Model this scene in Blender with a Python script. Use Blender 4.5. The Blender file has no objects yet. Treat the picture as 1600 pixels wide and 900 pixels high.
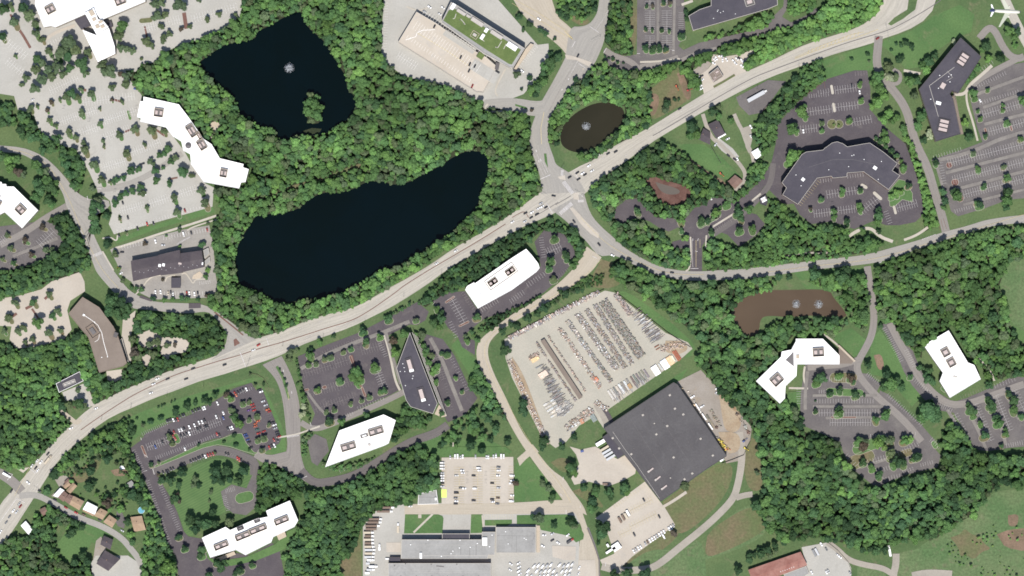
import bpy, bmesh, math, random
import numpy as np
from mathutils import Vector, Matrix
random.seed(7); rng = np.random.default_rng(7)
R = math.radians
S = 0.75                        # metres on the ground per photo pixel
C = bpy.context.scene.collection
# ------------------------------------------------------------------ camera, sky, sun, exposure
sc = bpy.context.scene
H = 4000.0
cam = bpy.data.cameras.new('camera'); co = bpy.data.objects.new('camera', cam); C.objects.link(co)
co.location = (0, 0, H); cam.sensor_width = 36; cam.lens = 36 * H / (1600 * S)
cam.clip_start = 10; cam.clip_end = 30000
sc.camera = co
SUN_EL, SUN_AZ = 63, 183        # azimuth clockwise from north (+Y): the sun stands in the south
w = bpy.data.worlds.new('World'); sc.world = w; w.use_nodes = True
nt = w.node_tree; nt.nodes.clear()
sky = nt.nodes.new('ShaderNodeTexSky'); sky.sky_type = 'NISHITA'; sky.sun_disc = False
sky.sun_elevation = R(SUN_EL); sky.sun_rotation = R(SUN_AZ)
bg = nt.nodes.new('ShaderNodeBackground'); bg.inputs[1].default_value = 0.095
ow = nt.nodes.new('ShaderNodeOutputWorld')
nt.links.new(sky.outputs[0], bg.inputs[0]); nt.links.new(bg.outputs[0], ow.inputs[0])
sl = bpy.data.lights.new('sun', 'SUN'); sl.energy = 4.3; sl.angle = R(0.5); sl.color = (1, 0.955, 0.90)
so = bpy.data.objects.new('sun', sl); C.objects.link(so)
sd = Vector((math.sin(R(SUN_AZ)) * math.cos(R(SUN_EL)), math.cos(R(SUN_AZ)) * math.cos(R(SUN_EL)), math.sin(R(SUN_EL))))
so.rotation_euler = sd.to_track_quat('Z', 'Y').to_euler(); so.location = (0, -300, 600)
sc.cycles.filter_width = 1.7
sc.view_settings.view_transform = 'Standard'; sc.view_settings.look = 'None'
sc.view_settings.exposure = 0.35; sc.view_settings.gamma = 1.0; sc.view_settings.use_curve_mapping = False

# ------------------------------------------------------------------ coordinates
def pts(t):
    """'x,y x,y' in photo pixels, or 'zCR x,y ...' in the 4x enlargement of tile column C, row R"""
    ws = t.split(); ox = oy = 0; k = 1
    if ws[0][0] == 'z':
        ox, oy, k = int(ws[0][1]) * 400, int(ws[0][2]) * 225, 4; ws = ws[1:]
    out = []
    for q in ws:
        a = q.split(','); out.append((ox + float(a[0]) / k, oy + float(a[1]) / k))
    return out
def ext(pp, m=90):
    """carry shapes that touch the photo's edge on beyond it"""
    o = []
    for x, y in pp:
        if -1 <= x <= 1: x = -m
        if 1599 <= x <= 1601: x = 1600 + m
        if -1 <= y <= 1: y = -m
        if 899 <= y <= 901: y = 900 + m
        o.append((x, y))
    return o
def W(p, z=0.0): return Vector(((p[0] - 800) * S, (450 - p[1]) * S, z))
def area(pp): return 0.5 * sum(pp[i][0] * pp[(i + 1) % len(pp)][1] - pp[(i + 1) % len(pp)][0] * pp[i][1] for i in range(len(pp)))
def ccw(pp):
    """world-space counter-clockwise list of (x, y) metres"""
    q = [((x - 800) * S, (450 - y) * S) for x, y in pp]
    return q if area(q) > 0 else q[::-1]
def inset(q, d):
    n = len(q); out = []
    for i in range(n):
        a, b, c = Vector(q[i - 1]), Vector(q[i]), Vector(q[(i + 1) % n])
        u = (b - a).normalized() if (b - a).length > 1e-6 else Vector((1, 0)); v = (c - b).normalized() if (c - b).length > 1e-6 else u
        n1, n2 = Vector((-u.y, u.x)), Vector((-v.y, v.x))
        m = n1 + n2
        if m.length < 0.2: m = n1
        m.normalize(); k = max(0.4, m.dot(n1))
        p = b + m * (d / k); out.append((p.x, p.y))
    return out
ORD = ['', 'first', 'second', 'third', 'fourth', 'fifth', 'sixth', 'seventh', 'eighth', 'ninth', 'tenth', 'eleventh', 'twelfth']
def nth(i):
    if i < len(ORD): return ORD[i]
    return str(i) + ('th' if 10 <= i % 100 <= 20 else {1: 'st', 2: 'nd', 3: 'rd'}.get(i % 10, 'th'))

# ------------------------------------------------------------------ materials
MATS = {}
def nodes(name):
    m = bpy.data.materials.new(name); m.use_nodes = True; t = m.node_tree
    b = t.nodes['Principled BSDF']; MATS[name] = m
    return m, t, b
def noise(t, scale, detail=4, rough=0.6, coord='Object', vec=None, dist=0.0):
    n = t.nodes.new('ShaderNodeTexNoise'); n.inputs['Scale'].default_value = scale
    n.inputs['Detail'].default_value = detail; n.inputs['Roughness'].default_value = rough; n.inputs['Distortion'].default_value = dist
    if vec is None:
        c = t.nodes.new('ShaderNodeTexCoord'); vec = c.outputs[coord]
    t.links.new(vec, n.inputs['Vector']); return n.outputs['Fac']
def ramp(t, fac, stops):
    r = t.nodes.new('ShaderNodeValToRGB'); e = r.color_ramp.elements
    while len(e) < len(stops): e.new(0.5)
    for k, (p, c) in enumerate(stops):
        e[k].position = p; e[k].color = (c[0], c[1], c[2], 1)
    t.links.new(fac, r.inputs[0]); return r.outputs[0]
def mix(t, a, b, fac, mode='MIX'):
    m = t.nodes.new('ShaderNodeMix'); m.data_type = 'RGBA'; m.blend_type = mode
    for sock, v in ((m.inputs[6], a), (m.inputs[7], b), (m.inputs[0], fac)):
        if isinstance(v, (tuple, list)): sock.default_value = (v[0], v[1], v[2], 1)
        elif isinstance(v, (int, float)): sock.default_value = v
        else: t.links.new(v, sock)
    return m.outputs[2]
def g(v): return (v, v, v)
def mottled(name, c0, c1, s1=0.03, s2=0.6, k2=0.5, rough=0.9, c2=None, spec=0.2):
    """two base colours in large soft patches, with fine grain over them"""
    if not any(k in name for k in ('grass', 'lawn', 'meadow', 'white', 'forest', 'dark_roof', 'warehouse', 'asphalt')): c0, c1, c2 = [c and tuple(v * .80 for v in c) for c in (c0, c1, c2)]
    elif 'white' not in name: c0, c1, c2 = [c and tuple(v * .9 for v in c) for c in (c0, c1, c2)]
    m, t, b = nodes(name)
    big = noise(t, s1, 5, 0.62, dist=0.4)
    col = ramp(t, big, [(0.36, c0), (0.64, c1)])
    if c2:
        st = noise(t, s1 * 2.7, 6, 0.7, dist=0.8)
        col = mix(t, col, c2, ramp(t, st, [(0.56, g(0)), (0.72, g(0.75))]))
    fine = noise(t, s2, 5, 0.75)
    col = mix(t, col, ramp(t, fine, [(0.25, g(1 - k2)), (0.75, g(1 + k2 * 0.6))]), 1.0, 'MULTIPLY')
    t.links.new(col, b.inputs['Base Color']); b.inputs['Roughness'].default_value = rough
    b.inputs['Specular IOR Level'].default_value = spec
    return m
def plain(name, c, rough=0.7, grain=0.15, s=0.8, metal=0.0):
    if 'white' not in name and 'lime' not in name and 'blue' not in name: c = tuple(v * .82 for v in c)
    m, t, b = nodes(name)
    f = noise(t, s, 4, 0.7)
    t.links.new(mix(t, c, ramp(t, f, [(0.3, g(1 - grain)), (0.7, g(1 + grain * 0.5))]), 1.0, 'MULTIPLY'), b.inputs['Base Color'])
    b.inputs['Roughness'].default_value = rough; b.inputs['Metallic'].default_value = metal
    return m
mottled('grass', (.074, .125, .050), (.112, .158, .066), .018, .45, .35, c2=(.17, .165, .095))
mottled('lawn', (.074, .146, .052), (.102, .180, .064), .02, .5, .3, c2=(.15, .175, .085))
mottled('dry_grass', (.17, .14, .082), (.115, .145, .062), .022, .35, .4, c2=(.21, .16, .10))
mottled('meadow', (.092, .160, .064), (.135, .182, .085), .025, .35, .5, c2=(.19, .165, .11))
mottled('dirt', (.36, .27, .18), (.42, .34, .24), .06, .6, .25, c2=(.30, .25, .2))
mottled('soil', (.17, .13, .085), (.28, .19, .135), .05, .5, .35, c2=(.12, .14, .07))
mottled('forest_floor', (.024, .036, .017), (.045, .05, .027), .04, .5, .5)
mottled('pale_lot', (.42, .405, .365), (.47, .455, .412), .022, .5, .13, c2=(.385, .37, .332))
mottled('tan_lot', (.47, .42, .355), (.53, .48, .41), .025, .5, .10, c2=(.43, .40, .36))
mottled('warm_grey_lot', (.30, .28, .255), (.37, .35, .315), .03, .5, .15, c2=(.26, .245, .235))
mottled('yard_concrete', (.42, .40, .335), (.47, .44, .37), .03, .5, .13, c2=(.50, .45, .37))
mottled('dark_asphalt', (.086, .075, .083), (.108, .095, .10), .035, .6, .2, c2=(.145, .128, .124))
mottled('grey_asphalt', (.118, .107, .108), (.155, .142, .136), .035, .6, .22, c2=(.185, .17, .155))
mottled('worn_asphalt', (.185, .17, .158), (.24, .222, .20), .05, .6, .2, c2=(.15, .138, .132))
mottled('gravel_lot', (.30, .265, .225), (.36, .325, .285), .03, .6, .16, c2=(.33, .26, .175))
mottled('gravel_track', (.34, .31, .265), (.40, .365, .31), .05, .7, .15)
mottled('concrete', (.47, .43, .36), (.53, .49, .42), .1, .8, .12)
mottled('red_mulch', (.17, .09, .075), (.22, .125, .10), .1, .8, .25)
mottled('mud', (.11, .055, .044), (.19, .11, .09), .08, .6, .3)
mottled('white_roof', (.78, .78, .77), (.84, .84, .83), .03, .4, .05, rough=.5, c2=(.62, .605, .58))
mottled('dark_roof', (.066, .062, .076), (.082, .076, .09), .05, .5, .16, c2=(.10, .093, .10))
mottled('warehouse_roof', (.088, .083, .086), (.108, .103, .105), .03, .45, .2, c2=(.125, .12, .122))
mottled('shingle_roof', (.082, .070, .080), (.11, .094, .10), .06, .9, .2, c2=(.14, .12, .12))
mottled('brown_roof', (.215, .175, .145), (.255, .21, .175), .04, .5, .1)
mottled('grey_roof', (.32, .315, .30), (.39, .385, .37), .03, .35, .16, c2=(.26, .255, .25))
mottled('red_roof', (.29, .13, .105), (.40, .22, .18), .05, .5, .18, c2=(.21, .10, .09))
mottled('tan_roof', (.36, .255, .17), (.44, .32, .22), .1, .8, .15)
mottled('brown_shingle', (.21, .135, .11), (.26, .175, .145), .1, .8, .2)
mottled('deck', (.50, .44, .36), (.56, .50, .42), .03, .5, .08, c2=(.45, .43, .40))
mottled('green_roof', (.105, .155, .05), (.15, .20, .07), .06, .6, .25)
mottled('pipe_grey', (.30, .30, .30), (.46, .46, .45), .2, 1.2, .3)
plain('wall_pale', (.48, .44, .38)); plain('wall_brick', (.30, .19, .14)); plain('wall_dark', (.10, .09, .09)); plain('wall_tan', (.45, .38, .29))
plain('wall_white', (.72, .71, .68)); plain('wall_brown', (.26, .20, .155))
plain('trim', (.50, .47, .42)); plain('white_trim', (.78, .77, .74)); plain('dark_trim', (.06, .055, .06)); plain('unit_metal', (.48, .44, .40), .5, .25, 1.0)
plain('unit_white', (.80, .80, .79), .5, .1); plain('unit_dark', (.13, .12, .12), .6, .2); plain('pink_metal', (.52, .43, .40), .5, .15)
plain('paint_white', (.50, .48, .47), .7, .25, .5); plain('paint_yellow', (.60, .50, .27), .7, .25, .5); plain('paint_faded', (.30, .27, .26), .8, .3, .5)
plain('plane_cream', (.66, .65, .57), .4, .04); plain('plane_wing', (.50, .52, .42), .4, .06); plain('lime_paint', (.58, .72, .16)); plain('tyre', (.02, .02, .02)); plain('steel', (.33, .33, .33), .4, .2, 2, .6); plain('wood_pole', (.17, .12, .08))
plain('bark', (.10, .075, .055)); plain('pool_blue', (.12, .33, .44), .2, .05); plain('light_stone', (.52, .44, .34), .9, .2, 1)
def glass():
    m, t, b = nodes('glass'); b.inputs['Base Color'].default_value = (.03, .035, .045, 1); b.inputs['Roughness'].default_value = .12
glass()
def water(name, c, c2, rough=.12):
    m, t, b = nodes(name)
    f = noise(t, .012, 4, .6, dist=.5)
    t.links.new(ramp(t, f, [(.35, c), (.7, c2)]), b.inputs['Base Color']); b.inputs['Roughness'].default_value = rough
    bp = t.nodes.new('ShaderNodeBump'); bp.inputs['Strength'].default_value = .12; bp.inputs['Distance'].default_value = .2
    t.links.new(noise(t, .7, 3), bp.inputs['Height']); t.links.new(bp.outputs[0], b.inputs['Normal'])
    b.inputs['Specular IOR Level'].default_value = .16
water('water_deep', (.0008, .0035, .0035), (.0008, .0042, .0055)); water('water_brown', (.019, .018, .011), (.029, .026, .016)); water('water_mud', (.070, .050, .034), (.092, .066, .045)); water('water_pale', (.10, .092, .08), (.12, .10, .085))
def road_mat(name, c0, c1, dark, band=.10):
    """carriageway: long streaks of wear that run with the road (U along it, V across)"""
    c0, c1, dark = [tuple(v * .80 for v in c) for c in (c0, c1, dark)]
    m, t, b = nodes(name)
    uv = t.nodes.new('ShaderNodeUVMap'); uv.uv_map = 'along'
    mp = t.nodes.new('ShaderNodeMapping'); mp.inputs['Scale'].default_value = (.02, 14, 1); t.links.new(uv.outputs[0], mp.inputs[0])
    st = noise(t, 1.0, 4, .65, vec=mp.outputs[0])
    col = ramp(t, st, [(.34, c0), (.66, c1)])
    mp2 = t.nodes.new('ShaderNodeMapping'); mp2.inputs['Scale'].default_value = (.012, 3.0, 1); t.links.new(uv.outputs[0], mp2.inputs[0])
    col = mix(t, col, dark, ramp(t, noise(t, 1.0, 5, .7, vec=mp2.outputs[0]), [(.55, g(0)), (.72, g(.8))]))
    col = mix(t, col, ramp(t, noise(t, .5, 5, .75), [(.25, g(.88)), (.75, g(1.07))]), 1, 'MULTIPLY')
    t.links.new(col, b.inputs['Base Color']); b.inputs['Roughness'].default_value = .9; b.inputs['Specular IOR Level'].default_value = .2
road_mat('road_pale', (.40, .375, .325), (.52, .485, .42), (.28, .262, .24))
road_mat('road_grey', (.315, .30, .275), (.38, .36, .325), (.27, .255, .24))
road_mat('road_tan', (.43, .38, .305), (.50, .445, .36), (.37, .34, .29))
road_mat('road_dark', (.13, .118, .118), (.175, .158, .15), (.21, .19, .175))
road_mat('road_mid', (.23, .21, .195), (.30, .275, .25), (.20, .185, .18))
def leaf(name, inst):
    m, t, b = nodes(name)
    if inst:
        a = t.nodes.new('ShaderNodeAttribute'); a.attribute_type = 'INSTANCER'; a.attribute_name = 'tint'; col = a.outputs['Color']
    else:
        a = t.nodes.new('ShaderNodeObjectInfo'); col = a.outputs['Color']
    ge = t.nodes.new('ShaderNodeNewGeometry')
    col = mix(t, col, ramp(t, ge.outputs['Random Per Island'], [(0, (.74, .76, .78)), (.5, (1, 1, 1)), (1, (1.24, 1.25, 1.15))]), 1, 'MULTIPLY')
    b.inputs['Roughness'].default_value = .75; b.inputs['Specular IOR Level'].default_value = .12
    t.links.new(col, b.inputs['Base Color'])
    tr = t.nodes.new('ShaderNodeBsdfTranslucent'); t.links.new(col, tr.inputs[0])
    ms = t.nodes.new('ShaderNodeMixShader'); ms.inputs[0].default_value = .4
    t.links.new(b.outputs[0], ms.inputs[1]); t.links.new(tr.outputs[0], ms.inputs[2])
    t.links.new(ms.outputs[0], t.nodes['Material Output'].inputs[0])
leaf('leaf_wood', True); leaf('leaf_tree', False)
def tinted(name, rough=.35, grain=0.05, spec=.5, s=2):
    m, t, b = nodes(name); a = t.nodes.new('ShaderNodeObjectInfo')
    col = mix(t, a.outputs['Color'], ramp(t, noise(t, s, 3), [(.3, g(1 - grain)), (.7, g(1 + grain))]), 1, 'MULTIPLY')
    t.links.new(col, b.inputs['Base Color']); b.inputs['Roughness'].default_value = rough; b.inputs['Specular IOR Level'].default_value = spec
tinted('car_paint', .3); tinted('goods', .8, .3, .2, 1.5); tinted('truck_paint', .5, .1)
def spray():
    m, t, b = nodes('spray'); b.inputs['Base Color'].default_value = (.34, .36, .38, 1); b.inputs['Roughness'].default_value = .6
spray()
def striped_lawn():
    m, t, b = nodes('striped_lawn')
    c = t.nodes.new('ShaderNodeTexCoord'); mp = t.nodes.new('ShaderNodeMapping'); mp.inputs['Rotation'].default_value = (0, 0, R(62))
    t.links.new(c.outputs['Object'], mp.inputs[0])
    wv = t.nodes.new('ShaderNodeTexWave'); wv.inputs['Scale'].default_value = .11; wv.inputs['Distortion'].default_value = .6; t.links.new(mp.outputs[0], wv.inputs[0])
    col = ramp(t, wv.outputs['Fac'], [(.3, (.060, .120, .042)), (.7, (.077, .142, .050))])
    col = mix(t, col, ramp(t, noise(t, .05, 6, .7), [(.3, (.85, .87, .8)), (.7, (1.25, 1.12, 1.1))]), 1, 'MULTIPLY')
    t.links.new(col, b.inputs['Base Color']); b.inputs['Roughness'].default_value = .95
striped_lawn()

# ------------------------------------------------------------------ building blocks
def link(name, me, parent=None, loc=None):
    o = bpy.data.objects.new(name, me); C.objects.link(o)
    if parent is not None: o.parent = parent
    if loc is not None: o.location = loc
    return o
def tag(o, label, cat, group=None):
    if len(label.replace(',', ' ').split()) > 16: print('LONG', len(label.replace(',', ' ').split()), label)
    o['label'] = label; o['category'] = cat
    if group: o['group'] = group
    return o
def thing(name, label, cat, loc, rz=0, group=None):
    o = link(name, None, None, loc); o.rotation_euler = (0, 0, rz); o.empty_display_size = 1
    return tag(o, label, cat, group)
class MB:
    """collects faces and links them as one mesh"""
    def __init__(s): s.v = []; s.f = []; s.m = []
    def face(s, vs, mi=0):
        n = len(s.v); s.v += [tuple(v) for v in vs]; s.f.append(list(range(n, n + len(vs)))); s.m.append(mi)
    def prism(s, q, z0, z1, mi=0, top=True, bottom=False, mtop=None):
        n = len(q)
        for i in range(n):
            a, b = q[i], q[(i + 1) % n]
            s.face([(a[0], a[1], z0), (b[0], b[1], z0), (b[0], b[1], z1), (a[0], a[1], z1)], mi)
        if top: s.face([(x, y, z1) for x, y in q], mi if mtop is None else mtop)
        if bottom: s.face([(x, y, z0) for x, y in q[::-1]], mi)
    def box(s, cx, cy, z0, sx, sy, sz, ang=0, mi=0, mtop=None):
        c, k = math.cos(ang), math.sin(ang)
        q = [(cx + x * c - y * k, cy + x * k + y * c) for x, y in ((-sx / 2, -sy / 2), (sx / 2, -sy / 2), (sx / 2, sy / 2), (-sx / 2, sy / 2))]
        s.prism(q, z0, z0 + sz, mi, mtop=mtop)
    def cyl(s, cx, cy, z0, r, h, n=10, r2=None, mi=0):
        r2 = r if r2 is None else r2
        a = [(cx + r * math.cos(6.2832 * i / n), cy + r * math.sin(6.2832 * i / n), z0) for i in range(n)]
        b = [(cx + r2 * math.cos(6.2832 * i / n), cy + r2 * math.sin(6.2832 * i / n), z0 + h) for i in range(n)]
        for i in range(n): s.face([a[i], a[(i + 1) % n], b[(i + 1) % n], b[i]], mi)
        s.face(b, mi)
    def tube(s, p, q, r, n=6, r2=None, mi=0):
        p, q = Vector(p), Vector(q); d = (q - p).normalized(); r2 = r if r2 is None else r2
        u = d.orthogonal().normalized(); w_ = d.cross(u)
        a = [p + (u * math.cos(6.2832 * i / n) + w_ * math.sin(6.2832 * i / n)) * r for i in range(n)]
        b = [q + (u * math.cos(6.2832 * i / n) + w_ * math.sin(6.2832 * i / n)) * r2 for i in range(n)]
        for i in range(n): s.face([a[i], a[(i + 1) % n], b[(i + 1) % n], b[i]], mi)
        s.face(b, mi); s.face(a[::-1], mi)
    def mesh(s, name, *mats):
        me = bpy.data.meshes.new(name); me.from_pydata(s.v, [], s.f)
        for m in mats: me.materials.append(MATS[m] if isinstance(m, str) else m)
        if len(mats) > 1: me.polygons.foreach_set('material_index', s.m)
        me.update(); return me
    def build(s, name, mats, parent=None, loc=None):
        mats = [mats] if isinstance(mats, str) else mats
        return link(name, s.mesh(name, *mats), parent, loc)

# ------------------------------------------------------------------ ground sheets
LAYER = {}
SHEETS = []                       # (polygon in photo pixels, keeps trees off?)
def level(k):
    LAYER[k] = LAYER.get(k, 0) + 1
    return {'soil': .01, 'water': .10, 'lot': .14, 'road': .29, 'mark': .53}[k] + (.0015 if k == 'soil' else .003) * LAYER[k]
def sheet(name, t, mat, layer='lot', block=True, kind='structure'):
    pp = ext(pts(t) if isinstance(t, str) else t)
    if mat in ('dry_grass', 'soil', 'meadow', 'dirt') and layer != 'water': pp = smooth(pp + [pp[0]])[:-1]
    q = ccw(pp); z = level(layer)
    mb = MB(); mb.face([(x, y, z) for x, y in q])
    o = mb.build(name, mat); o['kind'] = kind
    if block: SHEETS.append(pp)
    return o
def resample(pl, n):
    pl = [Vector(p) for p in pl]; d = [0]
    for a, b in zip(pl, pl[1:]): d.append(d[-1] + (b - a).length)
    out = []; j = 0
    for i in range(n):
        t = d[-1] * i / (n - 1)
        while j < len(d) - 2 and d[j + 1] < t: j += 1
        k = (t - d[j]) / max(1e-6, d[j + 1] - d[j]); out.append(pl[j].lerp(pl[j + 1], k))
    return out, d[-1]
def smooth(pl, it=2):
    for _ in range(it):
        o = [pl[0]]
        for a, b in zip(pl, pl[1:]):
            o += [(a[0] * .75 + b[0] * .25, a[1] * .75 + b[1] * .25), (a[0] * .25 + b[0] * .75, a[1] * .25 + b[1] * .75)]
        pl = o + [pl[-1]]
    return pl
def strip_mesh(L, Rr, z, name, mat, n=None):
    Lr, d1 = resample(L, n or max(8, int(len(L) * 6))); Rs, d2 = resample(Rr, len(Lr)); N = len(Lr)
    me = bpy.data.meshes.new(name); v = []; f = []
    for a, b in zip(Lr, Rs): v += [tuple(W(a, z)), tuple(W(b, z))]
    for i in range(N - 1): f.append((2 * i, 2 * i + 1, 2 * i + 3, 2 * i + 2))
    me.from_pydata(v, [], f); uv = me.uv_layers.new(name='along'); d = (d1 + d2) / 2 * S
    for i in range(N - 1):
        u0, u1 = d * i / (N - 1), d * (i + 1) / (N - 1)
        for k, c in enumerate(((u0, 0), (u0, 1), (u1, 1), (u1, 0))): uv.data[4 * i + k].uv = c
    me.materials.append(MATS[mat]); me.update()
    if me.polygons[0].normal.z < 0: me.flip_normals()
    return me
def road(name, lt, rt, mat, block=True, layer='road'):
    L = smooth(ext(pts(lt))); Rr = smooth(ext(pts(rt))); z = level(layer)
    o = link(name, strip_mesh(L, Rr, z, name, mat, 90)); o['kind'] = 'structure'
    if block: SHEETS.append(L + Rr[::-1])
    return o
def offset(pl, d):
    out = []
    for i, p in enumerate(pl):
        a = Vector(pl[max(0, i - 1)]); b = Vector(pl[min(len(pl) - 1, i + 1)]); t = (b - a).normalized()
        out.append((p[0] - t.y * d, p[1] + t.x * d))
    return out
def path(name, t, width, mat, layer='road', block=True, sm=2):
    pl = pts(t) if isinstance(t, str) else t
    if sm: pl = smooth(pl, sm)
    L, Rr = offset(pl, width / 2), offset(pl, -width / 2); z = level(layer)
    o = link(name, strip_mesh(L, Rr, z, name, mat)); o['kind'] = 'structure'
    if block: SHEETS.append(L + Rr[::-1])
    return o
ISL = 0
def island(name, pp, mat='lawn', kerb='concrete', kw=.3):
    """a kerbed bed: a real step of 0.13 m above the lot it stands in"""
    global ISL; ISL += 1
    q = ccw(pts(pp) if isinstance(pp, str) else pp); z0 = .1; z1 = .675 + .0005 * (ISL % 60)
    mb = MB(); mb.prism(q, z0, z1, 0, top=False)
    q2 = inset(q, kw); n = len(q)
    for i in range(n):
        mb.face([(*q[i], z1), (*q[(i + 1) % n], z1), (*q2[(i + 1) % n], z1), (*q2[i], z1)], 0)
    mb.face([(x, y, z1 - .03) for x, y in q2], 1)
    o = mb.build(name, [kerb, mat]); o['kind'] = 'structure'; return o
def capsule(x, y, l, wd, ang=0, n=5):
    out = []; h = max(0, l / 2 - wd / 2); a = R(ang)
    for s, base in ((1, -90), (-1, 90)):
        for i in range(n + 1):
            t = R(base + 180 * i / n); px, py = s * h + wd / 2 * math.cos(t), wd / 2 * math.sin(t)
            out.append((x + px * math.cos(a) - py * math.sin(a), y + px * math.sin(a) + py * math.cos(a)))
    return out
MARK = {}
def stripe(p, q, wd, mat='paint_white', z=.67):
    """a painted line from p to q (photo pixels), wd metres wide, gathered per colour and sheet"""
    a, b = W(p, 0), W(q, 0); d = (b - a)
    if d.length < .05: return
    d.normalize(); n = Vector((-d.y, d.x, 0)) * wd / 2
    MARK.setdefault((mat, z), MB()).face([(v.x, v.y, z) for v in (a - n, b - n, b + n, a + n)])
def bays(x0, y0, x1, y1, n, depth=6.6, side=0, mat='paint_white', wd=.2, spine=True, skew=0, z=.67):
    """n bay lines along a row; side 0 both ways, +1/-1 one side only"""
    a, b = Vector((x0, y0)), Vector((x1, y1)); t = (b - a).normalized(); nn = Vector((-t.y, t.x)) + t * skew
    for i in range(n + 1):
        p = a.lerp(b, i / n); s0 = -depth if side <= 0 else 0; s1 = depth if side >= 0 else 0
        stripe(p + nn * s0, p + nn * s1, wd, mat, z)
    if spine and side == 0: stripe(a, b, wd, mat, z)
def line(t, wd, mat='paint_white', z=.67, sm=0):
    pl = pts(t) if isinstance(t, str) else t
    if sm: pl = smooth(pl, sm)
    for a, b in zip(pl, pl[1:]): stripe(a, b, wd, mat, z)
def dashes(pl, on, off, wd, mat='paint_white', z=.67):
    rs, d = resample(pl, 200); acc = 0
    for a, b in zip(rs, rs[1:]):
        if acc % (on + off) < on: stripe(a, b, wd, mat, z)
        acc += (b - a).length
# ================================================================== THE SETTING
gd = MB(); gd.face([(-7000, -7000, 0), (7000, -7000, 0), (7000, 7000, 0), (-7000, 7000, 0)]); gd.build('ground', 'grass')['kind'] = 'structure'
NB = dict(block=False)
# ---- soil, lawns, dry ground
for t in ('275,745 300,728 338,716 360,719 378,730 392,722 396,740 385,762 350,770 352,800 330,815 300,838 290,835 280,805 262,768',):
    sheet('lawn', t, 'striped_lawn', 'soil')
for t in ('395,598 412,605 425,630 440,665 446,690 447,720 430,735 400,712 412,703 440,685 430,655',
          '182,660 230,640 290,620 350,603 395,590 415,590 395,597 362,604 320,632 262,657 225,675 205,690', 
          '1060,600 960,672 945,680 990,640 1052,590 1075,575', '975,455 990,462 1050,505 1082,535 1090,552 1070,560 1078,543 1040,516 960,456',
          'z23 20,200 100,150 300,400 290,440 80,440 15,420',
          'z21 1030,0 1200,0 1320,90 1440,215 1400,215 1330,220 1140,110', 'z00 1340,690 1440,660 1460,720 1440,780 1370,760',
          'z31 760,280 830,180 880,250 890,300 770,340', 'z30 730,250 900,190 1050,90 1200,30 1290,90 1270,200 1180,230 1040,330 950,420 860,430 800,360 710,280',
          'z30 340,380 640,280 665,320 660,440 520,450 360,490', 'z03 360,700 420,610 520,570 600,610 560,720 470,790 400,820 380,760',
          'z32 640,330 700,260 800,400 870,550 960,680 900,740 830,660 750,560 640,540', 'z32 400,300 520,250 620,330 560,420 500,440', '1560,390 1600,380 1600,540 1588,535 1570,480 1560,440',
          '640,690 680,680 770,690 790,700 795,712 690,714', '1240,425 1350,418 1352,440 1320,455 1260,452', '740,610 730,580 705,540 715,530 745,565 752,590', '120,815 150,812 180,830 150,850 125,840',
          '180,372 332,322 336,332 250,356 182,381'):
    sheet('lawn', t, 'lawn', 'soil', False)
for t in ('z23 940,440 1260,200 1390,190 1360,360 1230,520 1060,650 1000,600', 'z20 840,560 900,540 1000,430 1050,420 1080,540 1120,620 950,720 860,760', 'z13 530,760 640,580 660,600 660,900 520,900',
          'z03 380,240 560,170 640,110 640,170 600,260 500,330 430,290', 'z23 700,800 900,640 1010,600 1060,640 860,800 700,870', 'z20 300,60 420,170 500,140 450,110', 'z21 560,720 680,760 620,850 690,860 640,900 480,900 500,820',
          'z23 370,370 470,340 600,490 480,440', 'z20 700,10 790,0 780,340 730,350 740,200 690,60'):
    sheet('dry_grass', t, 'dry_grass', 'soil', False)
for t in ('z33 560,830 660,820 760,880 720,900 540,900', 'z33 800,760 1100,690 1200,900 820,900', 'z23 1200,800 1270,590 1500,430 1600,500 1600,640 1400,740', '1440,852 1480,826 1530,796 1545,772 1572,764 1600,764 1600,901 1400,901 1410,872', '1560,380 1600,380 1600,530 1580,520 1562,450',
          'z23 680,860 850,730 1040,740 1220,640 1200,900 900,900', '0,575 12,570 15,590 0,600', 'z03 360,300 420,240 620,50 680,90 560,190 400,290'):
    sheet('meadow', t, 'meadow', 'soil', False)
for t in ('z23 1220,650 1280,580 1500,450 1580,520 1590,620 1330,750 1200,790', 'z23 240,190 320,150 420,210 330,270'):
    sheet('bare_ground', t, 'dry_grass', 'soil', False)
sheet('dry_grass', 'z33 1140,660 1200,640 1230,600 1270,640 1330,650 1350,700 1400,730 1330,750 1290,800 1240,770 1200,780 1190,720', 'dry_grass', 'soil', False); sheet('dry_grass', '1168,690 1180,680 1190,720 1192,768 1168,766 1160,720', 'dry_grass', 'soil', False)
for t in ('z33 1430,640 1530,600 1600,590 1600,740 1500,750', 'z03 690,240 790,220 805,270 720,280', 'z21 1050,40 1230,180 1340,240 1350,280 1290,230 1180,160 1090,90', 'z20 1030,460 1080,440 1130,600 1090,640', 'z21 640,530 720,500 730,560 660,580',
          'z32 660,420 710,410 730,500 690,520', 'z20 850,580 930,590 900,720 860,720', 'z33 1500,520 1570,510 1560,590 1500,590', 'z22 1380,690 1480,760 1500,860 1400,760'):
    sheet('bare_soil', t, 'soil', 'soil', False)
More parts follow.
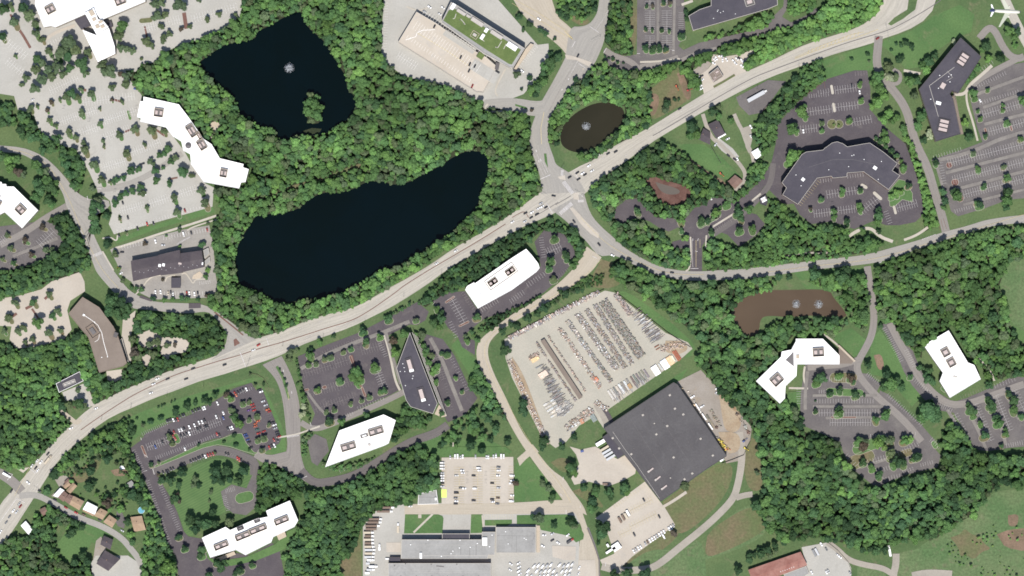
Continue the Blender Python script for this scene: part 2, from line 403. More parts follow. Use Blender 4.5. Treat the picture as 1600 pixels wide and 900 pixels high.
# ---- ponds
POND = {}
def pond(name, t, mat):
    pp = smooth(pts(t) + [pts(t)[0]], 2)[:-1]; POND[name] = pp
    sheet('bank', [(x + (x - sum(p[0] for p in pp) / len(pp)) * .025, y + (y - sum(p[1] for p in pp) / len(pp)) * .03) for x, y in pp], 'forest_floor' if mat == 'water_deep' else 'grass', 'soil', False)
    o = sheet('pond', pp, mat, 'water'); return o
pond('north', '312,97 335,80 357,67 400,62 400,50 422,40 452,22 472,17 475,32 485,47 505,62 520,85 532,107 542,120 541,140 555,150 557,170 550,185 530,192 510,210 482,212 452,215 435,222 432,202 400,197 398,186 372,180 372,160 350,140 320,112', 'water_deep')
pond('long', '400,337 415,335 462,330 482,312 505,300 527,302 555,295 570,285 592,280 615,290 640,285 665,270 687,260 705,247 730,235 750,236 767,247 762,280 750,300 747,325 727,342 710,362 675,382 640,407 612,417 580,430 560,445 520,462 482,467 455,472 432,475 415,460 385,450 370,440 367,400 375,375', 'water_deep')
pond('round', '875,210 880,195 900,175 930,160 960,160 975,170 977,190 965,203 950,215 930,230 912,238 895,238 877,228', 'water_brown')
pond('muddy', '1141,490 1158,466 1198,453 1232,453 1272,452 1297,454 1302,465 1317,482 1325,495 1307,497 1275,492 1232,496 1205,493 1188,496 1186,520 1172,530 1153,516', 'water_mud')
pp5 = smooth(pts('1007,286 1018,274 1036,281 1056,286 1078,294 1081,308 1064,322 1046,323 1030,313 1022,299 1007,286'))
sheet('pond_mud', pp5, 'mud', 'water'); sheet('pond', smooth(pts('1024,284 1036,288 1055,293 1064,299 1058,304 1042,304 1030,297 1024,284')), 'water_pale', 'water')
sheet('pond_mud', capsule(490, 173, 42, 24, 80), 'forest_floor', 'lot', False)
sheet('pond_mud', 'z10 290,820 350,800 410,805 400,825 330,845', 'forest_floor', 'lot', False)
# ---- pale car parks, north-west
LOTS = []
def PL(t, m='pale_lot', n='parking_lot'):
    if 'asphalt' in m and n == 'parking_lot': LOTS.append(pts(t))
    return sheet(n, t, m, 'lot')
PL('0,0 374,0 378,25 352,44 312,62 278,72 252,84 246,98 222,100 212,112 196,110 205,128 212,136 222,150 216,184 221,190 262,202 288,236 300,258 320,286 334,293 332,323 260,343 178,366 170,350 175,334 172,314 152,297 140,270 118,232 96,228 80,218 62,205 53,180 50,176 28,172 22,150 0,132')
PL('0,480 30,462 65,452 80,440 125,425 132,440 133,455 110,470 105,485 112,515 100,530 60,541 25,545 15,530 18,510 0,505', 'tan_lot')
PL('215,523 235,515 255,527 285,527 298,537 290,550 267,555 262,563 250,552 255,540 235,546 217,540', 'tan_lot'); PL('222,556 236,552 235,574 224,572', 'tan_lot'); PL('166,580 190,577 192,592 180,597 168,594', 'tan_lot')
PL('192,500 212,485 208,510 203,530 206,555 204,568 198,560 190,525', 'tan_lot', 'plaza')
PL('97,613 134,598 145,625 141,637 128,632 115,625 103,626', 'pale_lot')
PL('172,390 182,385 285,359 327,352 333,380 337,430 342,455 325,465 240,468 215,456 205,440 190,430 182,410', 'warm_grey_lot')
PL('0,365 70,345 85,350 100,375 97,387 70,405 30,420 0,430', 'grey_asphalt')
# ---- garage lots
PL('605,0 700,0 840,70 857,68 858,88 838,125 818,147 800,154 770,162 745,157 720,143 690,132 650,124 628,117 608,102 596,85 597,45', 'pale_lot')
# ---- dark lots, centre
PL('465,557 515,537 560,520 595,502 652,472 670,487 665,500 652,508 640,507 605,525 607,555 620,595 628,607 610,617 575,632 535,652 500,669 485,664 492,647 475,610', 'dark_asphalt')
PL('665,522 692,530 710,555 732,602 746,622 728,647 700,660 688,640 680,610 670,570 660,540', 'dark_asphalt')
PL('675,470 700,457 727,455 745,482 830,430 845,415 835,378 850,360 880,365 895,385 900,400 880,430 850,457 815,477 790,487 757,498 735,515 722,527 742,532 742,555 722,542 715,525 700,512', 'dark_asphalt')
PL('203,701 220,688 228,677 260,663 300,647 318,637 346,620 365,607 393,598 400,610 409,606 420,633 430,658 440,684 436,693 416,705 405,707 396,706 384,693 378,677 365,676 346,684 333,686 313,693 290,705 275,711 252,721 244,726 240,733 250,750 265,775 277,800 287,830 294,838 317,842 326,868 345,872 370,864 390,868 425,848 437,860 462,900 290,900 275,870 260,845 250,810 240,785 225,747 217,730', 'dark_asphalt')
PL('345,768 362,757 385,763 393,745 396,738 402,738 402,790 385,805 364,802 350,790', 'grey_asphalt')
PL('480,690 492,678 510,686 514,705 505,715 496,728 487,722', 'grey_asphalt')
# ---- dark lots, east
PL('996,0 1065,0 1071,50 1060,72 1068,78 1092,67 1200,42 1204,32 1212,22 1224,10 1230,0 1240,0 1230,14 1222,26 1236,35 1262,23 1276,12 1280,18 1262,29 1238,42 1215,45 1200,52 1095,80 1060,97 1000,112 960,108 945,98 943,76 975,88 995,85', 'grey_asphalt')
PL('1262,147 1288,125 1335,110 1355,110 1360,140 1360,172 1385,200 1415,225 1428,262 1437,292 1442,318 1443,335 1430,347 1405,352 1385,352 1365,345 1335,358 1300,346 1268,350 1250,336 1240,318 1225,320 1205,300 1195,290 1180,310 1170,318 1150,335 1110,365 1104,374 1097,385 1097,424 1078,424 1080,388 1050,388 1050,378 1072,372 1060,355 1045,362 1030,356 1015,346 1000,341 985,343 970,352 960,340 962,325 978,312 995,310 1012,328 1026,340 1052,341 1062,345 1072,340 1085,325 1105,318 1110,308 1130,310 1145,318 1165,305 1190,280 1205,255 1212,225 1215,195 1240,165', 'dark_asphalt')
PL('1112,357 1145,337 1160,330 1182,335 1195,350 1182,367 1155,386 1137,367', 'dark_asphalt')
PL('1515,137 1530,125 1560,105 1600,80 1600,302 1575,312 1540,325 1520,331 1497,338 1486,330 1480,310 1472,290 1466,262 1455,250 1500,235 1535,222 1527,200 1517,160', 'grey_asphalt')
PL('1375,507 1390,505 1405,535 1425,545 1435,570 1445,590 1460,610 1490,628 1510,622 1550,605 1582,588 1600,596 1600,690 1575,700 1545,705 1520,702 1510,680 1500,660 1490,645 1460,640 1445,625 1425,602 1412,580 1402,555 1390,530', 'grey_asphalt')
PL('1258,570 1262,565 1335,568 1345,597 1372,620 1378,635 1400,640 1440,672 1460,700 1470,712 1465,730 1440,736 1415,742 1390,752 1370,762 1360,755 1335,735 1320,712 1315,700 1310,690 1290,680 1255,665 1250,640 1252,610', 'grey_asphalt')
PL('1375,610 1388,616 1440,664 1462,690 1455,700 1436,688 1400,650 1372,622', 'grey_asphalt'); PL('1345,583 1356,584 1376,600 1370,612 1350,600', 'grey_asphalt')
PL('183,797 190,799 196,812 194,826 184,822 180,814', 'grey_asphalt', 'driveway'); PL('150,845 158,838 166,858 160,880 145,878', 'gravel_lot', 'driveway'); PL('85,748 100,742 112,748 104,762 92,760', 'gravel_lot', 'yard'); PL('80,775 92,762 100,768 96,780', 'gravel_lot', 'yard')
# ---- yards and other hard standings
PL('788,530 945,454 960,457 1040,520 1075,535 1082,545 1065,560 1000,605 950,640 955,665 945,672 930,650 905,665 885,690 868,700 855,690 845,680 830,650 815,620 800,590 790,560', 'yard_concrete', 'storage_yard')
PL('1057,597 1095,578 1117,602 1127,622 1155,645 1175,668 1172,688 1160,710 1155,720 1135,724 1125,700 1100,660 1080,630', 'gravel_lot', 'gravel_yard')
PL('z23 360,90 430,110 520,90 660,170 730,130 780,200 770,260 720,290 680,310 600,340 480,310 390,330 370,290 420,200 400,140', 'tan_lot', 'loading_yard')
PL('z23 600,480 830,310 960,480 1020,580 750,780 700,830 660,870 570,840 550,800 640,760 600,640 560,560 520,540', 'tan_lot')
PL('692,716 800,716 803,786 905,786 905,900 567,900 567,822 590,795 632,788 690,786', 'pale_lot', 'depot_yard'); PL('690,715 802,714 803,786 690,787', 'tan_lot', 'depot_yard')
PL('1095,115 1106,108 1114,98 1110,92 1114,85 1136,88 1160,84 1176,77 1179,81 1165,98 1162,105 1166,112 1140,127 1115,139 1100,147 1096,130', 'tan_lot', 'filling_station_forecourt'); PL('1080,112 1105,95 1112,99 1104,110 1092,118', 'gravel_lot')
PL('1150,152 1200,125 1228,127 1216,142 1200,165 1190,176 1170,180 1155,165', 'grey_asphalt')
PL('z33 210,720 370,690 490,780 520,850 520,900 240,900 230,800', 'pale_lot')
PL('142,880 150,868 200,868 218,880 222,890 205,900 155,900', 'pale_lot')
PL('1112,218 1124,216 1145,232 1155,245 1145,248 1128,236', 'pale_lot'); PL('1160,200 1172,196 1176,215 1170,240 1165,230', 'gravel_track')
# ---- roads
HW_U = '-70,905 2,784 20,765 45,737 65,712 84,690 107,668 125,650 146,633 160,626 180,616 200,606 228,595 250,585 287,572 325,561 345,553 395,530 425,522 450,514 475,502 512,491 550,482 575,470 607,450 620,444 650,427 675,412 710,387 750,365 775,350 800,334 825,315 842,302 870,283 897,263 925,252 940,240 960,228 1000,207 1017,198 1050,177 1075,162 1105,143 1150,118 1200,98 1250,72 1300,56 1340,44 1375,22 1412,0'
HW_L = '-70,965 2,853 20,830 43,793 67,757 80,735 97,712 120,692 140,677 150,667 175,650 212,635 240,622 275,610 312,595 350,585 382,574 400,569 440,555 475,537 512,524 550,511 575,498 612,480 650,456 670,443 700,420 740,397 775,377 800,364 825,350 860,337 890,320 915,303 935,281 967,260 1007,231 1020,221 1070,191 1137,153 1200,121 1262,100 1300,85 1360,69 1380,60 1415,49 1437,37 1460,20 1480,0'
road('highway', HW_U, HW_L, 'road_pale')
road('north_street', '845,303 846,285 840,262 828,230 827,212 832,192 845,160 860,135 880,97 888,80', '915,300 905,280 880,264 868,257 865,245 857,225 855,200 860,180 875,160 887,140 910,125 927,102 936,85', 'road_grey')
road('north_street', '847,0 865,22 890,41 905,60 915,80', '780,0 800,13 875,72 885,86 912,110', 'road_tan')
road('north_street', '940,0 937,12 925,35 910,42 890,41 884,86', '962,0 950,25 945,62 936,85 927,104 905,108', 'road_grey')
road('side_street', '757,156 800,152 845,160 855,150', '755,168 800,172 822,180 845,182', 'road_grey')
road('south_road', '862,328 887,347 900,362 916,376 935,402 955,398 970,402 992,415 1025,430 1050,435 1080,439 1112,438 1150,437 1200,432 1262,422 1325,416 1375,410 1412,397 1475,375 1525,360 1562,350 1600,344',
     '912,300 922,335 940,355 960,372 975,387 1000,402 1025,415 1050,421 1075,424 1100,424 1125,422 1150,421 1200,416 1300,404 1350,399 1387,389 1450,371 1475,362 1512,353 1550,340 1600,328', 'road_grey')
road('yard_road', '917,385 900,417 865,450 825,477 800,491 770,514 750,530 744,545 745,565 755,585 775,620 790,650 807,682 827,712 850,743 875,775 885,790', '940,402 925,425 890,450 850,477 800,504 775,522 763,537 762,557 772,585 790,620 815,675 840,707 862,735 882,747 892,765 912,790 917,805', 'road_tan')
road('depot_street', '632,788 700,787 803,786 880,780 905,785', '632,804 700,804 803,803 880,803 915,800', 'road_tan')
road('depot_street', '885,775 900,805 912,830 903,852 905,900', '905,785 918,825 930,855 937,880 938,900', 'road_tan')
road('depot_street', '808,716 820,706 832,694', '812,728 826,713 842,706', 'road_tan')
road('office_street', '0,226 25,227 62,240 82,255 105,280 118,300 140,313 172,311 172,325 150,335 140,350 150,375 160,395 175,420 193,443 200,452 215,462 237,472 295,474 315,475 332,482 357,500 385,522 400,530', '0,236 25,237 50,248 72,265 90,288 100,305 103,322 108,332 125,360 135,385 145,410 150,425 170,448 190,470 205,482 222,483 292,491 320,486 332,491 350,512 356,528 350,545 330,563', 'road_grey')
path('drive', '0,383 40,363 70,341 104,322', 10, 'road_mid')
path('access_lane', '152,297 190,292 225,278 250,262 285,240', 9, 'road_grey', block=True)
road('planted_street', '410,570 430,590 440,615 445,650 447,675 450,700 442,718 420,712 398,708', '440,556 448,570 457,590 465,615 470,645 469,690 470,712 476,732 487,757 500,765', 'road_mid')
path('drive', '400,708 418,720 450,712', 14, 'road_mid', block=True)
path('drive', '470,735 490,756 520,752 553,744 590,722 640,690 680,678 700,664', 13, 'road_dark')
path('drive', '238,734 264,729 290,718 318,707 340,703 360,707 380,714 398,722 398,742', 15, 'road_dark')

path('drive', '470,660 490,672 520,662 560,645 600,628 632,612', 9, 'road_mid')
path('drive', '1373,56 1372,70 1369,100 1378,122 1397,142 1415,168 1424,200 1431,225 1450,262 1460,300 1470,330 1478,362', 13, 'road_mid')
path('drive', '1385,130 1405,132 1408,115 1395,108', 6, 'road_mid'); path('footpath', '1412,110 1422,112 1438,115', 4, 'concrete')
path('drive', '1355,416 1360,450 1364,475 1366,500 1362,525 1352,545 1342,562 1338,575 1345,592 1370,620 1400,645 1420,665 1440,690', 11, 'road_mid')
path('drive', '1262,575 1290,572 1320,570 1345,560', 9, 'road_mid')
path('drive', '1390,505 1405,535 1418,555 1432,585 1455,612 1480,632 1510,632 1545,620 1600,600', 11, 'road_mid')
path('drive', '1530,60 1545,42 1555,48 1566,72 1578,88 1592,92 1600,88', 11, 'road_mid'); path('drive', '1590,92 1558,108 1530,124 1518,134', 9, 'road_mid'); path('street', '1562,-20 1580,20 1600,60 1620,95', 14, 'road_pale')
path('drive', '1105,372 1140,350 1165,330 1190,305 1205,285 1208,255', 9, 'road_dark')
path('drive', '1062,95 1090,82 1120,76', 6, 'road_mid'); path('drive', '945,78 960,88 985,95 1000,110', 9, 'road_mid'); path('drive', '1000,105 1030,100 1060,90', 9, 'road_mid'); path('path', '1000,97 1030,96 1062,92', 3, 'concrete')
path('driveway', '1098,178 1104,198 1113,217 1126,225 1142,242 1155,255 1166,272 1160,288 1148,297', 6, 'gravel_track'); path('driveway', '1147,178 1153,192 1160,204 1166,223 1175,240 1178,254', 6, 'gravel_track')
path('driveway', '92,640 108,652 120,662 126,655', 7, 'road_tan'); path('driveway', '135,608 142,625 146,634', 7, 'road_pale')
path('side_street', '30,775 55,772 82,785 120,808 160,822 190,840 205,858 216,872 222,885', 9.5, 'road_grey')
path('side_street', '-40,718 -2,738 20,752 34,768', 15, 'road_mid')
path('gravel_track', '940,885 965,892 1010,890 1030,882 1062,855 1100,825 1130,797 1147,777 1153,757 1158,730 1160,700 1155,675', 11, 'gravel_track'); path('gravel_track', '1150,778 1162,774 1176,772', 9, 'gravel_track')
path('gravel_track', 'z33 370,690 430,730 500,800 600,830 720,850 780,890', 9, 'gravel_track'); path('gravel_track', 'z33 800,760 800,830 780,900 800,960', 11, 'gravel_track'); path('gravel_track', 'z33 900,900 1000,880 1150,890', 12, 'gravel_track')
path('ramp', '931,632 943,652 950,668', 8, 'gravel_track', block=True); path('ramp', '941,634 950,648 957,662', 7, 'dark_asphalt', block=True)
path('footpath', '180,388 215,377 250,365 300,350 338,337', 3.5, 'concrete'); path('footpath', '395,352 420,338', 2, 'gravel_track', block=False) if False else None
path('trail', 'z11 200,280 330,240 430,215 520,180 660,130', 6, 'dry_grass', block=True); path('trail', 'z11 0,350 60,330 150,300 210,275', 3, 'dry_grass', block=True); path('trail', 'z10 1250,880 1380,790 1440,770', 3, 'dry_grass', block=True)
path('footpath', 'z32 1290,420 1360,480 1400,540 1415,580', 3, 'concrete'); path('footpath', 'z30 1240,560 1240,640 1280,760 1310,880', 3.2, 'concrete'); path('footpath', 'z30 1160,590 1230,590 1260,530 1320,480 1400,410', 5, 'concrete')
path('footpath', 'z32 350,290 430,350 540,460', 3, 'concrete'); path('footpath', 'z23 940,470 1010,430 1090,375', 4.5, 'tan_lot'); path('footpath', 'z13 985,630 1050,565 1105,512', 3, 'concrete'); path('footpath', 'z13 1232,60 1232,150', 2, 'concrete')
path('footpath', 'z31 500,580 560,540 640,520 700,580 780,610', 5, 'concrete'); path('footpath', 'z31 850,600 930,570 1000,520', 4, 'concrete'); path('footpath', 'z31 90,710 200,680 400,680', 3, 'gravel_track')
path('footpath', '432,684 450,681 466,678 482,672 500,666', 2.6, 'concrete'); path('footpath', 'z32 230,490 220,560 240,620', 3, 'concrete'); path('footpath', 'z32 130,625 250,628', 3, 'concrete')
path('footpath', 'z01 640,670 680,740 710,790', 2.5, 'concrete'); path('footpath', 'z01 640,590 690,580 730,610 735,570', 2.2, 'concrete'); path('footpath', 'z01 1170,540 1200,520 1360,470', 2.2, 'concrete')
path('footpath', 'z20 1060,30 1130,5', 4, 'concrete'); path('footpath', 'z10 940,40 1010,70 1070,50', 2.5, 'concrete'); path('footpath', 'z10 1600,690 1480,700 1440,690 1430,670 1450,650', 3, 'concrete'); path('footpath', 'z10 1560,430 1500,540 1495,580 1510,600', 2.5, 'concrete')
path('footpath', 'z21 1115,580 1120,700 1110,780 1085,795', 2.4, 'concrete'); path('footpath', 'z21 1215,570 1210,650', 2.4, 'concrete'); path('footpath', 'z21 1250,520 1380,440', 3, 'concrete'); path('footpath', 'z21 1500,355 1555,310', 3, 'concrete')
path('footpath', 'z00 280,250 350,200 470,160', 5, 'tan_lot'); path('footpath', 'z12 800,290 820,350 840,430 870,580 900,640', 3.5, 'concrete'); path('footpath', 'z22 700,850 690,860', 2, 'concrete') if False else None
sheet('terrace', capsule(336, 197, 16, 14), 'light_stone', 'lot'); sheet('terrace', '302,430 312,424 318,430 312,436 300,436', 'light_stone', 'road'); path('footpath', 'z00 1310,880 1340,830 1350,790', 2.5, 'concrete')
path('footpath', '284,428 290,426 297,436 302,444 305,436 324,436', 2, 'concrete', layer='mark'); path('footpath', '258,440 261,432 274,430', 2, 'concrete', layer='mark'); path('footpath', '212,460 222,450 230,438 240,431 252,430', 2, 'concrete', layer='mark')
for t in ('z21 285,205 330,195 335,225 300,220', 'z21 385,310 410,300 420,350 385,345', 'z03 105,230 185,220 145,255', 'z20 330,340 400,355 500,390 480,415 400,375 340,370'):
    sheet('pavement', t, 'tan_lot', 'mark', False)
sheet('patch', 'z23 250,710 400,715 395,800 330,800 255,780', 'tan_lot', 'road'); sheet('patch', 'z23 420,800 520,800 545,900 415,900', 'tan_lot', 'road'); sheet('patch', 'z13 815,690 905,690 905,750 815,750', 'tan_lot', 'road')
sheet('painted_patch', 'z13 1158,358 1192,358 1192,410 1158,410', 'lime_paint', 'mark'); sheet('patch', 'z01 1070,820 1125,835 1130,900 1070,900', 'dark_asphalt', 'road'); sheet('patch', 'z02 1180,95 1255,95 1255,125 1180,128', 'dark_asphalt', 'mark'); sheet('patch', 'z02 880,45 960,75 945,85 870,60', 'dark_asphalt', 'mark')
for t, wd in (('470,576 510,553 560,533 600,519 640,502', 6), ('603,520 614,560 626,600', 5), ('480,612 500,640 520,655', 4), ('672,528 690,560 705,600 722,642', 6), ('1466,250 1500,243 1535,230 1560,218 1600,206', 6), ('1478,270 1540,254 1610,236', 5), ('1492,296 1550,281 1610,265', 5), ('1505,320 1550,308 1610,294', 4), ('1536,168 1570,156 1600,146', 5), ('1520,150 1550,138 1600,120', 5), ('1538,194 1570,186 1610,176', 5), ('1462,254 1472,290 1482,318', 4),
              ('1270,618 1320,617 1370,618', 4), ('1270,635 1320,635 1380,635', 4), ('1290,653 1340,652 1385,652', 4), ('1262,580 1258,610 1258,640', 5), ('1480,640 1500,672 1515,695', 5), ('1508,634 1530,675 1540,700', 5), ('1541,622 1562,660 1572,695', 5), ('1570,612 1592,655', 5), ('1028,-10 1028,85', 4), ('1054,0 1052,85', 4), ('20,400 60,385 90,372', 5), ('1340,730 1370,722 1400,712', 5)):
    path('aisle', t, wd, 'worn_asphalt', 'road', False)
island('planting_bed', '1388,299 1404,280 1414,282 1426,302 1426,316 1410,312 1396,324 1390,322', 'lawn')
# ---- medians, verges in the roads
path('median', '126,672 150,655 180,635 212,615 250,597 275,585 310,574 345,563 375,555 400,546 437,536 475,524 512,512 550,501 575,487 600,470 622,454 630,447 670,422 725,390 755,372 790,350', 1.1, 'red_mulch', 'mark', False)
path('median', '868,320 892,306', 1.0, 'unit_dark', 'mark', False); path('median', '1020,212 1026,209 1075,180 1125,150 1175,122 1200,112 1262,89 1325,66 1385,49 1412,36 1450,14 1470,0', 1.1, 'unit_dark', 'mark', False)
path('median', '800,340 812,333 820,330 826,340', .9, 'red_mulch', 'mark', False); path('median', '872,316 850,330 835,338', .8, 'unit_dark', 'mark', False)
sheet('median', 'z30 750,150 790,110 870,60 930,0 1010,0 920,60 840,120 770,160', 'grass', 'mark'); sheet('median', 'z02 1460,325 1475,315 1500,345 1465,365', 'red_mulch', 'mark'); sheet('median', 'z21 200,60 215,60 225,150 205,110', 'lawn', 'mark')
sheet('median', 'z21 360,400 380,395 470,490 545,560 540,590 490,560 430,500', 'tan_lot', 'mark', False); path('median', 'z12 130,490 170,560 190,640 205,690', 4, 'lawn', 'mark', False); sheet('median', 'z20 20,650 90,670 100,685 20,662', 'lawn', 'mark')
path('median', 'z02 1340,150 1430,220 1520,295', 2, 'red_mulch', 'mark', False); sheet('median', 'z12 60,-10 66,-10', 'lawn', 'mark') if False else None
sheet('kerb_strip', 'z23 470,600 480,595 520,700 550,800 552,900 546,900 540,790', 'unit_dark', 'mark', False)
path('verge', '1115,136 1130,128 1148,117', 3.4, 'dry_grass', 'mark', False)
for t in ('z13 932,515 1140,515 1165,525 1172,540 1165,632 925,634', 'z13 1345,515 1415,515 1415,630 1340,632', 'z13 1430,550 1600,548 1600,570 1570,585 1430,585', 'z23 30,520 340,515 390,525 420,580 450,640 445,670 400,690 360,650 180,612 170,580 30,575', '318,843 328,872 345,876 385,870 430,850 450,830 464,824 445,858 400,876 362,884 338,884 324,872',
          '690,700 700,700 700,713 690,713', '700,698 790,698 800,706 790,712 700,712', '1226,632 1232,612 1250,612 1250,642'):
    sheet('lawn', t, 'lawn', 'mark', False)
path('footpath', 'z13 985,628 1050,565 1105,512', 3, 'concrete', 'mark', False); sheet('pad', 'z13 1014,515 1034,515 1034,538 1014,538', 'tan_lot', 'mark', False); path('footpath', '753.5,805 756,831', 2.5, 'tan_lot', 'mark', False)
sheet('bare_patch', 'z22 1290,640 1370,700 1440,800 1420,900 1330,900 1310,780', 'dirt', 'road', False); sheet('bare_patch', 'z23 1290,0 1420,0 1430,100 1380,140 1320,110', 'dirt', 'road', False); sheet('bare_patch', 'z22 960,330 1060,330 1110,380 1040,420 950,400', 'dirt', 'road', False); sheet('bare_patch', 'z22 0,430 60,520 110,640 160,780 200,880 170,880 0,560', 'dirt', 'road', False)
# ---- island beds drawn from the photograph
for x, y, l, wd, a, m in ((195, 345, 1, 1, 0, 'lawn'), (188, 342, 15, 4, 75, 'lawn'), (230, 326, 15, 5, 75, 'lawn'), (202, 180, 16, 5, 75, 'lawn'), (228, 32, 22, 8, -5, 'dry_grass'), (1300, 140, 15, 4, 80, 'concrete'), (1303, 168, 15, 4, 80, 'concrete'),
                       (382, 777, 30, 17, -15, 'lawn'), (1300, 194, 9, 16, 90, 'dry_grass'), (1311, 194, 9, 14, 90, 'dry_grass'), (1350, 291, 12, 5, 30, 'concrete'), (1371, 306, 18, 5, 42, 'concrete'), (1398, 328, 14, 4, 75, 'concrete'),
                       (1483, 258, 4, 10, 75, 'red_mulch'), (1492, 285, 4, 12, 75, 'red_mulch'), (1500, 310, 4, 12, 75, 'red_mulch'), (703, 468, 18, 3.5, -35, 'red_mulch'), (725, 506, 18, 3.5, -25, 'red_mulch'), (507, 605, 8, 5, -15, 'red_mulch'), (479, 609, 8, 4, -15, 'red_mulch'),
                       (549, 562, 14, 4, 70, 'red_mulch'), (568, 612, 16, 4, 70, 'red_mulch'), (225, 705, 20, 4, 68, 'red_mulch'), (276, 685, 17, 9, 66, 'lawn'), (1540, 205, 11, 4, 75, 'red_mulch'), (1580, 200, 10, 4, 75, 'red_mulch'), (1318, 652, 40, 3, 0, 'red_mulch'), (1285, 575, 1, 1, 0, 'lawn'),
                       (1095, 340, 10, 5, 60, 'lawn'), (1107, 345, 40, 10, -30, 'lawn'), (1318, 590, 44, 16, 0, 'dry_grass'), (1320, 613, 60, 12, 3, 'lawn'), (1345, 718, 46, 22, -25, 'dry_grass'), (1405, 712, 44, 12, -20, 'dry_grass'), (1360, 695, 60, 18, -20, 'lawn'),
                       (1460, 695, 14, 8, 60, 'lawn'), (1475, 608, 12, 8, 40, 'lawn')):
    if l > 1: island('planting_bed', capsule(x, y, l, wd, a), m)
island('planting_bed', '378,677 385,692 397,706 404,707 398,710 380,705 360,698 340,695 318,700 308,704 272,719 252,727 241,731 243,727 275,712 313,694 346,685 366,677', 'lawn')
island('planting_bed', '444,727 452,716 466,706 468,690 470,676 473,660', 'lawn') if False else None
# brown mulch strips crossing the pale lots
for t, wd in (('z00 110,170 150,230 190,300', 4), ('z00 65,90 80,120', 3), ('z00 905,165 920,240', 3), ('z00 1150,80 1165,180', 6), ('z00 780,825 840,800', 3), ('z00 500,560 540,565', 4), ('z00 700,620 770,640', 3), ('z00 960,800 1030,850', 3), ('z01 1060,220 1110,210', 2.5), ('z02 160,130 200,110', 4), ('z02 200,130 240,190', 3), ('z02 280,70 310,40', 4), ('z02 60,190 105,160', 4), ('z12 595,420 615,490', 4), ('z12 650,600 690,680', 3)):
    path('planting_strip', t, wd, 'red_mulch', 'mark', False, 0)
# ================================================================== PAINTED MARKINGS
Wt, Ye, Fa = 'paint_white', 'paint_yellow', 'paint_faded'
hu, hl = smooth(ext(pts(HW_U))), smooth(ext(pts(HW_L)))
def across(k, a=0.0, b=1.0):
    A, _ = resample(hu, 240); B, _ = resample(hl, 240)
    return [A[i].lerp(B[i], k) for i in range(int(a * 240), int(b * 240))]
dashes(across(.25, .12, .52), 4, 12, .25); dashes(across(.75, .12, .52), 4, 12, .25); dashes(across(.22, .64, .93), 4, 12, .25); dashes(across(.76, .64, .93), 4, 12, .25)
line('1242,92 1262,84 1300,70 1340,58 1372,46', .5, Ye); line('1242,90 1290,69 1330,54 1350,50', .4, Ye)
for i in range(14): stripe((1262 + i * 6, 84 - i * 2.2), (1264 + i * 6, 78 - i * 2.2), .5, Ye)
line('z21 175,220 240,192', .8); line('z21 215,370 255,435', .7); line('z21 390,170 412,215', .6); line('z12 65,310 80,355', .7); line('z02 1500,400 1535,490', .7)
for a, b in ((('z21 320,235'), ('z21 380,310')), (('z21 300,435'), ('z21 375,370'))):
    p, q = Vector(pts(a)[0]), Vector(pts(b)[0]); t = (q - p).normalized(); n = Vector((-t.y, t.x)) * 2.3
    for i in range(14):
        c = p.lerp(q, (i + .5) / 14); stripe(c - n, c + n, .75)
    stripe(p - n * 1.15, q - n * 1.15, .35); stripe(p + n * 1.15, q + n * 1.15, .35)
for t in ('z21 315,165 312,195', 'z21 415,357 445,355'):
    p, q = [Vector(v) for v in pts(t)]; d = (q - p).normalized(); n = Vector((-d.y, d.x)) * 2
    for i in range(6): c = p.lerp(q, i / 5); stripe(c - n, c + n, .7)
line('z21 120,30 175,150 200,200', .25); line('z21 155,60 215,190', .25); line('z21 190,100 225,180', .25)
for x, y in ((831, 237), (838, 236), (836, 256), (842, 252), (845, 250)): stripe((x - .6, y - 2), (x + .6, y + 2), .8)
for t in ('z20 485,165 543,203', 'z20 395,258 375,295', 'z20 415,395 460,425', 'z20 590,300 572,330', 'z20 780,335 800,335', 'z20 1000,315 1015,315', 'z03 185,228 225,258 255,195', 'z03 20,245 80,265 45,300', 'z03 0,560 105,415 155,440', 'z01 610,278 635,280', 'z01 545,325 550,350', 'z01 430,400 440,440', 'z23 320,280 320,300', 'z23 300,385 315,400', 'z23 430,455 425,475', 'z23 338,485 338,510', 'z23 585,815 585,840', 'z13 270,295 320,275', 'z12 335,830 345,860', 'z03 900,245 920,240', 'z03 955,230 965,265', 'z03 880,35 885,50', 'z03 900,140 925,158', 'z30 690,475 700,490', 'z21 1115,778 1165,778', 'z21 1130,590 1130,605', 'z21 1165,590 1160,605', 'z21 500,700 530,715'):
    line(t, .55)
line('z20 0,20 160,120 330,220 380,245', .35, Ye); line('z20 20,0 150,70 270,150 350,200', .35, Ye)
for i in range(5): stripe((882 + i * 2.2, 49 + i * 2.5), (893 + i * .6, 58 + i * 1.0), .45, Ye)
line('z20 640,0 570,120 520,190', .25); line('z20 360,450 300,560 230,700', .3, Fa); line('z20 200,700 180,800 185,900', .5, Ye); line('z20 410,380 360,480', .3); line('z20 355,490 350,500', .9); line('z20 315,555 310,565', .9)
line('z21 430,460 560,600 700,690 860,770 1000,815 1200,815', .35, Ye, sm=2); line('z31 0,800 300,760 520,740 760,700 1000,620 1200,560 1400,500 1600,440', .35, Ye, sm=2)
line('940,405 905,440 865,463 800,498 770,520 754,545 765,580 790,625 812,665 840,710 875,755 892,785', .3, Ye, sm=2)
line('z01 60,30 200,65 310,140 380,250 440,360 470,440 520,560 580,680 640,790 740,900', .35, Ye, sm=2); line('z01 500,530 560,640', .45)
for i in range(8): stripe((145.5 + i * 1.7, 397.5 - i * .7), (147 + i * 1.7, 402 - i * .7), .7)
line('z21 1125,600 1130,770', .3); line('z21 1150,600 1150,770', .35, Ye); line('z21 1175,595 1175,650', .3, Ye); stripe((1086, 392), (1090, 393), .6)
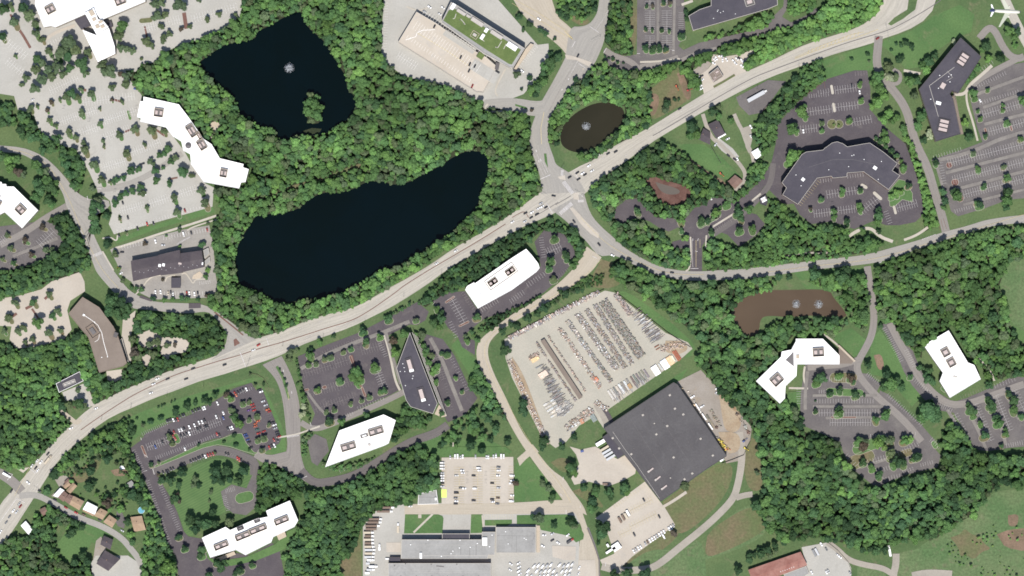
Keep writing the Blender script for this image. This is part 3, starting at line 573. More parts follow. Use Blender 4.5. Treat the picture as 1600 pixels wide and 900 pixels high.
line('z12 100,500 170,600 200,700', .3, Fa); line('z12 200,650 205,700', .4, Ye); line('z12 170,510 172,525', .6); line('z12 222,645 224,660', .6)
for i in range(10): stripe((449 + i * 1.9, 681.5 - i * .3), (449.6 + i * 1.9, 684 - i * .3), .6)
for i in range(14): stripe((276 + i * 1.5, 380.5 - i * .85), (277.5 + i * 1.5, 382.2 - i * .85), .6)
for t in ('z31 1060,470 1075,540', 'z31 1080,470 1095,535', 'z31 1095,465 1115,530'): line(t, .35, 'red_mulch')
for i in range(9): stripe((1441 + i * 2.4, 374 - i * .9), (1442.3 + i * 2.4, 373.4 - i * .9), .8)
line('z31 690,745 710,735', .8); line('z03 190,215 90,400', .3, Ye)
# bay lines
B = bays
for a in ((1015.5, 17, 1015.5, 48, 9), (1015.5, 56, 1015.5, 73, 5), (1015.5, -4, 1015.5, 6, 3), (1042, 17, 1042, 48, 9), (1042, 56, 1042, 77, 6), (1042, -4, 1042, 5, 3)): B(*a, depth=8)
B(1060, 20, 1060, 50, 9, 8, -1)
for a in ((1305, 141, 1337, 137, 8), (1262, 175, 1300, 170, 9), (1306, 168, 1340, 164, 8), (1247, 203, 1276, 200, 7), (1331, 191.5, 1361, 186, 7), (1292, 304, 1340, 297, 11), (1272, 334, 1300, 331, 7), (1310, 329, 1335, 326, 6), (1402, 325, 1432, 317, 8), (1346, 330, 1375, 308, 8)): B(*a, depth=6.4)
B(1264, 147, 1294, 144, 8, 6.4, 1); B(1278, 141, 1294, 138, 4, 6.4, 1); B(1247, 318, 1277, 282, 11, 6, 1, Ye); B(1324, 273, 1348, 270, 6, 6, 1); B(1282, 280, 1298, 278, 4, 6, 1); B(1380, 332, 1387, 350, 5, 8, -1); B(1336, 112, 1354, 110, 4, 7, 1, Fa)
line('1262,146 1288,128 1289,138', .4, 'red_mulch')
for a in ((1482, 255, 1600, 225, 30), (1489, 281, 1600, 253, 29), (1502, 305, 1600, 279, 26), (1532, 180, 1592, 163, 15), (1545, 206, 1600, 191, 14)): B(*a, depth=6.6)
B(1530, 158, 1590, 140, 15, 6, 1); B(1528, 138, 1572, 117, 12, 6, -1); B(1458, 243, 1500, 230, 10, 6, 1); B(1493, 333, 1522, 325, 8, 6, -1); B(1540, 318, 1590, 303, 13, 6, -1, Fa); B(1466, 255, 1472, 287, 8, 7, -1); B(1533, 112, 1552, 100, 5, 6, -1)
for a in ((1280, 645, 1372, 645, 22), (1297, 660, 1360, 660, 16)): B(*a, depth=5.5)
B(1292, 590, 1322, 590, 8, 6, 1); B(1277, 623, 1364, 623, 21, 7, 1); B(1280, 609, 1302, 609, 6, 6, 1); B(1385, 619, 1438, 666, 18, 7, -1); B(1353, 587, 1372, 601, 7, 7, -1); B(1385, 511, 1412, 562, 17, 8, 1); B(1425, 595, 1452, 617, 10, 7, -1); B(1420, 545, 1432, 570, 8, 8, 1); B(1470, 630, 1488, 638, 6, 7, 1); B(1500, 618, 1540, 604, 10, 6, 1, Fa); B(1553, 600, 1584, 589, 7, 7, 1)
for a in ((1492, 648, 1512, 688, 10), (1524, 632, 1548, 688, 14), (1556, 618, 1578, 672, 13), (1585, 610, 1612, 665, 13)): B(*a, depth=6)
B(1252, 608, 1253, 630, 6, 8, 1); B(1355, 718, 1380, 711, 6, 8, 1); B(1369, 733, 1392, 726, 6, 7, 1); B(1380, 746, 1405, 740, 6, 7, 1); B(1398, 707, 1432, 690, 9, 8, 1); B(1438, 724, 1456, 719, 5, 6, 1); B(1410, 735, 1425, 729, 4, 6, 1); B(1320, 713, 1335, 730, 5, 7, -1); B(1452, 690, 1466, 702, 5, 9, -1); B(1360, 678, 1384, 676, 6, 6, 1); B(1410, 677, 1430, 675, 5, 5, 1); B(1572, 693, 1600, 687, 8, 7, 1)
B(224, 681, 262, 664, 13, 6, -1); B(264, 662, 330, 634, 20, 6, -1, Fa); B(230, 699, 272, 684, 12, 6.2); B(282, 681, 345, 658, 18, 6.2); B(245, 718, 336, 684, 27, 6, -1); B(206, 705, 222, 738, 11, 6, -1); B(252, 741, 340, 712, 28, 6, -1, Fa); B(228, 752, 262, 850, 28, 6, -1); B(254, 757, 284, 828, 21, 6.5, 1); B(350, 708, 378, 722, 9, 6, -1, Fa); B(364, 614, 392, 604, 8, 6, 1); B(410, 613, 438, 685, 20, 6, 1, Fa); B(379, 680, 392, 703, 7, 6, -1, Fa); B(352, 764, 365, 760, 5, 7, 1); B(347, 776, 353, 798, 8, 7, -1)
B(470, 585, 545, 562, 18, 7, 0, Fa); B(485, 615, 560, 592, 18, 7, 0, Fa); B(490, 640, 552, 620, 15, 7, 0, Fa); B(500, 549, 560, 527, 16, 6, 1, Fa); B(565, 548, 600, 538, 9, 7, 0, Fa); B(590, 580, 600, 606, 7, 6.5, 0); B(597, 535, 606, 555, 6, 7, 1); B(606, 520, 645, 505, 10, 6, -1, Fa); B(560, 640, 600, 625, 10, 5, -1); B(534, 655, 552, 649, 5, 6, -1); B(676, 545, 694, 592, 13, 5, 0, 'paint_faded'); B(703, 548, 733, 608, 15, 6, 1, 'paint_white', .15); B(694, 600, 704, 640, 9, 5, -1, 'paint_faded')
B(705, 466, 726, 504, 9, 7, 0); B(679, 472, 690, 480, 4, 6, 1); B(700, 505, 710, 528, 6, 7, -1); B(726, 455, 742, 480, 7, 7, 1, Fa); B(747, 483, 775, 466, 8, 8, 1); B(842, 372, 846, 402, 8, 7, -1); B(855, 395, 876, 385, 6, 7.5, 0); B(822, 442, 848, 425, 7, 8, 1); B(800, 474, 820, 460, 6, 8, -1); B(870, 430, 886, 418, 5, 6, 1, Fa)
bays(532, 739, 556, 730, 7, 5, -1, Wt, .15); bays(640, 697, 690, 676, 14, 5, 1, Fa, .18); bays(563, 744, 600, 722, 10, 5, 1, Fa, .18)
for x in (717.5, 746.5, 774): B(x, 730, x, 787, 15, 8, 0, Ye, .25)
B(796, 730, 803, 730, 1, 1, 0) if False else None; B(803, 729, 803, 787, 15, 9, 1, Ye, .22); B(690, 726, 690, 760, 10, 8, -1, Ye, .22); B(760, 812, 800, 811, 9, 0.1, 0) if False else None; B(757, 811, 801, 811, 12, 7, -1, Ye, .2); B(700, 813, 735, 813, 9, .1, 0) if False else None
B(985, 798, 1018, 781, 10, 6, 0, Ye, .22); B(985, 823, 1025, 803, 11, 6, 0, Ye, .22); B(958, 789, 1005, 757, 14, 6, 1, Ye, .2); B(968, 836, 985, 828, 5, 6, 0, Ye, .2)
for a in ((88, 192, 150, 172, 18), (160, 190, 216, 172, 16), (105, 214, 155, 198, 14), (160, 216, 205, 200, 13), (78, 142, 122, 122, 12), (130, 160, 210, 150, 18), (160, 262, 195, 252, 10), (200, 240, 250, 222, 14), (188, 330, 225, 320, 10), (235, 318, 310, 294, 20), (300, 30, 370, 10, 16), (225, 45, 280, 30, 14)): B(*a, depth=6.5, mat='white_trim', wd=.16)
B(180, 366, 330, 322, 34, 6, -1, 'white_trim', .16); B(12, 95, 40, 118, 8, 6.5, 0, 'white_trim', .16); B(5, 60, 40, 88, 9, 6.5, 0, 'white_trim', .16); B(75, 66, 110, 50, 9, 6, 1, 'white_trim'); B(601, 5, 598, 80, 18, 6, -1, 'white_trim', .18); B(622, 86, 650, 104, 8, 6.5, 0, 'white_trim', .18); B(805, 105, 835, 70, 12, 7, 1, 'white_trim', .18)
B(62, 382, 84, 362, 7, 8, 0); B(30, 395, 55, 380, 8, 8, 0, Fa); B(12, 412, 30, 405, 6, 7, 0, Fa); B(0, 378, 8, 372, 3, 6, 0)
B(255, 369, 325, 356, 16, 6, 1, 'white_trim', .18); B(190, 384, 225, 376, 8, 6, 1, 'white_trim', .18); B(240, 461, 325, 461, 20, 6, -1, 'white_trim', .18); B(312, 440, 328, 438, 5, 5, 1, 'white_trim', .18)
B(1218, 196, 1206, 215, 6, 6, 1, Fa); B(1230, 175, 1218, 190, 5, 6, 1, Fa); B(1112, 357, 1140, 341, 9, 7, 1, Fa); B(1168, 320, 1185, 305, 6, 6, 1, Fa)
for (mat, z), mb in list(MARK.items()): mb.build('road_markings', mat)['kind'] = 'structure'
MARK.clear()
# ================================================================== BUILDINGS
BLD = []                            # footprints keep trees away
def building(name, label, cat, t, h, wall='wall_pale', roof='white_roof', par=.7, parm='white_trim', storeys=3, bands=True, group=None, ex=False, pw=.5, z0=0):
    pp = pts(t) if isinstance(t, str) else t
    if ex: pp = ext(pp, 60)
    BLD.append(pp); q = ccw(pp)
    cx = sum(p[0] for p in q) / len(q); cy = sum(p[1] for p in q) / len(q); ql = [(x - cx, y - cy) for x, y in q]
    b = thing(name, label, cat, (cx, cy, z0), 0, group); b['h'] = h
    mb = MB(); mb.prism(ql, 0, h, 0, top=False); mb.build('wall', wall, b)
    q2 = inset(ql, pw); mb = MB(); n = len(ql)
    for i in range(n):
        j = (i + 1) % n
        mb.face([(*ql[i], h), (*ql[j], h), (*ql[j], h + par), (*ql[i], h + par)])
        mb.face([(*ql[i], h + par), (*ql[j], h + par), (*q2[j], h + par), (*q2[i], h + par)])
        mb.face([(*q2[j], h), (*q2[i], h), (*q2[i], h + par), (*q2[j], h + par)])
    mb.build('parapet', parm, b)
    mb = MB(); mb.face([(x, y, h + .05) for x, y in inset(ql, pw - .02)]); mb.build('roof', roof, b)
    if bands:
        fh = h / storeys; q3 = inset(ql, -.06)
        for s in range(storeys):
            mb = MB()
            for i in range(n):
                j = (i + 1) % n; a, c = Vector(q3[i]), Vector(q3[j])
                if (c - a).length < 3: continue
                a2, c2 = a.lerp(c, .04), a.lerp(c, .96)
                mb.face([(a2.x, a2.y, s * fh + 1.1), (c2.x, c2.y, s * fh + 1.1), (c2.x, c2.y, s * fh + 2.7), (a2.x, a2.y, s * fh + 2.7)])
            mb.build('window_band', 'glass', b)
    return b
def loc(b, x, y): v = W((x, y)); return v.x - b.location.x, v.y - b.location.y
def unit(b, x, y, w_, d, h=1.6, ang=0, mat='unit_metal', name='rooftop_unit', z=None, mtop=None):
    cx, cy = loc(b, x, y); mb = MB(); mb.box(cx, cy, (b['h'] if z is None else z) + .06, w_ * S, d * S, h, R(-ang), 0, 1 if mtop else None)
    return mb.build(name, [mat, mtop] if mtop else mat, b)
def screen(b, x, y, w_, d, ang=0, h=3.2, wall='light_stone', inner='pink_metal', nu=2, floor='unit_dark', th=.5, h2=1.5):  # dark default floor colour stands in for shadow gaps round the units
    """a walled plant enclosure on a roof with air handling units standing in it"""
    cx, cy = loc(b, x, y); a = R(-ang); c, k = math.cos(a), math.sin(a); z = b['h'] + .06; w_, d = w_ * S, d * S
    mb = MB()
    for px, py, sx, sy in ((0, d / 2, w_, th), (0, -d / 2, w_, th), (w_ / 2, 0, th, d - th), (-w_ / 2, 0, th, d - th)):
        mb.box(cx + px * c - py * k, cy + px * k + py * c, z, sx, sy, h, a, 0)
    s = mb.build('plant_screen', wall, b)
    mb = MB(); mb.box(cx, cy, z, w_ - th, d - th, .12, a); mb.build('plant_floor', floor, b)
    for i in range(nu):
        px = (i - (nu - 1) / 2) * w_ / max(nu, 1); L = w_ / nu * .55
        mb = MB(); mb.box(cx + px * c, cy + px * k, z + .12, L, d * .45, h2, a); mb.cyl(cx + px * c, cy + px * k, z + .12 + h2, min(L, d * .45) * .3, .25)
        mb.build('rooftop_unit', inner, b)
    return s
def seam(b, t, wd=.35, mat='unit_dark', z=.09, sm=0):
    pl = pts(t); pl = smooth(pl, sm) if sm else pl; mb = MB()
    for p, q in zip(pl, pl[1:]):
        a, c = Vector(loc(b, *p)), Vector(loc(b, *q)); d = (c - a).normalized(); n = Vector((-d.y, d.x)) * wd / 2; h = b['h'] + z
        mb.face([(v.x, v.y, h) for v in (a - n, a + n, c + n, c - n)][::-1])
    return mb.build('roof_seam', mat, b)
def vents(b, L, mat='unit_white', r=.45, h=.7):
    for x, y in L:
        cx, cy = loc(b, x, y); mb = MB(); mb.cyl(cx, cy, b['h'] + .06, r, h, 8); mb.cyl(cx, cy, b['h'] + h + .06, r * 1.35, .15, 8); mb.build('roof_vent', mat, b)
OFF = 'office building'
# B1 top left, three wings
b = building('office_building', 'white-roofed office whose wings meet at a stepped plant tower, cut by the top edge', OFF, '57,9 71,44 82,42 89,44 137,23 150,19 160,33 229,4 228,-22 100,-45 60,-20', 13, 'wall_tan')
screen(b, 81, 16, 14, 13, -28, wall='light_stone'); screen(b, 190, 3, 16, 12, -22); seam(b, '150,12 145,-6'); seam(b, '155,25 200,2'); seam(b, '82,17 137,19', .2)
vents(b, [(132, 11), (110, 30), (64, 26), (98, 8), (143, 11)], 'unit_dark', .3, .5)
mb = MB(); tower = [(loc(b, *p)) for p in pts('135,22 149,14 156,32 163,33 172,44 153,55')]; tq = tower if area(tower) > 0 else tower[::-1]; mb.prism(tq, 12, 16.5); mb.build('plant_tower', 'unit_white', b)
for x, y, w_, d in ((146, 22, 7, 9), (150, 32, 6, 5), (155, 43, 6, 6), (163, 43, 6, 5), (160, 36, 7, 4)): unit(b, x, y, w_, d, 1.3, -27, 'light_stone', z=16.5)
mb = MB(); sq = [(loc(b, *p)) for p in pts('131,48 152,56 172,45 181,73 182,85 155,98')]; sq = sq if area(sq) > 0 else sq[::-1]; mb.prism(sq, 0, 12.4, mtop=1); BLD.append(pts('131,48 152,56 172,45 181,73 182,85 155,98')); mb.build('south_wing', ['wall_tan', 'white_roof'], b)
mb = MB(); sq = [(loc(b, *p)) for p in pts('117,32 134,23 142,41 128,47')]; sq = sq if area(sq) > 0 else sq[::-1]; mb.prism(sq, 0, 5, mtop=1); mb.build('link_wing', ['wall_tan', 'dark_roof'], b)
mb = MB(); sq = [(loc(b, *p)) for p in pts('164,40 174,33 177,42 171,46')]; sq = sq if area(sq) > 0 else sq[::-1]; mb.prism(sq, 0, 5, mtop=1); mb.build('link_wing', ['wall_tan', 'dark_roof'], b)
for x, y in ((161, 58), (165, 88), (176, 70)):
    cx, cy = loc(b, x, y); mb = MB(); mb.cyl(cx, cy, 12.4, .3, .6, 8); mb.build('roof_vent', 'unit_dark', b)
# B2 angled white office
b = building('office_building', 'long white-roofed office bent twice in a Z, facing pale car park west of the ponds', OFF, '226,152 281,164 297,185 320,218 332,226 345,248 382,257 381,262 390,265 385,285 378,286 375,295 320,285 300,257 299,242 288,236 285,222 272,214 261,200 221,191 222,186 216,184 221,159 226,159', 13)
screen(b, 250, 177, 14, 13, 8); screen(b, 301, 205, 11, 20, -32); screen(b, 317, 227, 11, 16, -32); screen(b, 351, 271, 11, 13, 10); screen(b, 313, 213, 13, 5, 60, nu=1)
seam(b, '259,172 270,175 278,190 300,210'); seam(b, '318,240 332,263 345,255'); seam(b, '330,226 345,262', .2); vents(b, [(265, 188), (278, 183), (280, 194), (285, 191), (240, 190), (313, 240), (320, 252), (372, 262), (246, 163)], 'unit_dark', .35, .5)
cx, cy = loc(b, 296, 228); mb = MB(); mb.cyl(cx, cy, 13.06, 3.6, 1.0, 20); mb.cyl(cx, cy, 14.06, 3.0, 1.2, 20, .6); mb.build('roof_dome', 'unit_dark', b)
# B3
b = building('office_building', 'white-roofed office cut by the left edge, sawtooth corners along its north side', OFF, '-40,278 0,284 5,285 6,288 12,288 13,292 24,292 62,329 37,357 10,332 -2,338 -40,346', 13)
screen(b, 35, 328, 14, 13, 45); screen(b, 0, 318, 9, 9, 30, nu=1); vents(b, [(4, 290), (11, 294), (22, 306), (13, 312), (3, 297)], 'unit_dark', .35, .5); unit(b, 1, 307, 6, 4, 1, 0)
# B4 hotel: three gabled stretches joined in a row
def gable(b, q4, h, rise, wall, roof, names=('wall', 'roof')):
    """q4: four corners (metres, local) whose edges 0-1 and 2-3 run along the ridge"""
    a, c, d, e = [Vector((*p, 0)) for p in q4]
    if area(q4) < 0: a, c, d, e = e, d, c, a
    m0, m1 = (a + e) / 2, (c + d) / 2; Z = Vector((0, 0, 1)); mb = MB()
    mb.prism([(v.x, v.y) for v in (a, c, d, e)], 0, h, top=False); mb.face([e + Z * h, a + Z * h, m0 + Z * (h + rise)]); mb.face([c + Z * h, d + Z * h, m1 + Z * (h + rise)])
    mb.build(names[0], wall, b)
    mb = MB(); o = .35; u = (c - a).normalized() * o; v_ = (e - a).normalized() * o; dz = Z * (rise * o / ((e - a).length / 2))
    A, Cc, D, E, M0, M1 = a - u - v_ + Z * h - dz, c + u - v_ + Z * h - dz, d + u + v_ + Z * h - dz, e - u + v_ + Z * h - dz, m0 - u + Z * (h + rise), m1 + u + Z * (h + rise)
    k = Z * .18
    for f in ([A, Cc, M1, M0], [M0, M1, D, E]): mb.face([p + k for p in f]); mb.face(f[::-1])
    for p, q in ((A, Cc), (D, E), (Cc, M1), (M1, D), (E, M0), (M0, A)): mb.face([p, q, q + k, p + k])
    return mb.build(names[1], roof, b)
hq = [W(p) for p in pts('206,410 248,401 253,398 282,391 285,397 316,393 320,416 300,423 275,428 250,430 230,436 211,439')]
hc = sum(hq, Vector()) / len(hq); b = thing('hotel', 'long hotel with dark shingled roof and a flat entrance canopy, west of the long pond', 'hotel', hc); b['h'] = 12; BLD.append(pts('206,410 248,401 253,398 282,391 285,397 316,393 320,416 300,423 275,428 250,430 230,436 211,439'))
for t, h, r in (('206.5,408 249,400 253,429 210,439', 11.6, 2.0), ('249,399 282,391 286,426 253,430', 12.0, 2.3), ('282,396.5 316,392 320,417 286,425', 11.8, 2.0)):
    gable(b, [loc(b, *p) for p in pts(t)], h, r, 'wall_tan', 'shingle_roof')
for x, y in ((251.5, 415), (257.5, 414)): unit(b, x, y, 4, 4.5, 2.2, 10, 'unit_white', z=12.6)
for x in range(15): 
    vx = 213 + x * 6.9; cx, cy = loc(b, vx, 424 - x * .85 + (x * 7 % 5)); mb = MB(); mb.cyl(cx, cy, 12.4, .28, 1.3, 6); mb.build('roof_vent', 'unit_white', b)
unit(b, 283, 412, 5, 3, 1.5, 10, 'pink_metal', z=13); unit(b, 318, 412, 2, 4, 3, 10, 'unit_white', z=11)
cb = thing('entrance_canopy', 'flat dark canopy over the hotel drop-off drive', 'canopy', W((275.5, 441.5))); cb['h'] = 4.2
mb = MB(); mb.box(0, 0, 3.9, 14.5 * S, 15.5 * S, .5, 0); mb.build('canopy_roof', 'dark_roof', cb)
for sx in (-1, 1):
    for sy in (-1, 1): mb = MB(); mb.cyl(sx * 4.6, sy * 5, .3, .3, 3.6, 8); mb.build('post', 'wall_pale', cb)
b = building('pump_house', 'pale flat-roofed outbuilding at the east end of the hotel', 'outbuilding', '318,391 326,387 328,396 320,404', 3.4, 'wall_pale', 'grey_roof', .2, 'trim', 1, False); b = building('pump_house', 'pale flat-roofed outbuilding beside the hotel garden', 'outbuilding', '320,408 328,401 329,409 321,416', 3.4, 'wall_pale', 'grey_roof', .2, 'trim', 1, False)
# B5 brown office
b = building('office_building', 'brown flat-roofed office bent in the middle, beside the round clump of trees at left', OFF, '131,464 157,480 179,510 185,522 193,545 200,567 194,572 157,582 140,527 127,512 109,490', 12, 'wall_brown', 'brown_roof', .5, 'wall_brown')
screen(b, 147, 517, 19, 14, 55, 2, 'wall_brown', 'unit_dark', 1, 'brown_roof'); seam(b, '133,492 145,500 155,508 161,520 164,535 170,556', .55, 'white_trim'); seam(b, '157,516 157,530 150,534', .4, 'white_trim', sm=2); unit(b, 133, 492, 3, 3, 1, 30, 'unit_white'); vents(b, [(170, 557), (161, 558), (150, 503)]); unit(b, 183, 523, 6, 8, 3, 20, 'wall_dark', 'stair_head')
mb = MB(); lv = [loc(b, *p) for p in pts('186,530 190,529 201,566 197,567')]
for k in range(3):
    mb = MB(); p, q = Vector(loc(b, 187 + k * 1.9, 531 - k * 1.2)), Vector(loc(b, 197.5 + k * 1.8, 567 - k * .6)); d = (q - p); mb.box((p.x + q.x) / 2, (p.y + q.y) / 2, 9.5 - k * 3, d.length, .8, .5, math.atan2(d.y, d.x)); mb.build('sunshade', 'trim', b)
# B6
b = building('office_building', 'small dark-roofed building with a white rim beside the highway drive', OFF, '89,599 126,580 132,595 94,613', 9, 'wall_dark', 'dark_roof', .6, 'white_trim', 2)
screen(b, 110, 598, 20, 6, -22, 1.2, 'trim', 'unit_metal', 3, 'grey_roof', .35, 1)
for k in range(3):
    mb = MB(); p, q = Vector(loc(b, 128 + k * 2.4, 580 - k * 2)), Vector(loc(b, 133 + k * 2, 594 - k * 1.5)); d = q - p; mb.box((p.x + q.x) / 2, (p.y + q.y) / 2, 5, d.length, .5, .5, math.atan2(d.y, d.x)); mb.build('fin', 'white_trim', b)
# B7 parking deck + B8 green roof
b = building('parking_deck', 'tan open-topped parking deck beside the green-roofed building', 'parking garage', '651,19 682,37 745,82 760,90 777,105 764,130 755,145 744,144 622,67', 7, 'wall_tan', 'deck', .9, 'trim', 2, False)
DECK = b; seam(b, '652,52 700,81 742,110', .5, 'paint_yellow'); seam(b, '634,63 650,58 652,52 660,48 680,47', .5, 'white_trim')
mb = MB(); mb.box(*loc(b, 757, 112), 7.02, 46 * S, 18 * S, .12, R(-33)); mb.build('deck_slab', 'pale_lot', b); mb = MB(); mb.box(*loc(b, 718, 66), 7.02, 56 * S, 10 * S, .1, R(-33)); mb.build('deck_slab', 'pale_lot', b)
for k in range(26):
    mb = MB() if k == 0 else mb
    for off, L in ((-18, 6), (0, 7), (8, 7), (28, 6)):
        t = k / 25; x = 645 + t * 98; y = 46 + t * 68; nx, ny = .56, -.83; p = (x + nx * off, y + ny * off)
        a, c = Vector(loc(b, *p)), Vector(loc(b, p[0] + nx * L, p[1] + ny * L)); d = (c - a).normalized(); n = Vector((-d.y, d.x)) * .1; mb.face([(v.x, v.y, 7.2) for v in (a - n, c - n, c + n, a + n)])
mb.build('bay_lines', 'white_trim', b); unit(b, 751, 88, 10, 9, 3, 33, 'wall_dark', 'stair_head', mtop='green_roof'); unit(b, 777, 104, 6, 11, 2.4, 10, 'wall_dark', 'ramp_wall')
b = building('green_roof_building', 'building with a planted grass roof and white plant units along its edge', OFF, '705,5 715,10 820,77 802,107 797,107 757,85 690,36 697,22', 15, 'wall_pale', 'grey_roof', .9, 'trim', 4)
mb = MB(); gq = [loc(b, *p) for p in pts('701,17 712,15 815,79 800,103 795,102 760,80 692,34')]; gq = gq if area(gq) > 0 else gq[::-1]; mb.prism(inset(gq, .6), 15.05, 15.35); mb.build('roof_meadow', 'green_roof', b)
for x, y, w_, d, m in ((708, 12, 6, 10, 'unit_white'), (721, 21, 15, 5, 'unit_metal'), (746, 36, 21, 6.5, 'unit_metal'), (776, 56, 21, 6, 'unit_metal'), (800, 74, 17, 8, 'unit_white'), (760, 49, 5, 7, 'unit_white'), (754, 59, 5, 9, 'unit_white'), (732, 27, 6, 4, 'unit_metal')): unit(b, x, y, w_, d, 2.2, 33, m)
screen(b, 742, 56, 11, 10, 33, 1.2, 'light_stone', 'unit_metal', 1)
for t in ('713,23 711,30 708,31', '720,31 726,38 727,40', '757,66 750,61', '784,66 778,76 774,75', '791,70 787,78', '690,37 757,86 800,108'): seam(b, t, .8, 'trim', .42)
vents(b, [(719, 33), (776, 75), (725, 39)], 'unit_dark', .5, 1)
mb = MB(); sq = [loc(b, *p) for p in pts('803,108 807,109 834,70 829,68 821,77')]; sq = sq if area(sq) > 0 else sq[::-1]; mb.prism(sq, 0, 4.5); mb.build('entrance_wing', 'light_stone', b); BLD.append(pts('803,108 807,109 834,70 829,68 821,77'))
# B9
b = building('office_building', 'dark-roofed office cut by the top edge beside a grey car park', OFF, '1075,26 1087,19 1092,16 1098,14 1110,10 1110,-8 1212,-35 1214,9 1200,15 1082,49', 11, 'wall_tan', 'dark_roof', .5, 'trim')
screen(b, 1170, 4, 14, 12, -17, 2, 'trim', 'pink_metal', 1); vents(b, [(1120, 19), (1125, 21), (1129, 19), (1114, 30), (1148, 23), (1121, 17)], 'unit_white', .35)
# B10
b = building('office_building', 'long dark-roofed office bent once, with two striped pink plant grilles, right of the winged building', OFF, '1499,60 1531,90 1495,147 1485,143 1482,148 1487,155 1499,210 1460,222 1434,140', 13, 'wall_brown', 'dark_roof', .6, 'dark_trim', 3)
for x, y, w_, d, an in ((1502, 94, 21, 15, -57), (1472, 197, 21, 17, -77)):
    screen(b, x, y, w_, d, an, 1.2, 'dark_trim', 'unit_dark', 0, 'dark_roof')
    for k in (-1, 0, 1):
        a = R(an); unit(b, x + math.cos(a) * k * 6.5, y + math.sin(a) * k * 6.5, 4.6, d * .78, 1.7, an, 'pink_metal')
seam(b, '1489,106 1450,135 1464,183', .45, 'trim'); unit(b, 1464, 162, 5, 8, 1.3, -75, 'unit_white'); unit(b, 1471, 135, 9, 7, 1, -60, 'pink_metal'); vents(b, [(1482, 129), (1480, 121), (1464, 139), (1452, 156), (1484, 118), (1466, 119)]); seam(b, '1478,112 1486,122 1476,128', .3, 'trim')
for k in range(3): seam(b, f'{1486 + k*2.4},152 {1501 + k * 1.5 - 3},{208}', .5, 'wall_brown', .3)
mb = MB(); mb.box(*loc(b, 1495, 180), 0, 5 * S, 62 * S, 6, R(13)); mb.build('terrace_wing', 'brown_roof', b)
# B11
b = building('office_building', 'large dark-roofed winged office with a rounded front and pale rim, embracing a courtyard car park', OFF, '1220,286 1251,242 1258,238 1284,235 1287,232 1290,230 1298,224 1306,222 1315,225 1322,230 1350,225 1357,224 1378,238 1400,256 1392,267 1404,275 1386,297 1347,269 1322,271 1321,277 1299,279 1297,276 1275,279 1245,320 1221,305 1227,294', 15, 'wall_brick', 'dark_roof', .6, 'trim', 4, pw=.4)
unit(b, 1253, 281, 5, 5, 1.2, 40, 'unit_white'); unit(b, 1365, 263, 6, 5, 1.2, 35, 'unit_white'); vents(b, [(1242, 274), (1250, 291), (1293, 266), (1324, 261), (1329, 244), (1332, 243), (1348, 250), (1375, 253), (1370, 281), (1310, 240)], 'unit_white', .4); seam(b, '1262,262 1300,250 1330,250 1370,258', .3, 'unit_dark')
# B12
b = building('office_building', 'white-roofed rectangular office between the highway and the yard road, long plant enclosure on top', OFF, '730,447 741,441 742,443 800,403 822,389 831,399 841,412 843,419 838,425 800,453 747,482 727,453', 13)
screen(b, 783, 432, 52, 17, -35, 1.6, 'light_stone', 'unit_metal', 0, 'white_roof')
for x, y, w_ in ((770, 441, 15), (797, 424, 15)): screen(b, x, y, w_, 9, -35, 2.2)
vents(b, [(817, 405), (751, 459), (832, 412), (748, 452), (805, 440)], 'unit_dark', .35, .6); seam(b, '745,470 800,432 830,413', .2, 'trim')
# B13 dark wedge with trellis
b = building('office_building', 'pointed dark-roofed office with slatted white trellis down its east side', OFF, '641,519 684,630 677,646 642,635 635,625 620,575', 13, 'wall_dark', 'dark_roof', .5, 'trim')
for x, y in ((641, 570), (659.5, 616)):
    screen(b, x, y, 10, 23, -16, 1.1, 'dark_trim', 'unit_dark', 0, 'dark_roof'); unit(b, x, y + .5, 6, 18, 1.8, -16, 'pink_metal'); unit(b, x + 2.6, y + 8.5, 7, 4, 1.9, -16, 'unit_white')
vents(b, [(630, 568), (626, 580), (633, 580), (645, 591), (634, 602), (671, 632), (646, 587), (632, 574)], 'unit_white', .4)
for k in range(4):
    mb = MB(); p, q = Vector(loc(b, 644.5 + k * 2.6, 519 + k * 2.2)), Vector(loc(b, 687 + k * 3.6, 630 + k * 6.5)); d = q - p
    mb.box((p.x + q.x) / 2, (p.y + q.y) / 2, 11.5 - k * 2.4, d.length, .5, .5, math.atan2(d.y, d.x)); mb.build('trellis_beam', 'trim', b)
for k in range(7):
    mb = MB(); t = .1 + k * .14; p, q = Vector(loc(b, 644 + 43 * t, 519 + 111 * t)), Vector(loc(b, 652 + 46 * t, 526 + 123 * t)); d = q - p; mb.box((p.x + q.x) / 2, (p.y + q.y) / 2, 3.6, d.length, .3, .4, math.atan2(d.y, d.x)); mb.build('trellis_strut', 'unit_dark', b)
mb = MB(); sq = [loc(b, *p) for p in pts('686,632 698,650 690,652 679,647')]; sq = sq if area(sq) > 0 else sq[::-1]; mb.prism(sq, 0, 1.2); mb.build('terrace', 'light_stone', b)
# B14
b = building('office_building', 'knife-shaped white-roofed office tapering to a point at lower left', OFF, '531,672 600,647 619,656 608,692 600,696 509,729', 13)
screen(b, 545, 697, 23, 11, -17, 2.2); screen(b, 588, 673, 23, 11, -17, 2.2); screen(b, 570, 680, 12, 5, -17, 1.2, 'trim', 'unit_white', 1); seam(b, '560,688 572,684 600,690', .3); vents(b, [(552, 667), (576, 694), (580, 695), (579, 691), (562, 683), (535, 680), (519, 711)], 'unit_dark', .35, .6); unit(b, 578, 694, 4, 4, 1, -17)
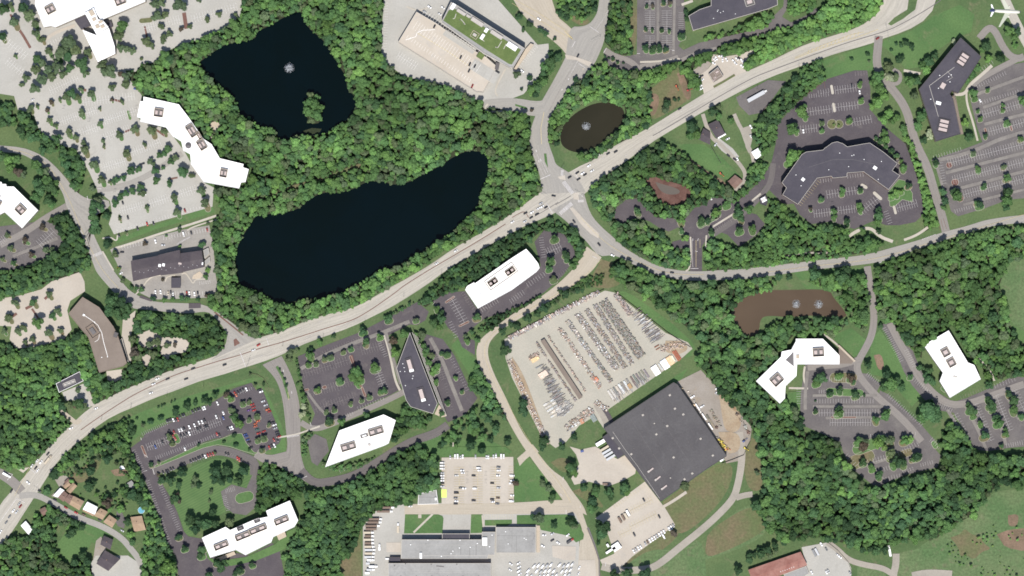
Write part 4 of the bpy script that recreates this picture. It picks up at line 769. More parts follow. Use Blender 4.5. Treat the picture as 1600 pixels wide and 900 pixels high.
# B15
b = building('office_building', 'white-roofed office with stepped ends and three plant wells beside the striped lawn', OFF, '317,839 354,822 361,827 400,810 420,806 417,797 454,781 467,812 461,822 428,838 425,846 385,866 370,858 330,870', 13)
screen(b, 347, 851, 22, 9, -22); screen(b, 381, 836, 24, 9, -22); screen(b, 404, 826, 28, 9, -22); screen(b, 441, 812, 22, 9, -22); screen(b, 377, 824, 10, 6, -22, 1, 'unit_dark', 'unit_dark', 1, 'dark_roof'); screen(b, 403, 812, 9, 6, -22, 1, 'unit_dark', 'unit_dark', 1, 'dark_roof')
seam(b, '360,830 370,858'); seam(b, '417,806 430,836'); vents(b, [(356, 834), (330, 842), (412, 842), (395, 847), (425, 822), (450, 795), (426, 815), (404, 846)], 'unit_dark', .35, .6)
mb = MB(); sq = [loc(b, *p) for p in pts('432,835 445,829 448,838 436,844')]; sq = sq if area(sq) > 0 else sq[::-1]; mb.prism(sq, 0, 4); mb.build('entrance_wing', 'light_stone', b); mb = MB(); sq = [loc(b, *p) for p in pts('338,872 366,861 369,866 340,877')]; sq = sq if area(sq) > 0 else sq[::-1]; mb.prism(sq, 0, 4); mb.build('entrance_wing', 'light_stone', b)
# B16 warehouse
b = building('warehouse', 'huge dark flat-roofed warehouse dotted with skylights, south-east of the storage yard', 'warehouse', '943,669 1052,597 1058,600 1135,712 1112,727 1100,735 1032,783', 9, 'wall_tan', 'warehouse_roof', .4, 'dark_trim', 1, False)
for x, y in ((1046, 617), (1054, 638), (1067, 647), (1004, 648), (1042, 665), (1025, 678), (1094, 685), (1052, 714), (1113, 711), (957, 684), (967, 700), (986, 709), (1081, 739), (1069, 748), (1047, 746), (1022, 661)):
    s = 3.2 if x not in (1047, 1022) else 2; unit(b, x, y, s, s * .9, .5, -34, 'unit_metal', 'skylight_kerb'); unit(b, x, y, s * .75, s * .65, .75, -34, 'wall_pale', 'skylight')
for x, y in ((1016, 734), (1027, 747), (1037, 761)): unit(b, x, y, 11, 2.2, 1.1, -38, 'pink_metal', 'roof_duct'); unit(b, x - 3, y + 2, 3, 3, 1.5, -38, 'unit_metal')
vents(b, [(1088, 729), (1036, 733), (1107, 701), (1022, 636), (1075, 690), (1061, 662), (1003, 674), (990, 700), (1042, 651), (1035, 655)], 'unit_dark', .4); seam(b, '957,674 975,700 996,728 1030,778', .3, 'trim'); seam(b, '990,652 1085,790' if False else '985,655 1040,740', .2, 'unit_dark'); seam(b, '1018,632 1075,720', .2, 'unit_dark')
for k in range(3): 
    p, q = ((1086, 632), (1106, 662)); x, y = 1090 + k * 10, 636 + k * 15; unit(b, x, y, 2, 12, 3, -34, 'unit_white', 'wall_cabinet', z=0)
for k in range(9):
    t = (k + .5) / 9; p = Vector((945, 670)).lerp(Vector((1053, 599)), t); q = Vector((1032, 781)).lerp(Vector((1134, 713)), t); seam(b, f'{p.x + 2},{p.y + 2} {q.x - 2},{q.y - 3}', .18, 'wall_dark')
for k in range(6):
    t = (k + .7) / 7; p = Vector((945, 670)).lerp(Vector((1032, 781)), t); q = Vector((1053, 599)).lerp(Vector((1134, 713)), t); seam(b, f'{p.x + 2},{p.y} {q.x - 2},{q.y + 1}', .14, 'wall_dark')
b = building('loading_annex', 'low dark-roofed loading annex on the west side of the big warehouse', 'annex', '941,683 956,672 981,706 965,717', 6, 'wall_tan', 'dark_roof', .3, 'dark_trim', 1, False); unit(b, 957, 684, 3, 3, .6, -34, 'unit_metal', 'skylight'); unit(b, 967, 699, 3, 3, .6, -34, 'unit_metal', 'skylight')
# B17 depot
b = building('depot_hall', 'grey-roofed upper hall of the truck depot with a bright white roof hatch', 'depot hall', '628,842 753,842 753,830 774,830 773,866 763,866 762,872 627,872', 10, 'wall_brick', 'grey_roof', .4, 'trim', 2)
unit(b, 658, 867, 3.5, 9, 2.2, 0, 'unit_white', 'stair_head'); unit(b, 757.5, 845, 7.5, 12.5, 2.2, 0, 'unit_white'); seam(b, '662,867 760,867', .4, 'trim'); seam(b, '744,850 744,867', .4, 'unit_dark'); seam(b, '734,855 734,867', .3, 'unit_dark'); seam(b, '720,856 720,866', .3, 'unit_dark'); seam(b, '627,850 760,851', .15, 'trim'); vents(b, [(669, 843), (642, 850), (708, 860), (705, 864), (746, 848), (735, 854), (719, 843), (765, 853), (769, 835), (718, 855), (690, 868)], 'unit_white', .5)
b = building('depot_hall', 'grey-roofed lower hall of the truck depot cut by the bottom edge', 'depot hall', '607,879 767,879 767,960 607,960', 9, 'wall_brick', 'grey_roof', .4, 'trim', 2)
for k in range(6): unit(b, 626.5 + k * 24.3, 900, 1.6, 1.6, .8, 0, 'unit_dark', 'roof_vent')
seam(b, '607,890 767,891', .2, 'trim'); seam(b, '640,893 767,894', .2, 'trim'); vents(b, [(634, 880), (674, 881), (617, 883), (714, 881)], 'unit_dark', .5); unit(b, 688, 884, 12, 1.4, .4, 5, 'unit_dark')
b = building('depot_hall', 'grey-roofed square hall at the right of the truck depot', 'depot hall', '775,823 837,823 837,863 775,863', 7, 'wall_brick', 'grey_roof', .4, 'trim', 1); seam(b, '776,836 837,837', .2, 'unit_dark'); seam(b, '807,837 807,863', .2, 'unit_dark'); seam(b, '800,825 800,862', .15, 'unit_dark'); vents(b, [(819, 840), (794, 849), (790, 830), (822, 842)], 'unit_white', .45)
mb = MB(); mb.box(*loc(b, 841, 842), 0, 5 * S, 42 * S, 2.2); mb.build('loading_dock', 'light_stone', b)
b = building('office_block', 'entrance block north of the truck depot, its roof coloured dark for shade', 'entrance block', '691,833 734,833 734,841.6 691,841.6', 8, 'wall_brick', 'dark_roof', .3, 'trim', 2)  # shade is put into this block's roof colour
b = building('loading_annex', 'dark-roofed annex between the two grey depot halls', 'annex', '609,870 626,870 626,878.5 609,878.5', 5, 'wall_brick', 'dark_roof', .3, 'dark_trim', 1, False)
b = building('shed', 'pale grey-roofed shed with a vent, beside the depot car park', 'shed', '654,771 682,765 685,787 653,788', 5, 'wall_white', 'grey_roof', .2, 'white_trim', 1, False); unit(b, 681, 779, 2.6, 4, 2, 0, 'unit_white'); seam(b, '654,776 683,777', .25, 'unit_dark')
# B19, B20
b = building('office_building', 'white-roofed office of two wings joined at an angle, south of the muddy pond', OFF, '1242,529 1284,529 1310,555 1310,569 1244,569 1243,587 1226,603 1225,622 1217,630 1180,595 1219,557 1220,549 1235,546 1242,533', 13)
screen(b, 1277, 550, 17, 13, -3); screen(b, 1212, 593, 17, 15, -42); unit(b, 1245, 557, 5, 6, 1.2, 0, 'light_stone'); vents(b, [(1217, 576), (1194, 594), (1293, 553), (1262, 540), (1285, 563), (1250, 558), (1207, 607), (1303, 555)], 'unit_dark', .35, .6); seam(b, '1239,573 1239,548 1228,562', .35)
mb = MB(); sq = [loc(b, *p) for p in pts('1226,562 1238,550 1238.5,572')]; sq = sq if area(sq) > 0 else sq[::-1]; mb.prism(sq, 13.1, 13.6); mb.build('roof_light', 'unit_dark', b)
mb = MB(); sq = [loc(b, *p) for p in pts('1310,539 1335,563 1330,568 1311,568')]; sq = sq if area(sq) > 0 else sq[::-1]; mb.prism(sq, 0, 2.6); mb.build('terrace', 'brown_roof', b); mb = MB(); mb.box(*loc(b, 1322.5, 552), 2.6, 36 * S, 2.2, .4, R(-44)); mb.build('terrace_wall', 'light_stone', b)
b = building('office_building', 'white-roofed office with one widened end, beside the eastern woods', OFF, '1441,539 1480,516 1510,566 1520,570 1530,592 1482,621 1466,595 1471,582 1456,561', 13)
screen(b, 1475, 550, 12, 13, -29, 2.2, nu=1); screen(b, 1484, 566, 12, 13, -29, 2.2, nu=1); vents(b, [(1460, 543), (1488, 600), (1493, 587), (1465, 583), (1460, 570), (1481, 540)], 'unit_dark', .3, .5); unit(b, 1490, 588, 6, 3, .5, 15, 'trim')
# B21 red roof hall
q4 = pts('1169,890 1250,862 1260,882 1178,914'); v = sum((W(p) for p in q4), Vector()) / 4; BLD.append(q4)
b = thing('workshop', 'long workshop with a rusty red ridged roof at the bottom edge', 'workshop', v); b['h'] = 6; gable(b, [loc(b, *p) for p in q4], 6, 1.2, 'wall_tan', 'red_roof')
for k in range(7): unit(b, 1219 + k * 3.4, 892.5 - k * 1.2, 1, .8, 1.2, -20, 'unit_white', 'roof_vent', z=6)
b = building('lean_to', 'pale flat-roofed lean-to along the red-roofed workshop', 'lean-to', '1224,897 1259,884 1264,896 1230,912', 3.5, 'wall_pale', 'grey_roof', .15, 'trim', 1, False)
# filling station
b = building('filling_station', 'small pinkish flat-roofed shop on the roadside forecourt', 'shop', '1121,105.5 1130,120 1115,130 1107,116.5', 5.5, 'wall_tan', 'brown_roof', .5, 'trim', 1)
for x, y, w_, d in ((1117, 122, 5, 4), (1115, 126, 4, 2), (1120, 113, 9, 6)): screen(b, x, y, w_, d, -33, .7, 'pink_metal', 'pink_metal', 1, 'brown_roof', .3, .8)
seam(b, '1112,127 1126,118', .3, 'trim')
# small houses
def house(label, t, h=5, rise=2.2, wall='wall_white', roof='shingle_roof', chim=None, name='house', cat='house', group=None):
    q4 = pts(t); v = sum((W(p) for p in q4), Vector()) / 4; BLD.append(q4); b = thing(name, label, cat, v, 0, group); b['h'] = h
    L = [loc(b, *p) for p in q4]; r = gable(b, L, h, rise, wall, roof)
    if chim: 
        cx, cy = loc(b, *chim); mb = MB(); mb.box(cx, cy, h, .9, .9, rise + 1.2); mb.build('chimney', 'wall_brick', r)
    a, c = Vector(L[0]), Vector(L[1]); d = c - a
    for k in (.22, .5, .78):
        p = a.lerp(c, k); mb = MB(); n = Vector((d.y, -d.x)).normalized(); n = n if n.dot(p) > 0 else -n; p2 = p + n * .04; u = d.normalized() * .5
        mb.face([(p2.x - u.x, p2.y - u.y, 1.2), (p2.x + u.x, p2.y + u.y, 1.2), (p2.x + u.x, p2.y + u.y, 2.5), (p2.x - u.x, p2.y - u.y, 2.5)]); mb.build('window' if k != .5 else 'door', 'glass' if k != .5 else 'wall_brown', b)
    return b
house('grey-roofed house with a white porch roof at one end, beside the wooded driveways', '1106,195 1121,188 1132,209 1119,216', 5, 2, chim=(1119, 200)); b = building('porch', 'white flat porch roof on the grey-roofed house by the driveways', 'porch', '1120,213 1132,207 1134.5,210.5 1122.5,217', 3, 'wall_white', 'white_roof', .1, 'white_trim', 1, False)
house('weathered grey house with a hipped outline beside the green lawn south of the highway', '1099,201 1109,208 1109,226 1092,218', 5, 1.8, 'wall_pale', 'shingle_roof', (1098, 210)); house('white metal-roofed garage between driveway and dark car park', '1174,238 1184,232 1191,241 1181,249', 4, 1, 'wall_white', 'white_roof', None, 'garage', 'garage'); house('brown-roofed barn at the foot of the sloping lawn', '1137,284 1148,274 1160,283 1148,295', 4.5, 1.6, 'wall_brown', 'brown_shingle', None, 'barn', 'barn')
b = building('cooling_plant', 'fenced square plant enclosure with a white cooling unit beside the dark lot', 'plant enclosure', '1186,311 1196,304 1200,313 1197,322 1188,319', 3, 'wall_dark', 'dark_roof', .8, 'dark_trim', 1, False); unit(b, 1193, 312, 8, 7, 1.5, -28, 'unit_white'); 
for k in range(3): unit(b, 1190.5 + k * 2.5, 313.5 - k * 1.5, 1.6, 3.5, 1.9, -28, 'unit_metal')
RH = 'row of old houses along the side street'
house('white flat-ridged house at the top of the old street row', '101,766 95,762.5 85,774 91,776', 5.5, .8, 'wall_white', 'white_roof', None, group=RH); house('small pale pink extension behind the top house of the street row', '99,759 107,752.5 111,757 103,763', 4, .8, 'wall_tan', 'tan_roof', None, group=RH); house('small brown-roofed outhouse at the top of the street row', '101,753 107,747.5 111,751 105,756.5', 3.5, 1, 'wall_brick', 'brown_shingle', None, 'outhouse', 'outhouse')
house('narrow dark brown roofed house second from the top of the street row', '101,767 107,772 100,783 92.5,777', 6, 1.6, 'wall_brick', 'brown_shingle', (101, 775), group=RH); house('tan-roofed rear house with a white gable line behind the street row', '105,766 115,754 121,759 111,770', 5.5, 1.5, 'wall_tan', 'tan_roof', None, group=RH); house('dark brown roofed house with chimney in the middle of the street row', '109,772 117,776 109,787 102,781.5', 6, 1.6, 'wall_brick', 'brown_shingle', (112, 778), group=RH)
house('wide tan-roofed house in the middle of the street row', '116,775 132,783 124.5,796 110,787.5', 6, 1.8, 'wall_white', 'tan_roof', (123, 783), group=RH); b = house('house with white upper roof and tan lower roof in the street row', '137.5,784 153,792 149,803 131,795', 6, .6, 'wall_white', 'white_roof', None, group=RH); unit(b, 139.5, 799, 19, 7, 3.5, 27, 'tan_roof', 'front_roof', z=1)
house('tan-roofed house beside the driveway near the lower end of the street row', '158,794 169,799.5 161,811 148,805', 6, 1.5, 'wall_white', 'tan_roof', (160, 800), group=RH); house('last tan-roofed house at the lower end of the street row', '172,804.5 183,812 176,823.5 163,815', 6, 1.5, 'wall_white', 'tan_roof', (174, 813), group=RH)
house('light tan-roofed bungalow beside the blue pool', '205,808 222,806 228,827 211,830', 4.5, 1.4, 'wall_tan', 'tan_roof', (214, 815)); house('large grey-roofed house, northern half, at the end of the side street', '163,837 177,843 173,858 158,850', 5.5, 1.8, 'wall_pale', 'shingle_roof', (168, 846)); house('grey slate-roofed house, southern half, beside the pale parking pad', '165,860 188,873 170,891 152,880', 5.5, 2, 'wall_pale', 'shingle_roof', (168, 874)); house('small white-roofed house wedged in trees beside the highway', '41,814 51,826 46,835 34,821', 5, 1.4, 'wall_white', 'white_roof', None)
house('small brick-red house hidden in the trees by the junction', '63,796 71,792 77,800 68,805', 5, 1.5, 'wall_brick', 'brown_shingle', None); house('grey and white garden shed beside the bare earth plot', '199,755 206,751 213,760 206,765', 3.2, 1, 'wall_white', 'grey_roof', None, 'garden_shed', 'shed'); house('tiny white shed at the head of the bare earth plot', '187,729 192,727 195,732 190,734', 2.6, .8, 'wall_white', 'white_roof', None, 'garden_shed', 'shed')
p = thing('swimming_pool', 'round blue above-ground swimming pool beside the tan bungalow', 'swimming pool', W((221, 797))); mb = MB(); mb.cyl(0, 0, 0, 4, 1.25, 24); mb.build('pool_wall', 'white_trim', p); mb = MB(); mb.cyl(0, 0, 1.2, 3.8, .12, 24); mb.build('pool_water', 'pool_blue', p)
# long lumber rack in the yard
b = thing('lumber_rack', 'long narrow brown-roofed rack running down the storage yard', 'rack', W((877.5, 576.5))); b['h'] = 4; d = W((907.5, 622)) - W((847.5, 531)); L = d.length; an = math.atan2(d.y, d.x)
mb = MB(); mb.box(0, 0, 3.6, L, 5.2, .35, an); mb.build('rack_roof', 'brown_roof', b)
for k in range(12):
    t = (k + .5) / 12 - .5; mb = MB(); mb.box(d.x * t, d.y * t, .2, .35, 4.2, 3.4, an); mb.build('rack_frame', 'wall_brown', b)
mb = MB(); mb.box(0, 0, .3, L * .98, 3.2, 2.6, an); mb.build('stacked_boards', 'brown_roof', b)
# ================================================================== TREES
TONE = {'m': (.130, .240, .088), 'd': (.066, .128, .062), 'l': (.185, .335, .108), 'w': (.42, .48, .32), 'r': (.14, .118, .09), 'y': (.20, .30, .10), 'g': (.150, .205, .108), 'b': (.098, .188, .084), 'x': (.16, .17, .115)}
def crown_mesh(name, seed, lobes=9, quads=240, mat='leaf_wood', flat=1.0, size=.2, trunk=True, conifer=False):
    """a unit crown (radius 1, centre at z=0): lobed, uneven, made of many small leaf clumps with gaps between"""
    r = np.random.default_rng(seed); C_ = []
    for i in range(lobes):
        a = 6.2832 * (i + r.uniform(-.3, .3)) / lobes * 1.618 * 2; u = math.sqrt((i + .6) / lobes)
        rad = .64 * u + r.uniform(-.07, .07); C_.append((rad * math.cos(a), rad * math.sin(a), r.uniform(-.15, .45) * (1.15 - u) * 1.6 * flat + .12, r.uniform(.27, .45)))
    C_.append((r.uniform(-.15, .15), r.uniform(-.15, .15), .5 * flat, .45))
    if conifer: C_ = [(.0, .0, -.6 + .32 * k, .75 - .15 * k) for k in range(6)]
    V = []; F = []
    for c in C_:                                # the dense inside of each bough
        i0 = len(V); k1 = c[3] * .82
        for a_ in range(4):
            for b_ in range(7):
                th = (-.75 + a_ * .72); ph = b_ * .8976 + a_ * .4; q_ = k1 * r.uniform(.82, 1.1); V.append((c[0] + q_ * math.cos(th) * math.cos(ph), c[1] + q_ * math.cos(th) * math.sin(ph), c[2] + q_ * math.sin(th)))
        V.append((c[0], c[1], c[2] + k1))
        for a_ in range(3):
            for b_ in range(7): F.append([i0 + a_ * 7 + b_, i0 + a_ * 7 + (b_ + 1) % 7, i0 + (a_ + 1) * 7 + (b_ + 1) % 7, i0 + (a_ + 1) * 7 + b_])
        for b_ in range(7): F.append([i0 + 21 + b_, i0 + 21 + (b_ + 1) % 7, i0 + 28])
    wts = np.array([c[3] ** 2 for c in C_]); wts /= wts.sum()
    for k in range(quads):
        c = C_[r.choice(len(C_), p=wts)]
        d = r.normal(size=3); d /= np.linalg.norm(d); d[2] = d[2] if d[2] > -.35 else -d[2]
        p = np.array(c[:3]) + d * c[3] * r.uniform(.72, 1.06)
        n = d + r.normal(size=3) * .32; n /= np.linalg.norm(n)
        u = np.cross(n, r.normal(size=3)); u /= np.linalg.norm(u); v = np.cross(n, u)
        s = size * r.uniform(.55, 1.2); s2 = s * r.uniform(.55, 1)
        i0 = len(V); m = r.integers(0, 2)
        ring = [(-.5, -.35), (.1, -.5), (.5, 0), (.15, .5), (-.45, .35)] if m else [(-.5, -.5), (.5, -.4), (.45, .5), (-.4, .45)]
        bend = n * s * r.uniform(-.15, .15)
        for j, (x, y) in enumerate(ring): V.append(tuple(p + u * s * x * 1.15 + v * s2 * y * 1.15 + (bend if j % 2 else 0)))
        F.append(list(range(i0, i0 + len(ring))))
    if trunk:
        i0 = len(V); z0, z1 = -1.5, .1
        for z, rr in ((z0, .09), (z1, .045)):
            for j in range(5): V.append((rr * math.cos(j * 1.2566), rr * math.sin(j * 1.2566), z))
        for j in range(5): F.append([i0 + j, i0 + (j + 1) % 5, i0 + 5 + (j + 1) % 5, i0 + 5 + j])
    me = bpy.data.meshes.new(name); me.from_pydata(V, [], F); me.materials.append(MATS[mat])
    if trunk:
        me.materials.append(MATS['bark'])
        for p in list(me.polygons)[-5:]: p.material_index = 1
    me.update(); return me
CROWNS = [crown_mesh('crown', 100 + i, [8, 9, 11, 7, 10, 12][i], 620, 'leaf_tree', [.9, 1.1, 1, .8, 1.2, 1][i], .17, False) for i in range(6)]
def trunk_mesh():
    mb = MB(); mb.tube((0, 0, -1.5), (0, 0, .15), .075, 7, .045)
    for k in range(5):
        a = k * 1.2566 + .3; mb.tube((0, 0, -.5 + k * .1), (.5 * math.cos(a), .5 * math.sin(a), .15 + .08 * k), .035, 5, .012)
    return mb.mesh('trunk', 'bark')
TRUNK = trunk_mesh()
TREES = []                          # (photo x, y, r in photo px)
NT = 0
def tree(x, y, r, tone, label, group, hk=1.0):
    global NT; NT += 1
    rm = r * S; zc = rm * 1.25 * hk + .6
    t = thing('tree', label, 'tree', W((x, y)), random.random() * 6.28, group)
    c = link('crown', CROWNS[random.randrange(6)], t, (0, 0, zc)); c.scale = (rm * random.uniform(1.0, 1.14), rm * random.uniform(.98, 1.1), rm * random.uniform(.8, 1.05) * hk)
    b = TONE[tone]; k = random.uniform(.84, 1.16); h = random.uniform(-.07, .07); c.color = (b[0] * k * (1 + h), b[1] * k, b[2] * k * (1 - h), 1)
    k = link('trunk', TRUNK, t, (0, 0, zc)); k.scale = (rm, rm, zc / 1.5)
    return t
SZ = lambda r: 'small' if r < 4.2 else 'medium-sized' if r < 7 else 'large' if r < 11 else 'very large'
TW = {'m': 'green', 'd': 'dark green', 'l': 'bright green', 'w': 'pale blossoming', 'r': 'bronze-leaved', 'y': 'yellow-green', 'g': 'dull green', 'b': 'deep green'}
ALL = []
def inside(x, y, p):
    c = False
    for i in range(len(p)):
        (xa, ya), (xb, yb) = p[i - 1], p[i]
        if (ya > y) != (yb > y) and x < (xb - xa) * (y - ya) / (yb - ya) + xa: c = not c
    return c
def trees(place, group, data, isl=None, base='m', bed=-18):
    """data: blocks 'zCR x,y,r[tone] ...' in enlarged-tile pixels"""
    L = []; ox = oy = 0; k = 1
    for q in data.split():
        if q[0] == 'z': ox, oy, k = int(q[1]) * 400, int(q[2]) * 225, 4; continue
        if q == 'px': ox = oy = 0; k = 1; continue
        tn = base
        if q[-1].isalpha(): tn = q[-1]; q = q[:-1]
        a = [float(v) for v in q.split(',')]; L.append((ox + a[0] / k, oy + a[1] / k, a[2] / k, tn))
    L.sort()
    for i, (x, y, r, tn) in enumerate(L):
        if not isl and 2.5 < r < 9 and any(inside(x, y, p) for p in LOTS):
            island('planting_bed', capsule(x + .3, y + r * .45, r * 2.2, r * 1.5, bed + random.choice((0, 0, 90))), random.choice(['lawn', 'lawn', 'grass', 'dry_grass']))
        ALL.append((x, y, r, tn, f'{SZ(r)} {TW[tn]} tree {place}, {nth(i + 1)} from left', group)); TREES.append((x, y, r))
        if isl and r < 9:
            island('planting_bed', capsule(x + r * .25, y + r * .5, r * 2.3, r * 1.1, isl), random.choice(['lawn', 'dry_grass']))
trees('in the upper-left pale car park', 'trees in the upper-left pale car park', 'z00 30,60,40d 70,40,25 95,140,35g 150,50,40d 190,100,45 225,150,25 230,210,30g 270,250,22 310,320,25g 100,350,14g 20,230,28d 330,360,12g 440,265,50g 400,320,42g 480,320,42g 515,60,12 555,330,26 430,350,40b 370,355,28', 72, 'g')
trees('on the pale lot beside the fountain pond', 'trees in the upper pale car park', 'z00 770,170,45m 750,230,38 800,310,30g 760,300,32g 830,320,26g 1130,40,55g 985,105,40g 1035,100,28g 1010,20,35 975,30,35 1370,90,22g 1300,125,22g 1190,170,20g 1135,185,18r 920,265,36g 950,290,26g 1060,215,24g 1025,245,28g 1010,170,22 1475,95,16g 885,370,12g 1245,5,20', None, 'g')
trees('on the curved strip between pale car parks', 'trees on the curved strip', 'z00 170,490,30g 230,440,35 270,500,42 225,560,40 310,440,40g 330,480,36 370,420,42g 400,470,32 440,430,36b 520,410,52b 540,460,30 690,450,58g 650,410,40 705,550,26g 140,530,18g 235,370,32b 270,400,30 800,480,35 760,470,22r 790,530,32', None, 'g')
trees('in the pale lot beside the Z-shaped office', 'trees in the big pale car park', 'z00 575,590,30g 455,590,38b 420,610,32g 490,610,26 510,560,18g 375,625,14g 325,640,18r 298,690,17r 195,680,24g 235,665,14g 515,710,25g 625,680,12g 700,625,14r 765,635,15g 315,755,22g 350,785,16g 630,775,20g 435,830,26g 475,860,22g 750,840,27g 850,810,28g 955,820,34g 1030,825,22g 365,870,38b 645,880,14g 525,895,20g z01 535,40,32g 595,130,34g 650,15,13g 795,60,32g 905,5,16g 505,125,32b 640,225,30g 690,240,14', 75, 'g')
trees('along the access lane of the pale lots', 'trees along the access lane', 'z01 825,170,32b 870,160,22 940,110,20g 960,125,20g 1000,70,22b 1055,35,30b 1030,60,22 1070,110,24b 1100,90,22g 975,170,30b 980,230,30b 1020,150,14 885,265,22b 890,310,26g 870,285,18 1060,250,24b 1150,180,40b 1200,200,20g 725,370,28b 755,330,26 790,310,26 830,295,26 740,225,22 775,215,22 715,235,20', None, 'b')
trees('in the lower pale car park', 'trees in the lower pale car park', 'z01 1090,340,28g 1110,425,28g 1260,290,28g 1285,370,35g 920,400,16 750,465,14 790,555,12g', 70, 'g')
trees('along the office street at the left', 'trees along the office street', 'z01 625,350,32g 600,385,40b 585,420,36b 600,500,40b 585,540,32 620,540,22 590,460,38 670,450,27b 580,280,22g 470,260,34b 440,190,38b 420,130,40 400,70,32 330,30,42b 280,40,35 675,630,32d 640,400,28 460,200,30 430,90,30', None, 'b')
trees('around the left white office', 'trees round the left office', 'z01 120,175,36r 145,190,30g 230,130,38 260,170,34b 300,230,40 330,280,44b 270,290,44b 240,330,40 310,350,42b 350,310,26 215,120,22 350,250,30 60,100,40l 110,100,30 20,80,40b 70,150,36 240,250,36b 290,170,30g 330,380,30', None, 'm')
trees('in the grey car park near the left edge', 'trees in the left grey car park', 'z01 160,605,24r 70,650,24g 200,690,22r 290,660,22g 330,665,20 90,745,20b 270,520,24r 20,720,18g 50,570,18g', 20, 'g')
trees('in the tan car park at the left edge', 'trees in the left tan car park', 'z02 100,95,26g 215,90,28b 310,40,26g 60,185,28g 330,170,24b 365,145,24g 245,215,44m 150,245,22g 115,270,22g 310,280,32g 380,265,22g 160,340,18g 205,320,22g 30,270,20', 60, 'g')
trees('in the clump beside the brown office', 'round clump by the brown office', 'z02 700,80,48b 760,90,50d 800,120,42b 740,150,52 690,140,42 790,170,36 720,50,30d', None, 'b')
trees('around the hotel', 'trees round the hotel', 'z01 1265,628,24b 1125,640,12l 910,625,18r 725,690,24g 770,855,18g 1300,500,12g 1040,575,9 1125,535,18g 745,780,14y 720,680,18 1018,848,12r 1300,790,18l 1290,830,20 px 222,452,5b 214,450,4b 240,467,5d 257,469,5 270,468,4 285,466,5b 293,467,5b 310,468,4b 325,462,5r 206,449,4b', None, 'm')
trees('in the forecourts by the brown office', 'trees by the small pale lots', 'z02 940,350,30g 985,335,34g 1050,360,22 1095,355,18r 850,400,40r 870,430,34 830,320,30 960,410,34 490,640,18 500,720,40b 440,735,22 530,740,28 475,740,20r', None, 'g')
trees('on the lawn above the busy car park', 'trees along the car park lawn', 'px 206,664,5d 224,664,4g 236,659,4.5d 252,653,4.5d 275,644,6.5d 293,634,7d 306,629,5d 321,625,6d 328,629,5d 338,617,6b 354,617,5r 361,622,6m 248,636,2.2d 253,634,2.2d 257,632,2.2d 268,628,2.2d 273,626,2.2d 214,654,2.5d 399,602,3.5g 412,600,3d 391,585,3g 209,675,6d', None, 'd')
trees('in the lower-left busy car park', 'trees in the busy car park', 'px 363,640,6g 367,651,8b 375,662,9m 389,656,4.5g 402,651,5.5g 380,631,5g 389,628,4.5g 265,682,5.5 270,692,5g 403,688,5 413,685,5.5g 420,664,4g 410,703,5 366,680,4d 369,695,4d 390,702,3d 311,695,3.2d 350,690,3d 235,726,4d 248,723,3g 336,707,3g', None, 'g')
trees('on the striped lawn', 'trees on the striped lawn', 'z03 1070,300,36d 1140,250,36d 1020,300,22 1120,330,26 1350,240,40d 1420,240,42d 1350,290,36 1440,290,30 1390,310,30 1530,240,38d 1500,300,36 1225,290,22g 1210,330,22g 1245,335,20 1320,375,16g 1310,430,12g 1330,495,32d 1110,390,18r 1120,430,18r 1080,430,22 1190,550,40d 1230,600,40 1290,570,42b 1350,570,34 1240,560,34 1440,560,36g 1000,310,16 1100,410,30', None, 'd')
trees('along the dark drive below left', 'trees along the dark drive', 'z03 840,220,24d 870,240,18d 830,160,18 950,205,16d 990,265,14r 1120,655,24d 1155,725,26d 1265,730,28b 1260,770,28 1390,830,48b 1360,810,30 1500,860,30d 1310,890,30d 1580,830,22 1470,885,20', None, 'd')
trees('in the yards of the old street', 'trees in the old street gardens', 'z03 570,240,38d 680,170,35d 660,140,20 560,340,36d 590,320,22 335,260,28d 350,280,24 295,370,26b 680,440,40r 670,410,26d 460,620,36d 440,640,28 520,770,32d 470,810,30 660,350,10 735,318,12d 830,390,38d 720,390,22d 890,850,14d 830,690,22b 740,540,14 820,640,26l 800,560,26 760,480,30l 1060,840,55l 880,410,36 450,270,12 690,480,18l', None, 'd')
trees('in the dark lots by the wedge offices', 'trees beside the wedge offices', 'z12 340,420,34m 345,390,20d 400,340,22m 485,300,16d 465,430,24g 430,445,20g 330,480,20 375,475,18g 545,400,18g 595,380,20b 685,340,28b 670,270,30b 830,195,28b 775,305,24m 1000,200,22g 745,495,34m 630,520,40m 610,560,36m 655,560,30 640,590,28m 525,580,27b 385,635,24m 710,680,20g 660,700,18g 590,720,18g 490,760,20g 440,775,18g 800,640,24b 780,650,20 870,400,38l 860,330,30r 930,290,36m 1040,290,26g 1065,390,24b 1095,420,22g 1120,510,28l 1130,490,24 1195,415,24b 1380,180,30b 1310,300,16g 1320,330,20m 1160,190,36b 1110,220,34b 1160,160,24d 1070,70,34b 1130,130,24 1150,240,30 690,790,24b 540,835,28m 460,830,32d 300,740,22w 290,790,26w 300,700,20 260,600,12 290,660,18 190,610,12d 180,570,10d 150,510,9d 165,540,9g 220,400,30g 210,440,26g 250,390,20g 265,390,10 px 664,553,5.5m 669,567,6m 675,582,6l 681,597,5m 690,646,5b 699,628,5d 662,540,5m 712,590,4m 722,612,4b 690,552,4d 580,738,6b 562,745,5b 612,716,6d 625,706,5b', None, 'm')
trees('beside the long white office and its lot', 'trees beside the long white office', 'z21 265,590,30b 335,690,26d 345,720,22 240,730,32b 230,780,24 365,540,30d 400,600,34m 390,560,30 420,650,28 390,760,30m 260,845,26g 400,540,20 370,740,18d 160,720,14d 420,690,26', None, 'b')
